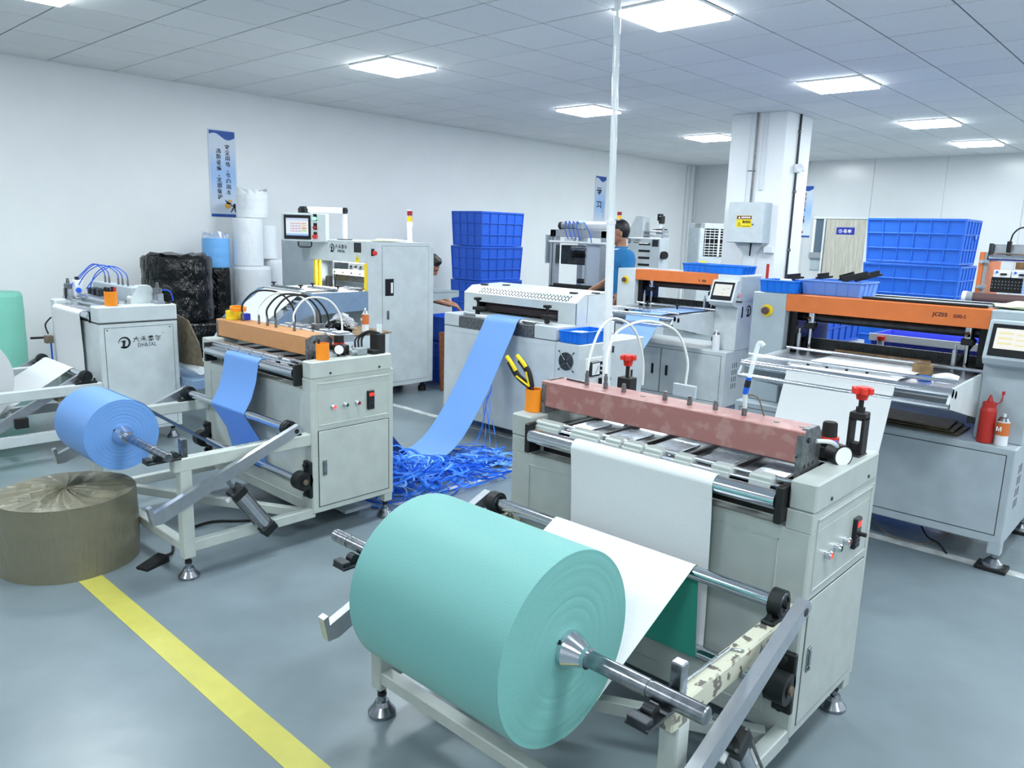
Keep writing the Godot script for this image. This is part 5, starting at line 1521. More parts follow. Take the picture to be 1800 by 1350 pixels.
func orange_machines() -> void:
	orange_press("large grey press with orange beam and model lettering beside red bottle", 6.555, 8.045, -1.68, -1.79, -2.45, -1.25, 0.215, M.paint_grey, true)
	orange_press("smaller grey press with orange beam beside the tall clear pipe", 4.27, 5.56, -3.45, -3.6, -4.05, -2.92, 0.21, M.paint_white, false)
	# cloth webs
	thing("cloth_web", "white cloth web hanging from the large orange-beam press", "fabric", V(7.3, 0.1, -0.8))
	var sp := smooth([Vector2(-1.93, 0.962), Vector2(-1.5, 0.966), Vector2(-1.28, 0.969), Vector2(-1.235, 0.955), Vector2(-1.222, 0.92), Vector2(-1.20, 0.87), Vector2(-1.10, 0.62), Vector2(-0.95, 0.34), Vector2(-0.75, 0.16), Vector2(-0.5, 0.13), Vector2(-0.22, 0.34), Vector2(0.02, 0.70), Vector2(0.12, 0.90)], 4)
	web(sp, 7.05, 7.585, M.white_fab, M.white_fab)
	thing("cloth_web", "pale blue cloth web dropping from the smaller orange-beam press", "fabric", V(5.0, 0.1, -2.6))
	sp = smooth([Vector2(-3.7, 0.962), Vector2(-3.2, 0.966), Vector2(-2.95, 0.969), Vector2(-2.905, 0.95), Vector2(-2.885, 0.88), Vector2(-2.83, 0.72), Vector2(-2.7, 0.55), Vector2(-2.55, 0.60), Vector2(-2.42, 0.80), Vector2(-2.37, 0.95), Vector2(-2.32, 1.0)], 4)
	var xa := []; var xb := []
	for k in sp.size():
		var f := float(k) / (sp.size() - 1)
		xa.append(lerpf(4.88, 4.5, maxf(0.0, f - 0.4) / 0.6)); xb.append(lerpf(5.215, 4.84, maxf(0.0, f - 0.4) / 0.6))
	var b := MB.new(); b.strip(sp, xa, xb, 0.0008, 6)
	put(b, "cloth_face", M.pale_blue_fab)
	b = MB.new(); b.strip(sp, xa, xb, -0.0008, 6)
	put(b, "cloth_back", M.pale_blue_fab)
	# things in and on the large press
	thing("cardboard_strip", "brown cardboard strip along the knife bar of the large press", "cardboard", V(7.3, 0.956, -1.93))
	pbox("strip", M.cardboard, 7.03, 0.957, -1.945, 7.55, 0.99, -1.935, 0.001)
	thing("tape_roll", "brown packing tape roll standing on the large press table", "tape", V(7.60, 0.957, -1.66))
	b = MB.new(); b.lathe(V(7.585, 0.9575, -1.66), Vector3.UP, [P2(0.036, 0.0), P2(0.048, 0.0), P2(0.048, 0.05), P2(0.036, 0.05), P2(0.036, 0.0)], 32)
	put(b, "tape", M.cardboard)
	thing("hand_tool", "blue rimmed hand tool with white grip on the press table", "tool", V(7.68, 0.957, -1.56))
	b = MB.new(); b.lathe(V(7.655, 0.9575, -1.45), Vector3.UP, [P2(0.03, 0.0), P2(0.036, 0.01), P2(0.03, 0.02), P2(0.026, 0.014), P2(0.026, 0.004), P2(0.03, 0.0)], 24)
	put(b, "blue_rim", M.tray)
	b = MB.new(); b.cyl(V(7.655, 0.96, -1.45), V(7.655, 0.97, -1.45), 0.028)
	put(b, "tool_pad", M.rust)
	ptube("white_grip", M.white_plastic, [V(7.69, 0.972, -1.47), V(7.74, 0.985, -1.49), V(7.79, 0.975, -1.50)], 0.017)
	for k in 3:
		thing("board_sheet", ["warped brown board lying under the large press table", "brown board stacked second under the large press table", "thin brown board on top under the large press table"][k], "board", V(7.45, 0.642 + k * 0.012, -1.85), "boards under the press")
		b = MB.new(); b.obox(V(7.45, 0.646 + k * 0.014, -1.88), V(0.32 - k * 0.03, 0.004, 0.13), Basis(Vector3.UP, 0.03 * k) * Basis(Vector3.FORWARD, 0.012 * k), 0.001)
		put(b, "board", M.board)
	# bottle and spray cans
	thing("sauce_bottle", "red plastic squeeze bottle with capped nozzle on the large press", "bottle", V(7.893, 0.64, -1.735))
	b = MB.new(); b.lathe(V(7.893, 0.641, -1.735), Vector3.UP, [P2(0, 0), P2(0.034, 0.0), P2(0.037, 0.004), P2(0.037, 0.165), P2(0.030, 0.185), P2(0.0, 0.185)], 28)
	put(b, "bottle_body", M.red_bottle)
	b = MB.new(); b.lathe(V(7.893, 0.641, -1.735), Vector3.UP, [P2(0.031, 0.178), P2(0.031, 0.205), P2(0.014, 0.212), P2(0.010, 0.225), P2(0.003, 0.245), P2(0.0, 0.245)], 24)
	var cp := put(b, "bottle_cap", M.red_bottle)
	b = MB.new(); b.tube(smooth([V(7.922, 0.84, -1.735), V(7.94, 0.86, -1.735), V(7.945, 0.895, -1.735)]), 0.003, 8); b.cyl(V(7.945, 0.893, -1.735), V(7.945, 0.91, -1.735), 0.007)
	put(b, "nozzle_cap", M.red_bottle, cp)
	spray_can(V(7.965, 0.641, -1.735), 0.029, 0.15, "white spray can with orange label beside the red bottle", M.orange)
	spray_can(V(5.43, 0.641, -3.51), 0.034, 0.17, "white spray can beside the smaller orange-beam press screen", M.white_plastic)
	# trays on top of the presses
	tray(V(6.70, 1.304, -1.90), 0.22, 0.20, 0.075, "bright blue tray with cloth beside the pale blue tray", M.tray, 0.0)
	pbox("cloth_scrap", M.white_plastic, 6.68, 1.36, -1.92, 6.74, 1.385, -1.87, 0.01)
	tray(V(6.985, 1.304, -2.03), 0.34, 0.30, 0.085, "pale blue tray holding black brackets on the large press", M.tray_pale, 0.0)
	for k in 5:
		thing("steel_bracket", ["black steel bracket jutting over the pale blue tray corner", "black steel bracket second in the pale blue tray", "short black bracket leaning in the pale blue tray", "flat black bracket behind the bright blue tray", "small black bracket between the two blue trays"][k], "bracket", V(6.9, 1.39, -2.03), "brackets in the trays")
		var p: Vector3 = [V(7.10, 1.41, -1.95), V(7.13, 1.415, -2.06), V(6.99, 1.405, -2.13), V(6.72, 1.389, -2.0), V(6.86, 1.40, -2.10)][k]
		b = MB.new(); b.obox(p, V(0.075 if k < 2 else 0.05, 0.006, 0.022), Basis(Vector3.UP, 0.35 + 0.2 * k) * Basis(Vector3.BACK, 0.30 if k < 3 else 0.1), 0.002); b.obox(p + V(0.0, 0.012, 0.02), V(0.07 if k < 2 else 0.045, 0.014, 0.003), Basis(Vector3.UP, 0.35 + 0.2 * k) * Basis(Vector3.BACK, 0.30 if k < 3 else 0.1), 0.001)
		put(b, "bracket", M.black)
	thing("belt_table", "narrow pinkish belt with black edges on the large press top", "belt", V(7.45, 1.304, -1.95))
	pbox("belt", M.grey_plastic, 7.19, 1.304, -2.06, 7.79, 1.312, -1.86, 0.001)
	for z in [-2.075, -1.855]: pbox("edge_strip", M.black, 7.18, 1.304, z - 0.012, 7.80, 1.318, z + 0.012, 0.002)
	thing("paper_sheets", "crumpled pale paper lying on the right end of the large press", "paper", V(7.92, 1.304, -2.05))
	b = MB.new()
	for k in 4: b.obox(V(7.90 + k * 0.02, 1.3125 + k * 0.004, -2.0 - k * 0.03), V(0.10, 0.0012, 0.12), Basis(Vector3.UP, 0.2 + k * 0.4) * Basis(Vector3.BACK, 0.04 * (k - 1.5)), 0.0)
	put(b, "sheets", M.paper)
	tray(V(5.38, 1.304, -3.80), 0.33, 0.27, 0.075, "blue tray on the right end of the smaller orange-beam press", M.tray, 0.0)
	tray(V(5.04, 1.304, -3.88), 0.29, 0.25, 0.075, "blue tray in the middle of the smaller orange-beam press top", M.tray, 0.0)
	# open bin seen through the large press
	tray(V(7.35, 0.70, -2.72), 0.62, 0.40, 0.34, "violet blue open bin draped with white cloth behind the large press", M.bin_blue, 0.0, "storage_bin", "bin")
	pbox("white_liner", M.white_cloth, 7.03, 1.0, -2.518, 7.67, 1.047, -2.508, 0.004)
	thing("bin_stand", "white stand carrying the violet blue bin behind the large press", "stand", V(7.35, 0.0, -2.72))
	pbox("stand_top", M.paint_white, 7.0, 0.66, -2.94, 7.70, 0.698, -2.50, 0.004)
	for x in [7.04, 7.66]:
		for z in [-2.54, -2.90]: pbox("stand_leg", M.paint_white, x - 0.02, 0.0, z - 0.02, x + 0.02, 0.66, z + 0.02, 0.003)
	thing("stop_button_box", "red mushroom button box behind the knife bar of the large press", "button", V(7.11, 0.698, -2.49))
	pbox("button_stem", M.paint_white, 7.095, 0.66, -2.499, 7.13, 1.01, -2.47, 0.004)
	pcyl("button_head", M.red, V(7.112, 1.01, -2.485), V(7.112, 1.035, -2.485), 0.024, 20)

func spray_can(at: Vector3, r: float, h: float, label: String, band: Material) -> void:
	thing("spray_can", label, "spray can", at, "spray cans")
	var b := MB.new(); b.lathe(at, Vector3.UP, [P2(0, 0), P2(r, 0.0), P2(r, h * 0.82), P2(r * 0.62, h * 0.93), P2(r * 0.45, h * 0.95), P2(0, h * 0.95)], 24)
	put(b, "can_body", M.white_plastic)
	b = MB.new(); b.cyl(at + V(0, h * 0.34, 0), at + V(0, h * 0.78, 0), r + 0.0006, -1.0, 24, false)
	put(b, "can_label", band)
	b = MB.new(); b.lathe(at, Vector3.UP, [P2(r, h * 0.82), P2(r * 0.66, h * 0.93), P2(r * 0.5, h * 0.955)], 24)
	put(b, "can_shoulder", M.steel)
	pcyl("can_nozzle", M.white_plastic, at + V(0, h * 0.95, 0), at + V(0, h * 1.06, 0), r * 0.26, 14)
	if band == M.orange:
		latin("can_lettering", "M", at + V(-0.012, h * 0.56, r + 0.001), Vector3.RIGHT, Vector3.UP, 0.022, M.white_ink, null, true)

# ---------------------------------------------------------------- machines at the back
func back_machines() -> void:
	thing("folding_machine", "aluminium frame machine with grey cloth and blue air hoses", "machine", V(2.95, 0.0, -4.95))
	var z := -4.7
	for x in [2.545, 3.31]:
		for zz in [z, -5.25]: pbox("frame_post", M.alu, x - 0.045, 0.0, zz - 0.045, x + 0.045, 1.66, zz + 0.045, 0.004)
	pbox("groove", M.dark_steel, 2.54, 0.1, z + 0.045, 2.55, 1.64, z + 0.046, 0.0)
	for y in [1.575, 0.90]: pbox("frame_rail", M.alu, 2.5, y, z - 0.045, 3.355, y + 0.09, z + 0.045, 0.004)
	pbox("frame_rail", M.alu, 2.5, 1.575, -5.29, 3.355, 1.665, -5.21, 0.004)
	pbox("frame_rail", M.alu, 2.505, 1.575, -5.25, 2.585, 1.665, z, 0.004)
	pcyl("cross_rod", M.white_plastic, V(2.5, 1.52, z + 0.06), V(3.355, 1.515, z + 0.06), 0.014)
	pcyl("top_roll", M.white_fab, V(2.98, 1.71, z - 0.05), V(3.36, 1.71, z - 0.05), 0.055, 24)
	pcyl("drive_motor", M.grey_plastic, V(2.64, 1.71, z - 0.02), V(2.86, 1.71, z - 0.02), 0.042, 20)
	pcyl("motor_cap", M.rubber, V(2.60, 1.71, z - 0.02), V(2.64, 1.71, z - 0.02), 0.046, 20)
	pbox("motor_bracket", M.paint_grey, 2.86, 1.66, z - 0.08, 3.0, 1.77, z + 0.04, 0.02)
	for k in 4:
		var x := 2.74 + k * 0.06
		ptube("air_hose", M.blue_hose, [V(x, 1.73, z + 0.03), V(x + 0.01, 1.76, z + 0.07), V(x + 0.03, 1.66, z + 0.09), V(x + 0.07, 1.55, z + 0.075)], 0.006, null, 6)
	ptube("air_hose", M.blue_hose, [V(3.0, 1.75, z + 0.04), V(3.08, 1.70, z + 0.08), V(3.14, 1.60, z + 0.08), V(3.16, 1.52, z + 0.08)], 0.006, null, 6)
	pbox("side_plate", M.paint_grey, 2.455, 1.255, z - 0.1, 2.47, 1.60, z + 0.08, 0.003)
	pbox("work_box", M.dark_steel, 2.60, 1.25, z - 0.25, 3.03, 1.48, z - 0.05, 0.006)
	for k in 9:
		var x := 2.80 + k * 0.027
		var b := MB.new(); b.lathe(V(x, 1.435, z - 0.02), Vector3.RIGHT, [P2(0.026, 0), P2(0.034, 0.004), P2(0.026, 0.008)], 14)
		put(b, "spring_coil", M.chrome)
		b = MB.new(); b.lathe(V(x, 1.365, z - 0.02), Vector3.RIGHT, [P2(0.02, 0), P2(0.03, 0.004), P2(0.02, 0.008)], 14)
		put(b, "spring_coil", M.dark_steel)
	pbox("white_block", M.white_plastic, 2.70, 1.53, z - 0.04, 2.84, 1.565, z + 0.02, 0.003)
	var c := MB.new(); c.box(3.05, 1.01, z + 0.01, 3.36, 1.515, z + 0.013, 0.0)
	put(c, "hanging_cloth", M.grey_fab)
	pcyl("black_roller", M.rubber, V(2.60, 0.99, z + 0.05), V(3.36, 0.99, z + 0.05), 0.03, 20)
	pcyl("black_roller", M.rubber, V(2.85, 1.055, z - 0.1), V(3.10, 1.055, z - 0.1), 0.03, 20)
	pbox("inner_post", M.alu, 3.015, 1.03, z - 0.04, 3.045, 1.5, z, 0.003)
	# signal tower
	c = MB.new(); c.cyl(V(3.09, 1.66, -5.25), V(3.09, 1.81, -5.25), 0.026)
	var tw := put(c, "signal_tower", M.white_plastic)
	for k in 3: pcyl("signal_lamp", [M.white_lamp, M.yellow_lamp, M.stack_red][k], V(3.09, 1.76 + k * 0.048, -5.25), V(3.09, 1.80 + k * 0.048, -5.25), 0.028, 18, tw)
	# ---- grey press beyond the man
	thing("welding_machine", "grey machine with slots, hand wheel and sloping guard behind the man", "machine", V(3.63, 0.0, -5.25))
	var bd := pbox("cabinet", M.paint_c, 3.41, 0.0, -5.20, 3.85, 1.597, -5.0, 0.006)
	c = MB.new(); c.ext([P2(3.39, 1.60), P2(3.39, 1.66), P2(3.495, 1.845), P2(3.585, 1.84), P2(3.585, 1.60)], 2, -5.18, -5.02)
	put(c, "sloping_guard", M.paint_c)
	pbox("guard_edge", M.white_plastic, 3.40, 1.66, -5.025, 3.415, 1.70, -5.0, 0.002)
	for y in [1.66, 1.615]: pbox("top_rail", M.alu, 3.585, y, -5.2, 3.83, y + 0.02, -5.05, 0.003)
	for k in 4:
		var y := 1.525 - k * 0.079
		pbox("side_slot", M.black, 3.565, y - 0.013, -5.001, 3.72, y + 0.013, -4.998, 0.0, bd)
	pbox("slot_bar", M.steel, 3.57, 1.525, -4.999, 3.70, 1.535, -4.994, 0.002, bd)
	pbox("nameplate", M.dark_steel, 3.745, 1.50, -5.001, 3.828, 1.58, -4.996, 0.002, bd)
	brand(V(3.43, 1.555, -4.9985), Vector3.RIGHT, Vector3.UP, 0.026, bd)
	c = MB.new(); c.cyl(V(3.86, 1.405, -5.06), V(3.90, 1.405, -5.04), 0.045, -1.0, 20); c.cyl(V(3.84, 1.405, -5.07), V(3.87, 1.405, -5.055), 0.012)
	put(c, "hand_wheel", M.rubber)
	c = MB.new(); c.box(3.72, 1.635, -5.18, 3.80, 1.70, -5.1, 0.004); c.cyl(V(3.755, 1.70, -5.12), V(3.755, 1.80, -5.12), 0.028)
	put(c, "arm_post", M.white_plastic)
	c = MB.new(); c.cyl(V(3.755, 1.795, -5.12), V(3.755, 1.87, -5.12), 0.034); c.box(3.755, 1.76, -5.16, 3.80, 1.85, -5.08, 0.01); c.box(3.70, 1.69, -5.19, 3.82, 1.703, -5.06, 0.002)
	put(c, "arm_elbow", M.bezel)
	pbox("upright", M.alu, 3.815, 1.6, -5.1, 3.835, 1.72, -5.07, 0.002)
	# ---- machine behind the large press, cut by the frame edge
	thing("winding_machine", "orange framed winding machine with brown roller behind the large press", "machine", V(7.9, 0.0, -3.35))
	z = -3.0
	for x in [7.485, 8.45]:
		pbox("orange_post", M.orange, x, 0.0, z - 0.5, x + 0.03, 1.58, z, 0.004)
		pbox("grey_edge", M.grey_plastic, x + 0.03, 0.9, z - 0.03, x + 0.045, 1.58, z + 0.002, 0.002)
	for y in [1.52, 1.36]:
		pcyl("clip_bolt", M.chrome, V(7.505, y, z), V(7.505, y, z + 0.03), 0.012, 12)
		pbox("clip", M.alu, 7.495, y - 0.012, z, 7.545, y + 0.012, z + 0.012, 0.003)
	pbox("end_bracket", M.dark_steel, 7.53, 1.52, z - 0.05, 7.55, 1.635, z, 0.003)
	pbox("top_profile", M.alu, 7.55, 1.57, z - 0.1, 8.45, 1.63, z - 0.04, 0.004)
	pbox("paper_strip", M.cardboard, 7.57, 1.558, z - 0.08, 7.75, 1.572, z - 0.035, 0.002)
	pcyl("chrome_roller", M.chrome, V(7.54, 1.545, z), V(8.45, 1.545, z), 0.022, 24)
	pbox("sensor", M.bezel, 7.625, 1.58, z - 0.03, 7.65, 1.65, z, 0.003)
	ptube("sensor_cable", M.rubber, [V(7.64, 1.65, z - 0.015), V(7.65, 1.70, z - 0.02), V(7.69, 1.735, z - 0.03), V(7.76, 1.72, z - 0.05), V(7.80, 1.66, z - 0.05)], 0.005)
	for k in 4:
		var vb := pbox("valve_block", M.white_plastic, 7.575 + k * 0.10, 1.425, z - 0.05, 7.668 + k * 0.10, 1.47, z, 0.003)
		pcyl("valve_button", M.blue_hose, V(7.595 + k * 0.10, 1.458, z), V(7.595 + k * 0.10, 1.458, z + 0.008), 0.007, 10, vb)
		pbox("valve_slot", M.black, 7.615 + k * 0.10, 1.44, z, 7.65 + k * 0.10, 1.452, z + 0.004, 0.0, vb)
	pbox("terminal_rail", M.black, 7.565, 1.33, z - 0.08, 8.3, 1.425, z - 0.02, 0.004)
	c = MB.new()
	for i in 12:
		for j in 3: c.cyl(V(7.575 + i * 0.018, 1.40 - j * 0.02, z - 0.021), V(7.575 + i * 0.018, 1.40 - j * 0.02, z - 0.015), 0.004, -1.0, 8)
	put(c, "terminal_screws", M.steel).set_meta("kind", "stuff")
	pcyl("brown_roller", M.brown_roller, V(7.50, 1.29, z + 0.08), V(8.45, 1.29, z + 0.08), 0.036, 24)
	pcyl("roller_hub", M.grey_plastic, V(7.465, 1.29, z + 0.08), V(7.50, 1.29, z + 0.08), 0.04, 20)
	pcyl("roller_cap", M.white_plastic, V(7.44, 1.29, z + 0.08), V(7.465, 1.29, z + 0.08), 0.042, 20)
	pbox("bench", M.paint_grey, 7.46, 0.6, z - 0.5, 8.5, 1.24, z + 0.04, 0.005)
	c = MB.new(); c.box(7.745, 1.33, z + 0.02, 8.2, 1.50, z + 0.022, 0.0)
	put(c, "hanging_cloth", M.pale_blue_fab)
	pbox("rear_board", M.cardboard, 7.62, 1.47, z - 0.4, 7.80, 1.53, z - 0.39, 0.002)

# ---------------------------------------------------------------- rolls and crates
func wrapped_roll(nm: String, label: String, c: Vector3, r: float, h: float, m: Material, group: String, wob := 0.006) -> Node3D:
	var t := thing(nm, label, "roll", c, group)
	var b := MB.new()
	var prof := [P2(0, 0.0), P2(r * 0.97, 0.0)]
	for k in 7: prof.append(P2(r * (1.0 + (0.008 if k % 2 else -0.006)), h * (0.03 + 0.94 * k / 6.0)))
	prof.append(P2(r * 0.95, h)); prof.append(P2(r * 0.25, h + 0.006)); prof.append(P2(r * 0.18, h - 0.03)); prof.append(P2(0, h - 0.03))
	b.lathe(c, Vector3.UP, prof, 40, wob, 9.0)
	put(b, "wrapped_body", m)
	return t

# crumpled fringe of film standing above a wrapped roll
func film_fringe(c: Vector3, r: float, h: float, m: Material, sd: int) -> void:
	var rng := RandomNumberGenerator.new(); rng.seed = sd
	var b := MB.new()
	var n := 26
	var top := []
	for i in n: top.append([r * (0.75 + 0.3 * rng.randf()), h * (0.35 + 0.65 * rng.randf())])
	for i in n:
		var j := (i + 1) % n
		var a0 := TAU * i / n; var a1 := TAU * j / n
		var p0 := c + V(cos(a0) * r, 0, sin(a0) * r); var p1 := c + V(cos(a1) * r, 0, sin(a1) * r)
		var q0 := c + V(cos(a0) * top[i][0], top[i][1], sin(a0) * top[i][0]); var q1 := c + V(cos(a1) * top[j][0], top[j][1], sin(a1) * top[j][0])
		var nn := (p1 - p0).cross(q0 - p0).normalized()
		b.ft(p0, p1, q1, nn); b.ft(p0, q1, q0, (q1 - p0).cross(q0 - p0).normalized())
		b.ft(q0, q1, c + V(0, h * 0.2, 0), Vector3.UP)
	put(b, "film_fringe", m)

func crate_proto(label: String, w: float, d: float, h: float, m: Material, rows: int, nx: int, nz: int) -> Node3D:
	var t := thing("plastic_crate", label, "crate", Vector3.ZERO, "blue plastic crates")
	var k := 0.93
	var b := MB.new()
	b.box(-w * 0.5 * k, 0.0, -d * 0.5 * k, w * 0.5 * k, 0.012, d * 0.5 * k, 0.003)
	put(b, "crate_floor", m)
	for s in 4:
		var q := Basis(Vector3.UP, PI * 0.5 * s)
		var hw := (w if s % 2 == 0 else d) * 0.5; var hd := (d if s % 2 == 0 else w) * 0.5
		var p0 := q * V(-hw * k, 0.0, hd * k); var p1 := q * V(hw * k, 0.0, hd * k); var p2 := q * V(hw * 0.985, h, hd * 0.985); var p3 := q * V(-hw * 0.985, h, hd * 0.985)
		var nn := (p1 - p0).cross(p3 - p0).normalized()
		if nn.dot(q * V(0, 0, 1)) < 0.0: nn = -nn
		var inn := q * V(0, 0, -0.004)
		b = MB.new()
		b.fq(p0, p1, p2, p3, nn); b.fq(p0 + inn, p1 + inn, p2 + inn, p3 + inn, -nn); b.fq(p2, p3, p3 + inn, p2 + inn, Vector3.UP)
		var wl := put(b, "crate_wall", m)
		for i in rows + 1:
			var f := float(i) / rows
			f = clampf(f, 0.03, 0.975)
			pbar("crate_rib", m, p0.lerp(p3, f) + nn * 0.005, p1.lerp(p2, f) + nn * 0.005, 0.024 if i in [0, rows] else 0.014, 0.012, nn, wl)
		var nv := nx if s % 2 == 0 else nz
		for i in nv + 1:
			var f := float(i) / nv
			pbar("crate_rib", m, p0.lerp(p1, f) + nn * 0.005, p3.lerp(p2, f) + nn * 0.005, 0.012, 0.012, nn, wl)
	return t

func rolls_and_crates() -> void:
	# olive wrapped bale on the floor
	thing("wrapped_bale", "olive plastic wrapped fabric bale on floor by yellow line", "bale", V(4.78, 0, 1.545))
	var b := MB.new()
	var R := 0.302; var H := 0.345
	# side and pleated top
	var seg := 120
	for i in seg:
		var a0 := TAU * i / seg; var a1 := TAU * (i + 1) / seg
		var ring := func(a: float, k: int) -> Vector3:
			var f: float = [0.0, 0.25, 0.6, 0.97, 1.0][k]
			var rr: float = R * (1.0 + 0.008 * sin(a * 5.0 + k) + 0.004 * sin(a * 17.0 + k * 2.0)) * (0.985 if k in [0, 4] else 1.0)
			return V(4.78 + cos(a) * rr, H * f, 1.545 + sin(a) * rr)
		for k in 4:
			var p0: Vector3 = ring.call(a0, k); var p1: Vector3 = ring.call(a1, k); var p2: Vector3 = ring.call(a1, k + 1); var p3: Vector3 = ring.call(a0, k + 1)
			b.tri(p0, p1, p2, V(cos(a0), 0, sin(a0)), V(cos(a1), 0, sin(a1)), V(cos(a1), 0, sin(a1))); b.tri(p0, p2, p3, V(cos(a0), 0, sin(a0)), V(cos(a1), 0, sin(a1)), V(cos(a0), 0, sin(a0)))
	put(b, "bale_side", M.olive_wrap)
	b = MB.new()
	var pleat := func(a: float, f: float) -> Vector3:
		var amp := 0.016 * sin(PI * clampf(f, 0.0, 1.0)) + 0.004 * (1.0 - f)
		var y := H + 0.012 * (1.0 - f) + amp * (sin(a * 9.0 + 2.2 * f) * 0.6 + sin(a * 17.0 + 1.0) * 0.5 + 0.5 * sin(a * 4.0))
		if f >= 1.0: y = H
		return V(4.78 + cos(a + 0.25 * (1.0 - f)) * R * f * (0.985 if f >= 1.0 else 1.0), y, 1.545 + sin(a + 0.25 * (1.0 - f)) * R * f * (0.985 if f >= 1.0 else 1.0))
	var fs := [0.04, 0.15, 0.3, 0.5, 0.7, 0.88, 1.0]
	for i in seg:
		var a0 := TAU * i / seg; var a1 := TAU * (i + 1) / seg
		for k in fs.size() - 1:
			var p0: Vector3 = pleat.call(a0, fs[k]); var p1: Vector3 = pleat.call(a1, fs[k]); var p2: Vector3 = pleat.call(a1, fs[k + 1]); var p3: Vector3 = pleat.call(a0, fs[k + 1])
			var n1 := (p1 - p0).cross(p2 - p0).normalized()
			if n1.y < 0.0: n1 = -n1
			b.ft(p0, p1, p2, n1); b.ft(p0, p2, p3, n1)
		b.ft(pleat.call(a0, 0.04), pleat.call(a1, 0.04), V(4.78, H + 0.004, 1.545), Vector3.UP)
	put(b, "pleated_top", M.olive_wrap)
	# rolls along the left wall
	wrapped_roll("upright_roll", "pale mint green fabric roll standing by the left wall", V(0.62, 0, 0.83), 0.27, 0.95, M.mint, "stored rolls", 0.002)
	b = MB.new(); b.lathe(V(0.62, 0, 0.83), Vector3.UP, [P2(0.275, 0.0), P2(0.285, 0.28), P2(0.272, 0.30)], 36, 0.004)
	put(b, "wrap_skirt", M.mint)
	wrapped_roll("stored_bale", "short black film wrapped bale supporting the tall black bale", V(0.95, 0, -0.93), 0.27, 0.62, M.black_wrap, "stored rolls")
	var tb := wrapped_roll("stored_bale", "large black film wrapped bale, crumpled, on top of another black bale", V(0.80, 0.626, -0.80), 0.335, 0.65, M.black_wrap, "stored rolls", 0.012)
	film_fringe(V(0.80, 1.265, -0.80), 0.30, 0.05, M.black_wrap, 3)
	wrapped_roll("stored_roll", "black wrapped roll under the pale blue film wrapped roll", V(0.42, 0, -1.40), 0.145, 1.13, M.black_wrap, "stored rolls", 0.003)
	wrapped_roll("stored_roll", "pale blue roll in clear film on top of a black roll", V(0.42, 1.135, -1.41), 0.145, 0.32, M.blue_wrap, "stored rolls", 0.003)
	film_fringe(V(0.42, 1.45, -1.41), 0.14, 0.08, M.clear_wrap, 5)
	wrapped_roll("stored_roll", "white film wrapped roll standing left at the base of the white rolls", V(0.53, 0, -1.77), 0.205, 1.15, M.white_wrap, "stored rolls", 0.003)
	wrapped_roll("stored_roll", "white film wrapped roll standing right beside the tall press", V(0.42, 0, -2.19), 0.20, 1.22, M.white_wrap, "stored rolls", 0.003)
	wrapped_roll("stored_roll", "white film wrapped roll stacked second above the left base roll", V(0.50, 1.157, -1.75), 0.165, 0.52, M.white_wrap, "stored rolls", 0.003)
	wrapped_roll("stored_roll", "narrow white roll stacked above the base roll beside the tall press", V(0.42, 1.227, -2.035), 0.11, 0.375, M.white_wrap, "stored rolls", 0.003)
	wrapped_roll("stored_roll", "topmost white roll with a crumpled film top below the banner", V(0.46, 1.685, -1.84), 0.175, 0.26, M.white_wrap, "stored rolls", 0.004)
	film_fringe(V(0.46, 1.94, -1.84), 0.17, 0.08, M.white_wrap, 9)
	# crates: central stack
	var pr := crate_proto("large blue ribbed crate at the bottom of the stack behind the hooded machine", 0.56, 0.80, 0.44, M.crate, 3, 4, 5)
	pr.position = V(1.30, 0.09, -4.78)
	copy(pr, V(1.30, 0.535, -4.78), 0.0, "large blue ribbed crate second from the bottom behind the hooded machine")
	copy(pr, V(1.30, 0.98, -4.775), 0.0, "large blue ribbed crate second from the top behind the hooded machine")
	copy(pr, V(1.30, 1.425, -4.78), 0.0, "large blue ribbed crate topmost of the stack behind the hooded machine")
	thing("pallet", "dark plastic pallet under the blue crates behind the hooded machine", "pallet", V(1.3, 0, -4.78), "pallets")
	for z in [-0.3, 0.0, 0.3]: pbox("runner", M.rubber, 1.02, 0.0, -4.83 + z, 1.58, 0.07, -4.73 + z, 0.004)
	pbox("deck", M.rubber, 1.0, 0.07, -5.2, 1.6, 0.089, -4.36, 0.004)
	# right stack
	var p2 := crate_proto("big blue ribbed crate at the bottom of the tall stack behind the large press", 0.90, 0.60, 0.44, M.crate_b, 3, 6, 5)
	p2.position = V(6.32, 0.09, -5.98)
	copy(p2, V(6.32, 0.535, -5.98), 0.0, "big blue ribbed crate second from the bottom behind the large press")
	copy(p2, V(6.325, 0.98, -5.985), 0.0, "big blue ribbed crate second from the top behind the large press")
	copy(p2, V(6.32, 1.425, -5.98), 0.0, "big blue ribbed crate topmost of the tall stack behind the large press")
	thing("pallet", "dark plastic pallet under the tall crate stack behind the large press", "pallet", V(6.32, 0, -5.98), "pallets")
	for x in [-0.35, 0.0, 0.35]: pbox("runner", M.rubber, 6.27 + x, 0.0, -6.26, 6.37 + x, 0.07, -5.70, 0.004)
	pbox("deck", M.rubber, 5.86, 0.07, -6.28, 6.78, 0.089, -5.68, 0.004)
	thing("stock_sticker", "small white sticker on the topmost crate side", "sticker", V(6.77, 1.70, -6.12))
	pbox("sticker", M.tray_pale, 6.764, 1.68, -6.16, 6.77, 1.725, -6.10, 0.0)
	# crates under and behind the tall press, and single ones between machines
	copy(pr, V(2.55, 0.0, -3.15), 0.0, "large blue ribbed crate on the floor under the tall press outfeed")
	tray(V(2.55, 0.445, -3.15), 0.50, 0.74, 0.26, "shallow blue crate on another crate under the tall press outfeed", M.crate, 0.0, "plastic_crate", "crate", "blue plastic crates")
	copy(pr, V(5.25, 0.50, -4.75), 1.57, "blue crate seen through the opening of the smaller orange-beam press, upper")
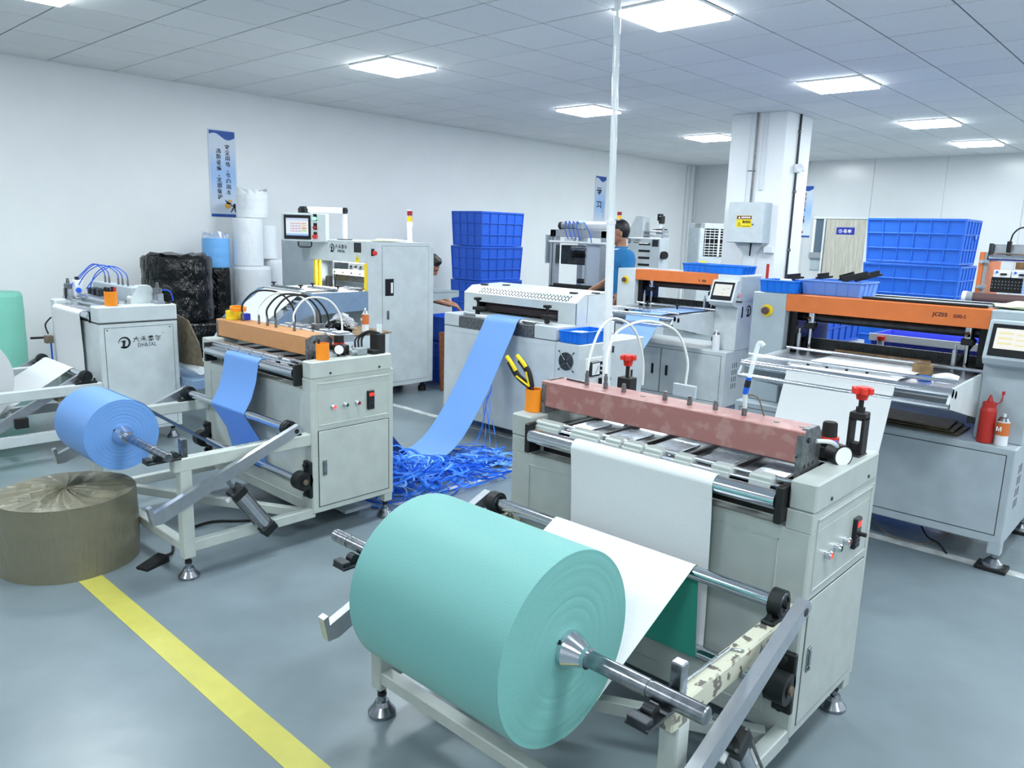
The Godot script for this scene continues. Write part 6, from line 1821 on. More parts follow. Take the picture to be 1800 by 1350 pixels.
	copy(pr, V(5.25, 0.05, -4.75), 1.57, "blue crate under another behind the smaller orange-beam press")
	copy(pr, V(6.0, 0.75, -4.2), 0.0, "blue crate seen at the dark end of the large press opening")
	thing("crate_table", "low white table carrying one blue crate between the presses", "table", V(6.0, 0, -4.2))
	pbox("table_top", M.paint_white, 5.68, 0.71, -4.62, 6.32, 0.749, -3.78, 0.003)
	for x in [5.71, 6.29]:
		for z in [-4.58, -3.82]: pbox("table_leg", M.paint_white, x - 0.02, 0.0, z - 0.02, x + 0.02, 0.71, z + 0.02, 0.003)
	thing("leaning_board", "brown wooden board leaning beside the tall press", "board", V(2.95, 0.0, -2.75))
	b = MB.new(); b.obox(V(2.93, 0.302, -2.62), V(0.012, 0.30, 0.13), Basis(Vector3.FORWARD, -0.05), 0.003)
	put(b, "board", M.brown_wood)

# ---------------------------------------------------------------- column, banners, far wall fittings
func banner(label: String, o: Vector3, right: Vector3, w: float, h: float, kind: int) -> void:
	# o = top left corner on the wall
	var nn := Vector3.DOWN.cross(right).normalized()
	thing("wall_banner", label, "banner", o + right * w * 0.5 + Vector3.DOWN * h, "hanging wall banners")
	var at := func(u: float, v: float, e: float) -> Vector3: return o + right * u + Vector3.DOWN * v + nn * e
	var quad := func(b: MB, u0: float, v0: float, u1: float, v1: float, e: float) -> void:
		b.fq(at.call(u0, v0, e), at.call(u1, v0, e), at.call(u1, v1, e), at.call(u0, v1, e), nn)
	var b := MB.new()
	b.obox(at.call(w * 0.5, h * 0.5, 0.004), V(absf(right.x) * w * 0.5 + absf(nn.x) * 0.004, h * 0.5, absf(right.z) * w * 0.5 + absf(nn.z) * 0.004), Basis(), 0.001)
	var pn := put(b, "board", M.print_pale)
	var sk := MB.new()
	sk.uvq(at.call(0.012, 0.012, 0.009), at.call(w - 0.012, 0.012, 0.009), at.call(w - 0.012, h - 0.012, 0.009), at.call(0.012, h - 0.012, 0.009))
	put(sk, "printed_ground", M.print_ground, pn)
	b = MB.new()
	var prev := []
	for k in 17:
		var f := k / 16.0
		var y := h * (0.055 + 0.03 * sin(f * TAU + (3.4 if kind == 0 else 3.8)) + 0.02 * f)
		var cur := [at.call(0.012 + (w - 0.024) * f, 0.012, 0.0095), at.call(0.012 + (w - 0.024) * f, y + 0.012, 0.0095)]
		if prev: b.fq(prev[0], cur[0], cur[1], prev[1], nn)
		prev = cur
	put(b, "printed_wave", M.print_blue, pn)
	b = MB.new(); quad.call(b, 0.006, h - 0.034, w - 0.006, h - 0.002, 0.0095)
	put(b, "printed_band", M.print_blue, pn)
	if kind == 0:
		b = MB.new()
		glyphs(b, "安全用电，节约用水", at.call(w * 0.60, h * 0.16, 0.0092), right, Vector3.DOWN, 0.050, Vector3.DOWN * 0.0635, 0.12)
		glyphs(b, "消防设施，定期维护", at.call(w * 0.27, h * 0.215, 0.0092), right, Vector3.DOWN, 0.050, Vector3.DOWN * 0.0635, 0.12)
		put(b, "lettering", M.ink, pn)
		# little printed figure with a light bulb
		b = MB.new(); b.lathe(at.call(w * 0.62, h * 0.865, 0.0092), nn, [P2(0.0, 0.001), P2(0.036, 0.001), P2(0.036, 0.0)], 18)
		b.fq(at.call(w * 0.62, h * 0.79, 0.0096), at.call(w * 0.80, h * 0.80, 0.0096), at.call(w * 0.76, h * 0.83, 0.0096), at.call(w * 0.66, h * 0.82, 0.0096), nn)
		put(b, "printed_bulb", M.print_orange, pn)
		b = MB.new(); b.fq(at.call(w * 0.50, h * 0.795, 0.0102), at.call(w * 0.78, h * 0.84, 0.0102), at.call(w * 0.74, h * 0.852, 0.0102), at.call(w * 0.60, h * 0.845, 0.0102), nn)
		put(b, "printed_stroke", M.print_blue, pn)
		b = MB.new()
		b.fq(at.call(w * 0.84, h * 0.835, 0.0105), at.call(w * 0.91, h * 0.845, 0.0105), at.call(w * 0.92, h * 0.89, 0.0105), at.call(w * 0.80, h * 0.90, 0.0105), nn)
		b.fq(at.call(w * 0.72, h * 0.862, 0.0105), at.call(w * 0.86, h * 0.855, 0.0105), at.call(w * 0.86, h * 0.868, 0.0105), at.call(w * 0.72, h * 0.872, 0.0105), nn)
		b.fq(at.call(w * 0.78, h * 0.895, 0.0105), at.call(w * 0.84, h * 0.90, 0.0105), at.call(w * 0.74, h * 0.945, 0.0105), at.call(w * 0.71, h * 0.945, 0.0105), nn)
		b.fq(at.call(w * 0.85, h * 0.90, 0.0105), at.call(w * 0.90, h * 0.89, 0.0105), at.call(w * 0.92, h * 0.94, 0.0105), at.call(w * 0.88, h * 0.94, 0.0105), nn)
		put(b, "printed_figure", M.ink, pn)
	elif kind == 1:
		b = MB.new()
		glyphs(b, "学习", at.call(w * 0.16, h * 0.22, 0.0092), right, Vector3.DOWN, 0.13, Vector3.DOWN * 0.235, 0.15)
		put(b, "lettering", M.ink, pn)
		b = MB.new()
		for k in 9: quad.call(b, w * 0.62, h * (0.48 + k * 0.022), w * 0.66, h * (0.492 + k * 0.022), 0.0098)
		for k in 12: quad.call(b, w * 0.76, h * (0.48 + k * 0.026), w * 0.80, h * (0.494 + k * 0.026), 0.0098)
		put(b, "small_print", M.print_blue, pn).set_meta("kind", "stuff")
		b = MB.new(); b.lathe(at.call(w * 0.60, h * 0.945, 0.0095), nn, [P2(0.025, 0.0), P2(0.025, 0.001), P2(0.04, 0.001), P2(0.04, 0.0)], 16)
		put(b, "printed_ring", M.ink_red, pn)
		b = MB.new(); b.lathe(at.call(w * 0.33, h * 0.945, 0.0095), nn, [P2(0.0, 0.001), P2(0.032, 0.001), P2(0.032, 0.0)], 14)
		put(b, "printed_seal", M.grey_plastic, pn)
	else:
		b = MB.new()
		glyphs(b, "没有检测免谈管理", at.call(w * 0.42, h * 0.14, 0.0092), right, Vector3.DOWN, 0.058, Vector3.DOWN * 0.072, 0.13)
		put(b, "lettering", M.ink, pn)
		b = MB.new()
		glyphs(b, "监严", at.call(w * 0.42, h * 0.29, 0.0092), right, Vector3.DOWN, 0.058, Vector3.DOWN * 0.072, 0.13)
		put(b, "lettering", M.ink_red, pn)
		b = MB.new(); b.lathe(at.call(w * 0.5, h * 0.9, 0.0095), nn, [P2(0.0, 0.001), P2(0.028, 0.001), P2(0.028, 0.0)], 14)
		put(b, "printed_seal", M.sign_brown, pn)

func column_and_wall() -> void:
	banner("white and blue safety banner above the white wrapped rolls", V(0.001, 2.657, -1.576), Vector3.FORWARD, 0.33, 0.97, 0)
	banner("blue banner with two large brush characters above the aluminium machine", V(0.001, 2.667, -8.82), Vector3.FORWARD, 0.33, 0.97, 1)
	banner("blue banner partly hidden behind the white column", V(2.306, 2.655, -12.189), Vector3.RIGHT, 0.33, 0.97, 2)
	# column
	var b := MB.new(); b.box(3.905, 0.0, -7.08, 4.61, 3.1, -6.355, 0.006)
	var col := struct(b, "wall_column", M.wall)
	thing("cable_duct", "white cable duct and steel pipe on the front of the column", "duct", V(4.23, 1.95, -6.35))
	pbox("duct", M.trim, 4.185, 2.05, -6.355, 4.24, 3.1, -6.325, 0.004)
	pcyl("steel_pipe", M.rough_steel, V(4.25, 2.05, -6.335), V(4.25, 3.1, -6.335), 0.012, 12)
	pbox("duct", M.trim, 4.33, 2.2, -6.355, 4.38, 3.1, -6.34, 0.004)
	pbox("pipe_clip", M.rough_steel, 4.18, 2.42, -6.355, 4.27, 2.435, -6.32, 0.003)
	thing("steel_conduit", "dark steel conduit running down the right side of the column", "pipe", V(4.615, 0.6, -6.70))
	pcyl("conduit", M.dark_steel, V(4.625, 0.5, -6.70), V(4.625, 3.1, -6.70), 0.013, 12)
	for y in [1.5, 2.2, 2.9]: pcyl("pipe_clip", M.rough_steel, V(4.61, y, -6.70), V(4.645, y, -6.70), 0.02, 12)
	thing("alarm_speaker", "small white round alarm speaker on the column conduit", "speaker", V(4.615, 2.40, -6.70))
	pbox("speaker_base", M.white_plastic, 4.612, 2.42, -6.76, 4.65, 2.52, -6.65, 0.01)
	b = MB.new(); b.lathe(V(4.65, 2.475, -6.69), V(0.75, 0, 0.66).normalized(), [P2(0.035, 0.0), P2(0.045, 0.02), P2(0.05, 0.04), P2(0.04, 0.042), P2(0.0, 0.03)], 20)
	put(b, "speaker_horn", M.white_plastic)
	pbox("strobe", M.white_plastic, 4.66, 2.44, -6.79, 4.70, 2.49, -6.74, 0.008)
	thing("distribution_box", "pale grey electric box with yellow warning label on the column", "electric box", V(4.30, 1.57, -6.15))
	var eb := pbox("box_body", M.paint_grey, 4.07, 1.572, -6.355, 4.525, 2.05, -6.155, 0.006)
	var dr := pbox("box_door", M.paint_c, 4.075, 1.577, -6.155, 4.52, 2.045, -6.145, 0.004)
	pbox("warning_label", M.sign_yellow, 4.183, 1.755, -6.146, 4.378, 1.893, -6.1435, 0.0, dr)
	pbox("label_header", M.sign_brown, 4.186, 1.85, -6.1445, 4.375, 1.890, -6.143, 0.0, dr)
	b = MB.new(); b.ext([P2(4.20, 1.857), P2(4.235, 1.857), P2(4.2175, 1.884)], 2, -6.1435, -6.1425)
	for k in 6: b.box(4.245 + k * 0.02, 1.861, -6.1435, 4.259 + k * 0.02, 1.881, -6.1425, 0.0)
	put(b, "header_lettering", M.white_ink, dr).set_meta("kind", "stuff")
	b = MB.new(); glyphs(b, "配电箱", V(4.265, 1.835, -6.1433), Vector3.RIGHT, Vector3.DOWN, 0.030, Vector3.RIGHT * 0.034, 0.12)
	for k in 10: b.box(4.255 + k * 0.011, 1.765, -6.1435, 4.262 + k * 0.011, 1.774, -6.1425, 0.0)
	put(b, "lettering", M.ink, dr)
	b = MB.new()
	for s in [[4.20, 1.775, 4.24, 1.775], [4.24, 1.775, 4.22, 1.815], [4.22, 1.815, 4.20, 1.775]]: b.bar(V(s[0], s[1], -6.143), V(s[2], s[3], -6.143), 0.004, 0.002, Vector3.BACK, 0.0)
	put(b, "warning_triangle", M.ink, dr)
	pcyl("box_lock", M.rough_steel, V(4.395, 1.79, -6.145), V(4.395, 1.79, -6.135), 0.010, 14, dr)
	thing("cable_chute", "white cable chute below the electric box on the column", "duct", V(4.28, 1.2, -6.33))
	b = MB.new(); b.ext([P2(4.15, 1.5705), P2(4.48, 1.5705), P2(4.40, 1.45), P2(4.38, 0.9), P2(4.25, 0.9), P2(4.24, 1.45)], 2, -6.353, -6.27)
	put(b, "chute", M.trim)
	ptube("black_cable", M.rubber, [V(4.335, 1.57, -6.262), V(4.335, 1.50, -6.262), V(4.33, 1.42, -6.266)], 0.009)
	thing("socket_box", "small white socket box beside the cable chute on the column", "socket", V(4.48, 1.46, -6.33))
	pbox("socket", M.white_plastic, 4.485, 1.46, -6.353, 4.60, 1.535, -6.30, 0.004)
	thing("red_pole", "short red rod standing between the column and the presses", "rod", V(4.935, 0.0, -5.5))
	pcyl("rod", M.red_bottle, V(4.94, 0.0, -5.5), V(4.93, 1.355, -5.5), 0.016, 12)
	pcyl("rod_foot", M.rubber, V(4.94, 0.0, -5.5), V(4.94, 0.02, -5.5), 0.09, 20)
	# air cooler
	var ac := thing("air_cooler", "white air cooler with black louvred outlet near the far corner", "air cooler", V(2.05, 0.0, -9.5))
	var o := V(2.05, 0, -9.5)
	var cb := MB.new()
	cb.box(o.x - 0.34, 0.05, o.z - 0.25, o.x + 0.34, 1.31, o.z + 0.25, 0.012); cb.box(o.x - 0.34, 1.30, o.z - 0.25, o.x + 0.34, 1.86, o.z + 0.02, 0.012)
	cb.box(o.x - 0.34, 1.30, o.z + 0.0, o.x - 0.26, 1.86, o.z + 0.25, 0.006); cb.box(o.x + 0.26, 1.30, o.z + 0.0, o.x + 0.34, 1.86, o.z + 0.25, 0.006); cb.box(o.x - 0.34, 1.77, o.z + 0.0, o.x + 0.34, 1.86, o.z + 0.25, 0.006)
	var bd := put(cb, "cooler_body", M.paint_white)
	pbox("outlet_shade_panel", M.rubber, o.x - 0.26, 1.31, o.z + 0.02, o.x + 0.26, 1.77, o.z + 0.05, 0.0, bd)  # dark panel standing in for the deep shade inside the outlet
	pbox("outlet_divider", M.white_plastic, o.x - 0.016, 1.31, o.z + 0.25, o.x + 0.016, 1.77, o.z + 0.268, 0.002, bd)
	for k in 10:
		if k == 5: continue
		pbox("louvre", M.white_plastic, o.x - 0.26, 1.34 + k * 0.044, o.z + 0.25, o.x + 0.26, 1.352 + k * 0.044, o.z + 0.266, 0.002, bd)
	for k in 7:
		if k == 3: continue
		pbox("vane", M.white_plastic, o.x - 0.245 + k * 0.08, 1.32, o.z + 0.248, o.x - 0.238 + k * 0.08, 1.76, o.z + 0.258, 0.001, bd)
	for k in 9: pbox("side_rib", M.paint_grey, o.x - 0.346, 1.2, o.z - 0.19 + k * 0.045, o.x - 0.339, 1.78, o.z - 0.17 + k * 0.045, 0.002, bd)
	pbox("yellow_label", M.sign_yellow, o.x - 0.30, 1.17, o.z + 0.25, o.x - 0.20, 1.235, o.z + 0.2525, 0.0, bd)
	pbox("body_gap_shade", M.seam, o.x - 0.34, 1.13, o.z - 0.25, o.x + 0.341, 1.136, o.z + 0.2515, 0.0, bd)  # dark band painted as the shaded joint round the cooler body
	for x in [-0.28, 0.28]:
		for z in [-0.2, 0.2]: pcyl("caster", M.rubber, o + V(x, 0.0, z), o + V(x, 0.055, z), 0.03, 14)
	ptube("drain_pipe", M.white_plastic, [o + V(-0.34, 1.0, 0.0), o + V(-0.45, 1.0, 0.0), o + V(-0.5, 0.97, 0.0), o + V(-0.5, 0.5, 0.0)], 0.02)
	ac.rotation.y = 0.93
	# far wall: door leaf of the vehicle bay, frame, side panes
	b = MB.new(); b.box(2.70, 2.035, -12.19, 4.16, 2.075, -12.13, 0.004); b.box(3.68, 0.0, -12.19, 3.745, 2.035, -12.13, 0.004); b.box(2.90, 0.0, -12.19, 2.935, 2.035, -12.13, 0.003)
	struct(b, "trim_5", M.trim)
	b = MB.new(); b.box(2.938, 0.01, -12.19, 3.678, 2.03, -12.145, 0.003)
	var d := struct(b, "door_1", M.laminate)
	T = self; O = Vector3.ZERO
	var sg := MB.new(); sg.box(3.145, 1.755, -12.146, 3.475, 1.885, -12.141, 0.002)
	var sgn := put(sg, "door_sign", M.sign_blue, d)
	sg = MB.new(); glyphs(sg, "号车", V(3.275, 1.845, -12.1405), Vector3.RIGHT, Vector3.DOWN, 0.062, Vector3.RIGHT * 0.08, 0.17)
	sg.lathe(V(3.222, 1.815, -12.1405), Vector3.BACK, [P2(0.027, 0.0), P2(0.027, 0.0015), P2(0.033, 0.0015), P2(0.033, 0.0)], 18)
	put(sg, "sign_lettering", M.white_ink, sgn)
	latin("sign_numeral", "9", V(3.222, 1.815, -12.1395), Vector3.RIGHT, Vector3.UP, 0.038, M.white_ink, sgn)
	sg = MB.new(); sg.box(2.938, 0.05, -12.1449, 2.952, 2.0, -12.140, 0.002)
	put(sg, "hinge_strip", M.rough_steel, d)
	b = MB.new(); b.box(3.75, 0.0, -12.19, 4.13, 2.03, -12.16, 0.003)
	struct(b, "door_2", M.laminate)
	b = MB.new(); b.box(2.74, 1.42, -12.19, 2.90, 2.03, -12.17, 0.002)
	var wn := struct(b, "window_1", M.glass_dark)
	sg = MB.new(); sg.box(2.70, 1.38, -12.19, 2.745, 2.035, -12.15, 0.003)
	put(sg, "window_frame", M.white_plastic, wn)
	sg = MB.new(); sg.box(2.68, 1.30, -12.19, 2.90, 1.41, -12.12, 0.004)
	put(sg, "window_sill", M.grey_plastic, wn)
	sg = MB.new(); sg.box(2.70, 1.08, -12.19, 2.90, 1.28, -12.17, 0.004)
	put(sg, "lower_panel", M.paint_grey, wn)

# ---------------------------------------------------------------- small things
func ribbon(b: MB, pts: Array, w: float, tw := 0.0) -> void:
	var p := smooth(pts, 5)
	for k in p.size() - 1:
		var d0: Vector3 = (p[mini(k + 1, p.size() - 1)] - p[maxi(k - 1, 0)]).normalized()
		var d1: Vector3 = (p[mini(k + 2, p.size() - 1)] - p[k]).normalized()
		var up0 := Vector3.UP.rotated(d0, tw * k * 0.12 + tw); var up1 := Vector3.UP.rotated(d1, tw * (k + 1) * 0.12 + tw)
		var s0 := d0.cross(up0).normalized() * w * 0.5; var s1 := d1.cross(up1).normalized() * w * 0.5
		var n0 := s0.cross(d0).normalized()
		b.fq(p[k] - s0, p[k] + s0, p[k + 1] + s1, p[k + 1] - s1, n0)

func small_things() -> void:
	# clear pipe from the ceiling
	thing("clear_pipe", "tall clear plastic pipe from ceiling to floor beside the hooded machine", "pipe", V(5.97, 0.0, -1.15))
	var top := V(5.887, 3.1, -1.15); var bot := V(5.975, 0.0, -1.15)
	var b := MB.new(); b.tube([top, top.lerp(bot, 0.46)], 0.020, 16)
	put(b, "upper_pipe", M.clear_pipe)
	b = MB.new(); b.tube([top, top.lerp(bot, 0.46)], 0.009, 10)
	put(b, "inner_cable", M.white_plastic)
	b = MB.new(); b.tube([top.lerp(bot, 0.455), bot], 0.025, 18)
	put(b, "lower_sleeve", M.white_plastic)
	for f in [0.17, 0.455, 0.635, 0.70]:
		b = MB.new(); b.cyl(top.lerp(bot, f) + V(0, 0.012, 0), top.lerp(bot, f) - V(0, 0.012, 0), 0.023 if f < 0.4 else 0.029)
		put(b, "coupling", M.clear_pipe if f < 0.4 else M.white_plastic)
	# slit edge strips heaped on the floor
	var rng := RandomNumberGenerator.new(); rng.seed = 77
	for kind in 2:
		var m := MB.new()
		for k in (150 if kind == 0 else 60):
			var f := rng.randf()
			var cx := lerpf(5.02, 4.95, f) + rng.randfn(0.0, 0.16); var cz := lerpf(-0.10, -1.15, f * f * 0.6 + f * 0.4) + rng.randfn(0.0, 0.10)
			cx = clampf(cx, 4.45, 5.32); cz = clampf(cz, -1.42, 0.0)
			var hh := 0.22 * exp(-pow((cz + 0.18) / 0.35, 2.0)) * exp(-pow((cx - 5.1) / 0.28, 2.0)) + 0.05
			var pts := []
			var r := 0.06 + 0.14 * rng.randf()
			var a := rng.randf() * TAU
			var y := hh * rng.randf()
			for s in 7:
				a += 0.5 + 0.9 * rng.randf()
				y = clampf(y + rng.randfn(0.0, hh * 0.25), 0.006, hh)
				pts.append(V(clampf(cx + cos(a) * r, 4.4, 5.36), y, clampf(cz + sin(a) * r, -1.5, 0.055)))
			ribbon(m, pts, 0.008 + 0.008 * rng.randf(), rng.randf() * 2.0)
		if kind == 0:
			for k in 6:
				var x := 4.80 + rng.randf() * 0.07
				ribbon(m, [V(4.80, 0.52 - k * 0.02, -1.33), V(x, 0.36, -1.27 + rng.randf() * 0.05), V(x + 0.02 * k, 0.18, -1.2), V(x - 0.05 + 0.05 * k, 0.06, -1.1), V(x - 0.2 + 0.08 * k, 0.03, -0.95)], 0.006, 1.2 + k)
		if kind == 0: thing("trim_strips", "heap of narrow blue trimmed strips on the floor", "scrap strips", V(5.0, 0, -0.5)).set_meta("kind", "stuff")
		put(m, ["blue_strips", "pale_strips"][kind], M.scrap if kind == 0 else M.scrap_pale).set_meta("kind", "stuff")
	# foot pedal with cable
	thing("foot_pedal", "black foot pedal on the floor beside the olive bale", "pedal", V(5.13, 0, 1.29))
	b = MB.new(); b.ext([P2(-0.065, 0.0), P2(0.065, 0.0), P2(0.065, 0.012), P2(-0.065, 0.034)], 0, -0.035, 0.035)
	var xb := MB.new(); xb.add(b, Transform3D(Basis(Vector3.UP, 0.35), V(5.125, 0.0, 1.30)))
	put(xb, "pedal", M.rubber)
	ptube("pedal_cable", M.rubber, [V(5.10, 0.02, 1.235), V(5.06, 0.01, 1.18), V(4.95, 0.008, 1.12), V(4.83, 0.008, 1.0), V(4.80, 0.008, 0.85), V(4.9, 0.008, 0.72), V(5.0, 0.02, 0.60)], 0.007)
	# tapes on the tan beam
	thing("tape_roll", "yellow tape roll on the left end of the tan beam", "tape", V(4.33, 1.051, 0.435))
	b = MB.new(); b.lathe(V(4.33, 1.0515, 0.43), Vector3.UP, [P2(0.032, 0.0), P2(0.046, 0.0), P2(0.046, 0.05), P2(0.032, 0.05), P2(0.032, 0.0)], 28)
	put(b, "tape", M.yellow)
	thing("tape_roll", "orange tape roll lying tilted on the yellow tape roll", "tape", V(4.37, 1.102, 0.43))
	b = MB.new(); b.lathe(Vector3.ZERO, Vector3.UP, [P2(0.034, 0.0), P2(0.048, 0.0), P2(0.048, 0.02), P2(0.034, 0.02), P2(0.034, 0.0)], 28)
	xb = MB.new(); xb.add(b, Transform3D(Basis(Vector3.BACK, -0.12), V(4.375, 1.108, 0.425)))
	put(xb, "tape", M.orange_cup)
	thing("parts_box", "small dark blue box behind the tape rolls on the tan beam", "box", V(4.415, 1.051, 0.40))
	pbox("box", M.sign_blue, 4.39, 1.0515, 0.375, 4.432, 1.09, 0.42, 0.003)
	# bench below the press infeed with bags and a can
	thing("side_bench", "grey steel bench topped with cardboard beside the tall press", "bench", V(3.3, 0, -1.08))
	pbox("bench_body", M.paint_c, 2.92, 0.0, -1.42, 3.47, 0.735, -0.88, 0.005)
	pbox("cardboard_top", M.cardboard, 2.90, 0.736, -1.44, 3.48, 0.745, -0.87, 0.002)
	spray_can(V(3.36, 0.746, -1.25), 0.03, 0.19, "orange labelled spray can on the cardboard topped bench", M.orange)
	for k in 2:
		var c: Vector3 = [V(3.30, 0.746, -1.0), V(3.07, 0.746, -1.22)][k]
		thing("plastic_bag", ["crumpled black plastic bag on the cardboard topped bench", "crumpled clear plastic bag on the cardboard topped bench"][k], "bag", c, "plastic bags")
		b = MB.new()
		for i in 14:
			for j in 7:
				var q := []
				for e in [[i, j], [i + 1, j], [i + 1, j + 1], [i, j + 1]]:
					var a: float = TAU * (e[0] % 14) / 14.0; var f: float = e[1] / 7.0
					var r: float = (0.10 + 0.03 * sin(a * 5.0 + f * 9.0) + 0.02 * sin(a * 11.0 + k)) * sqrt(maxf(0.0, 1.0 - f * f)) + 0.004
					q.append(c + V(cos(a) * r * 1.2, f * (0.10 if k == 0 else 0.13) + 0.012 * sin(a * 3.0) * f, sin(a) * r))
				var nn: Vector3 = (q[1] - q[0]).cross(q[2] - q[0]).normalized()
				if nn.dot(q[0] - c - V(0, 0.03, 0)) < 0.0: nn = -nn
				b.ft(q[0], q[1], q[2], nn); b.ft(q[0], q[2], q[3], nn)
		put(b, "bag", M.black_wrap if k == 0 else M.clear_wrap)
	# cables below the large press
	thing("floor_cable", "thin pale cable trailing under the large press", "cable", V(7.5, 0, -1.75))
	b = MB.new(); b.tube(smooth([V(7.3, 0.14, -1.9), V(7.4, 0.05, -1.82), V(7.52, 0.006, -1.78), V(7.68, 0.006, -1.80), V(7.80, 0.10, -1.9)]), 0.004, 6)
	put(b, "cable", M.rust)
	thing("floor_cable", "dark cable with connector under the large press", "cable", V(7.75, 0, -1.8))
	b = MB.new(); b.tube(smooth([V(7.55, 0.14, -2.0), V(7.66, 0.04, -1.86), V(7.74, 0.03, -1.80), V(7.80, 0.006, -1.74)]), 0.005, 6)
	put(b, "cable", M.rubber)

# ---------------------------------------------------------------- people (surface nets over tapered bones)
func field_at(p: Vector3, bones: Array, k: float) -> float:
	var d := 1e9
	for bn in bones:
		var a: Vector3 = bn[0]; var ab: Vector3 = bn[1] - a
		var l2 := ab.length_squared()
		var t := 0.0 if l2 < 1e-9 else clampf((p - a).dot(ab) / l2, 0.0, 1.0)
		var e := (p - a - ab * t)
		if bn.size() > 4: e = e * (bn[4] as Vector3)
		var q := e.length() - lerpf(bn[2], bn[3], t)
		if q > d + k: continue
		var h := clampf(0.5 + 0.5 * (d - q) / k, 0.0, 1.0)
		d = lerpf(d, q, h) - k * h * (1.0 - h)
	return d

func nets(b: MB, bones: Array, cell: float, k: float, cut = null) -> void:
	var lo := Vector3.ONE * 1e9; var hi := -Vector3.ONE * 1e9
	for bn in bones:
		var r := maxf(bn[2], bn[3]) * (1.5 if bn.size() > 4 else 1.0) + cell * 2.0
		for e in [bn[0], bn[1]]:
			lo = lo.min(e - Vector3.ONE * r); hi = hi.max(e + Vector3.ONE * r)
	var n := Vector3i(((hi - lo) / cell).ceil()) + Vector3i.ONE
	var g := PackedFloat32Array(); g.resize(n.x * n.y * n.z)
	var i := 0
	for z in n.z:
		for y in n.y:
			for x in n.x:
				var p := lo + Vector3(x, y, z) * cell
				var d := field_at(p, bones, k)
				if cut != null: d = maxf(d, cut.call(p))
				g[i] = d; i += 1
	var idx := {}
	var pos := PackedVector3Array()
	var sx := 1; var sy := n.x; var sz := n.x * n.y
	for z in n.z - 1:
		for y in n.y - 1:
			for x in n.x - 1:
				var o := x + y * sy + z * sz
				var c := [g[o], g[o + 1], g[o + sy], g[o + sy + 1], g[o + sz], g[o + sz + 1], g[o + sz + sy], g[o + sz + sy + 1]]
				var neg := 0
				for v in c: if v < 0.0: neg += 1
				if neg == 0 or neg == 8: continue
				var acc := Vector3.ZERO; var cnt := 0
				for e in [[0, 1], [2, 3], [4, 5], [6, 7], [0, 2], [1, 3], [4, 6], [5, 7], [0, 4], [1, 5], [2, 6], [3, 7]]:
					var va: float = c[e[0]]; var vb: float = c[e[1]]
					if (va < 0.0) == (vb < 0.0): continue
					var t := va / (va - vb)
					acc += Vector3(e[0] & 1, (e[0] >> 1) & 1, e[0] >> 2).lerp(Vector3(e[1] & 1, (e[1] >> 1) & 1, e[1] >> 2), t); cnt += 1
				idx[o] = pos.size()
				pos.append(lo + (Vector3(x, y, z) + acc / cnt) * cell)
	var nor := PackedVector3Array(); nor.resize(pos.size())
	var faces := []
	for z in range(1, n.z - 1):
		for y in range(1, n.y - 1):
			for x in range(1, n.x - 1):
				var o := x + y * sy + z * sz
				var v0 := g[o]
				for ax in 3:
					var st: int = [sx, sy, sz][ax]
					var v1 := g[o + st]
					if (v0 < 0.0) == (v1 < 0.0): continue
					var u: int = [sy, sz, sx][ax]; var w: int = [sz, sx, sy][ax]
					if not (idx.has(o) and idx.has(o - u) and idx.has(o - w) and idx.has(o - u - w)): continue
					var q := [idx[o], idx[o - u], idx[o - u - w], idx[o - w]]
					var dir := Vector3.ZERO; dir[ax] = 1.0 if v0 < 0.0 else -1.0
					var fnv := (pos[q[1]] - pos[q[0]]).cross(pos[q[2]] - pos[q[0]])
					if fnv.dot(dir) < 0.0: fnv = -fnv
					for a in q: nor[a] += fnv
					faces.append(q)
	for q in faces:
		b.tri(pos[q[0]], pos[q[1]], pos[q[2]], nor[q[0]].normalized(), nor[q[1]].normalized(), nor[q[2]].normalized())
		b.tri(pos[q[0]], pos[q[2]], pos[q[3]], nor[q[0]].normalized(), nor[q[2]].normalized(), nor[q[3]].normalized())

func hand_bones(wrist: Vector3, fwd: Vector3, side: Vector3, palm_n: Vector3) -> Array:
	# fwd along the fingers, side towards the thumb
	var out := []
	for k in 4: out.append([wrist + side * (0.024 - 0.016 * k) * 0.6, wrist + fwd * 0.085 + side * (0.027 - 0.018 * k), 0.016, 0.011])
	for k in 4:
		var base := wrist + fwd * 0.085 + side * (0.027 - 0.018 * k)
		var l: float = [0.068, 0.078, 0.072, 0.055][k]
		var m1 := base + fwd * l * 0.45 + palm_n * 0.008; var m2 := m1 + fwd * l * 0.30 + palm_n * 0.016; var m3 := m2 + fwd * l * 0.2 + palm_n * 0.018
		out.append([base, m1, 0.0098, 0.009]); out.append([m1, m2, 0.009, 0.0082]); out.append([m2, m3, 0.0082, 0.007])
	var t0 := wrist + fwd * 0.02 + side * 0.022
	var t1 := t0 + side * 0.03 + fwd * 0.03 + palm_n * 0.01
	out.append([t0, t1, 0.013, 0.011]); out.append([t1, t1 + fwd * 0.032 + side * 0.008 + palm_n * 0.008, 0.011, 0.008])
	return out

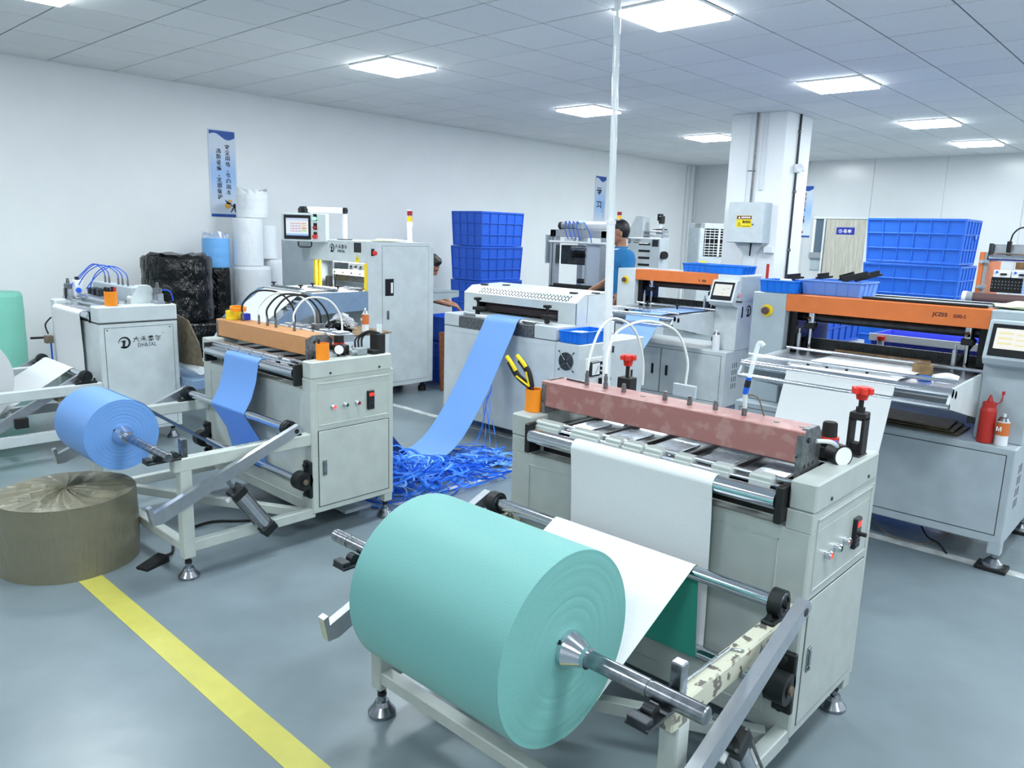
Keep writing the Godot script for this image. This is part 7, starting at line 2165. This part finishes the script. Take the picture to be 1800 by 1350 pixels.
# J: joint positions in local space (x = person's left, y up, z forward)
func figure(label: String, base: Vector3, yaw: float, J: Dictionary, top: Material, trim: Material) -> void:
	thing("person", label, "person", base)
	var X := Transform3D(Basis(Vector3.UP, yaw), base)
	var head: Vector3 = J.head; var hf: Vector3 = (J.face as Vector3).normalized()
	var hs := Vector3.UP.cross(hf).normalized(); var hu := hf.cross(hs).normalized()
	var H := func(x: float, y: float, z: float) -> Vector3: return head + hs * x + hu * y + hf * z
	var torso := [
		[J.pelvis + V(0.07, 0, 0), J.pelvis - V(0.07, 0, 0), 0.115, 0.115], [J.pelvis, J.belly, 0.135, 0.13], [J.belly, J.chest, 0.13, 0.135],
		[J.chest + (J.l_sh - J.chest) * 0.55, J.chest + (J.r_sh - J.chest) * 0.55, 0.105, 0.105], [J.l_sh, J.r_sh, 0.055, 0.055], [J.chest, J.neck, 0.09, 0.056]]
	var l_up := [[J.l_sh, J.l_el, 0.056, 0.042]]; var r_up := [[J.r_sh, J.r_el, 0.056, 0.042]]
	var low := [[J.l_el, J.l_wr, 0.041, 0.027], [J.r_el, J.r_wr, 0.041, 0.027]]
	var legs := []
	for s in ["l", "r"]:
		legs.append([J[s + "_hip"], J[s + "_kn"], 0.085, 0.056]); legs.append([J[s + "_kn"], J[s + "_an"], 0.055, 0.036])
		legs.append([J[s + "_an"], J[s + "_an"] + V(0, -0.04, 0.13), 0.036, 0.03])
	var body := MB.new()
	var skin_b := torso + l_up + r_up + low + legs
	skin_b.append([J.neck, H.call(0, -0.07, -0.01), 0.055, 0.052])
	nets(body, skin_b, 0.02, 0.03)
	var hd := MB.new()
	var hb := [
		[H.call(0, 0.035, -0.012), H.call(0, 0.035, -0.012), 0.094, 0.094, V(1, 1, 1)], [H.call(0, 0.03, 0.012), H.call(0, -0.03, 0.03), 0.078, 0.062], [H.call(0, -0.055, 0.045), H.call(0, -0.075, 0.055), 0.045, 0.036],
		[H.call(0.038, -0.045, 0.01), H.call(0.012, -0.082, 0.052), 0.034, 0.026], [H.call(-0.038, -0.045, 0.01), H.call(-0.012, -0.082, 0.052), 0.034, 0.026],
		[H.call(0, 0.012, 0.088), H.call(0, -0.022, 0.108), 0.010, 0.014], [H.call(0.014, -0.026, 0.096), H.call(-0.014, -0.026, 0.096), 0.010, 0.010],
		[H.call(0.02, -0.052, 0.088), H.call(-0.02, -0.052, 0.088), 0.009, 0.009], [H.call(0.018, -0.064, 0.084), H.call(-0.018, -0.064, 0.084), 0.009, 0.009],
		[H.call(0.045, 0.026, 0.078), H.call(0.014, 0.028, 0.092), 0.010, 0.010], [H.call(-0.045, 0.026, 0.078), H.call(-0.014, 0.028, 0.092), 0.010, 0.010],
		[H.call(0.086, 0.015, -0.008), H.call(0.09, -0.025, -0.004), 0.016, 0.011], [H.call(-0.086, 0.015, -0.008), H.call(-0.09, -0.025, -0.004), 0.016, 0.011],
		[H.call(0, -0.03, -0.02), J.neck, 0.06, 0.055]]
	nets(hd, hb, 0.007, 0.014)
	body.add(hd)
	for s in ["l", "r"]:
		var fw: Vector3 = (J[s + "_wr"] - J[s + "_el"]).normalized()
		fw = (fw + (J[s + "_hd"] as Vector3)).normalized()
		var pn: Vector3 = J[s + "_pn"]
		var sd := (pn.cross(fw) * (1.0 if s == "l" else -1.0)).normalized()
		var hm := MB.new()
		nets(hm, hand_bones(J[s + "_wr"] - fw * 0.01, fw, sd, pn), 0.005, 0.006)
		body.add(hm)
	var bx := MB.new(); bx.add(body, X)
	var sk := put(bx, "body", M.skin)
	# hair: cap over the skull, trimmed at the hairline
	var hm2 := MB.new()
	nets(hm2, [[H.call(0, 0.044, -0.02), H.call(0, 0.044, -0.02), 0.104, 0.104, V(1, 1, 1)], [H.call(0, 0.01, -0.05), H.call(0, -0.045, -0.045), 0.07, 0.055], [H.call(0.02, 0.115, 0.035), H.call(-0.03, 0.11, 0.055), 0.03, 0.026], [H.call(0.05, 0.10, 0.03), H.call(0.065, 0.06, 0.03), 0.022, 0.014], [H.call(-0.05, 0.10, 0.03), H.call(-0.065, 0.06, 0.03), 0.022, 0.014]], 0.008, 0.02,
		func(p: Vector3) -> float:
			var q := p - head
			var yy := q.dot(hu); var zz := q.dot(hf)
			return maxf(zz - 0.055 - yy * 0.25, (0.05 - yy) if zz > -0.005 + yy * 0.35 else -0.05 - yy))
	bx = MB.new(); bx.add(hm2, X)
	put(bx, "hair", M.hair, sk)
	var ey := MB.new()
	for s in [-1.0, 1.0]: ey.cyl(H.call(s * 0.031, 0.012, 0.07), H.call(s * 0.031, 0.012, 0.0835), 0.0105, 0.004, 12)
	bx = MB.new(); bx.add(ey, X)
	put(bx, "eyes", M.hair, sk)
	# shirt
	var sb := []
	for bn in torso.slice(1): sb.append([bn[0], bn[1], bn[2] + 0.012, bn[3] + 0.012])
	for s in ["l", "r"]:
		var e: Vector3 = J[s + "_sh"].lerp(J[s + "_el"], 0.72)
		sb.append([J[s + "_sh"], e, 0.070, 0.064])
	sb.append([J.pelvis, J.pelvis + V(0, -0.06, 0), 0.145, 0.14])
	var shm := MB.new()
	var neck: Vector3 = J.neck; var chest: Vector3 = J.chest
	var nd := (neck - chest).normalized()
	nets(shm, sb, 0.016, 0.03, func(p: Vector3) -> float: return (p - neck).dot(nd) - 0.0)
	bx = MB.new(); bx.add(shm, X)
	put(bx, "polo_shirt", top, sk)
	var cm := MB.new()
	cm.lathe(neck - nd * 0.03, nd, [P2(0.079, -0.02), P2(0.074, 0.02), P2(0.066, 0.045), P2(0.062, 0.04), P2(0.066, 0.0)], 28)
	bx = MB.new(); bx.add(cm, X)
	put(bx, "collar", top, sk)
	cm = MB.new(); cm.lathe(neck - nd * 0.03, nd, [P2(0.0755, 0.012), P2(0.0735, 0.026)], 28)
	bx = MB.new(); bx.add(cm, X)
	put(bx, "collar_stripe", trim, sk)
	var tb := []
	for bn in legs: tb.append([bn[0], bn[1], bn[2] + 0.014, bn[3] + 0.022])
	tb.append([J.pelvis + V(0.06, -0.02, 0), J.pelvis - V(0.06, 0.02, 0), 0.128, 0.128])
	var tm := MB.new()
	nets(tm, tb, 0.022, 0.03, func(p: Vector3) -> float: return 0.07 - p.y)
	bx = MB.new(); bx.add(tm, X)
	put(bx, "trousers", M.trousers, sk)
	for s in ["l", "r"]:
		var an: Vector3 = J[s + "_an"]
		var sm := MB.new()
		nets(sm, [[V(an.x, 0.045, an.z - 0.03), V(an.x, 0.04, an.z + 0.15), 0.048, 0.042]], 0.014, 0.02, func(p: Vector3) -> float: return 0.0 - p.y)
		bx = MB.new(); bx.add(sm, X)
		put(bx, "shoe", M.rubber, sk)

func people() -> void:
	var stand := {
		"pelvis": V(0, 0.95, 0), "belly": V(0, 1.10, 0.01), "chest": V(0, 1.30, 0.0), "neck": V(0, 1.485, 0.005), "head": V(0, 1.635, 0.045), "face": V(-0.05, -0.12, 1),
		"l_sh": V(0.185, 1.40, -0.01), "r_sh": V(-0.185, 1.40, -0.01), "l_el": V(0.235, 1.12, -0.01), "r_el": V(-0.22, 1.13, 0.06), "l_wr": V(0.20, 0.90, 0.13), "r_wr": V(-0.16, 1.02, 0.28),
		"l_hd": V(0, 0, 0.3), "r_hd": V(0, 0, 0.5), "l_pn": V(-1, 0, 0), "r_pn": V(0, -1, 0),
		"l_hip": V(0.095, 0.90, 0), "r_hip": V(-0.095, 0.90, 0), "l_kn": V(0.105, 0.50, 0.02), "r_kn": V(-0.105, 0.50, 0.02), "l_an": V(0.11, 0.085, -0.01), "r_an": V(-0.11, 0.085, 0.0)}
	# facing the aluminium frame machine
	figure("man with short black hair and blue polo shirt working at a machine", V(3.94, 0, -4.12), atan2(-0.62, 0.78), stand, M.polo, M.polo_trim)
	var bent := {
		"pelvis": V(0, 0.90, -0.16), "belly": V(0, 1.00, -0.06), "chest": V(0, 1.10, 0.10), "neck": V(0, 1.17, 0.25), "head": V(0, 1.205, 0.375), "face": V(0, -0.65, 0.8),
		"l_sh": V(0.18, 1.10, 0.17), "r_sh": V(-0.18, 1.10, 0.17), "l_el": V(0.22, 0.92, 0.34), "r_el": V(-0.20, 0.88, 0.32), "l_wr": V(0.13, 0.80, 0.58), "r_wr": V(-0.13, 0.79, 0.62),
		"l_hd": V(0, 0, 0.3), "r_hd": V(0, 0, 0.3), "l_pn": V(0, -1, 0), "r_pn": V(0, -1, 0),
		"l_hip": V(0.095, 0.86, -0.15), "r_hip": V(-0.095, 0.86, -0.15), "l_kn": V(0.11, 0.48, -0.05), "r_kn": V(-0.11, 0.48, -0.05), "l_an": V(0.11, 0.085, -0.10), "r_an": V(-0.11, 0.085, -0.10)}
	figure("dark haired person bending down beside the tall press outfeed", V(1.70, 0, -2.93), atan2(0.78, -0.62), bent, M.white_cloth, M.white_cloth)
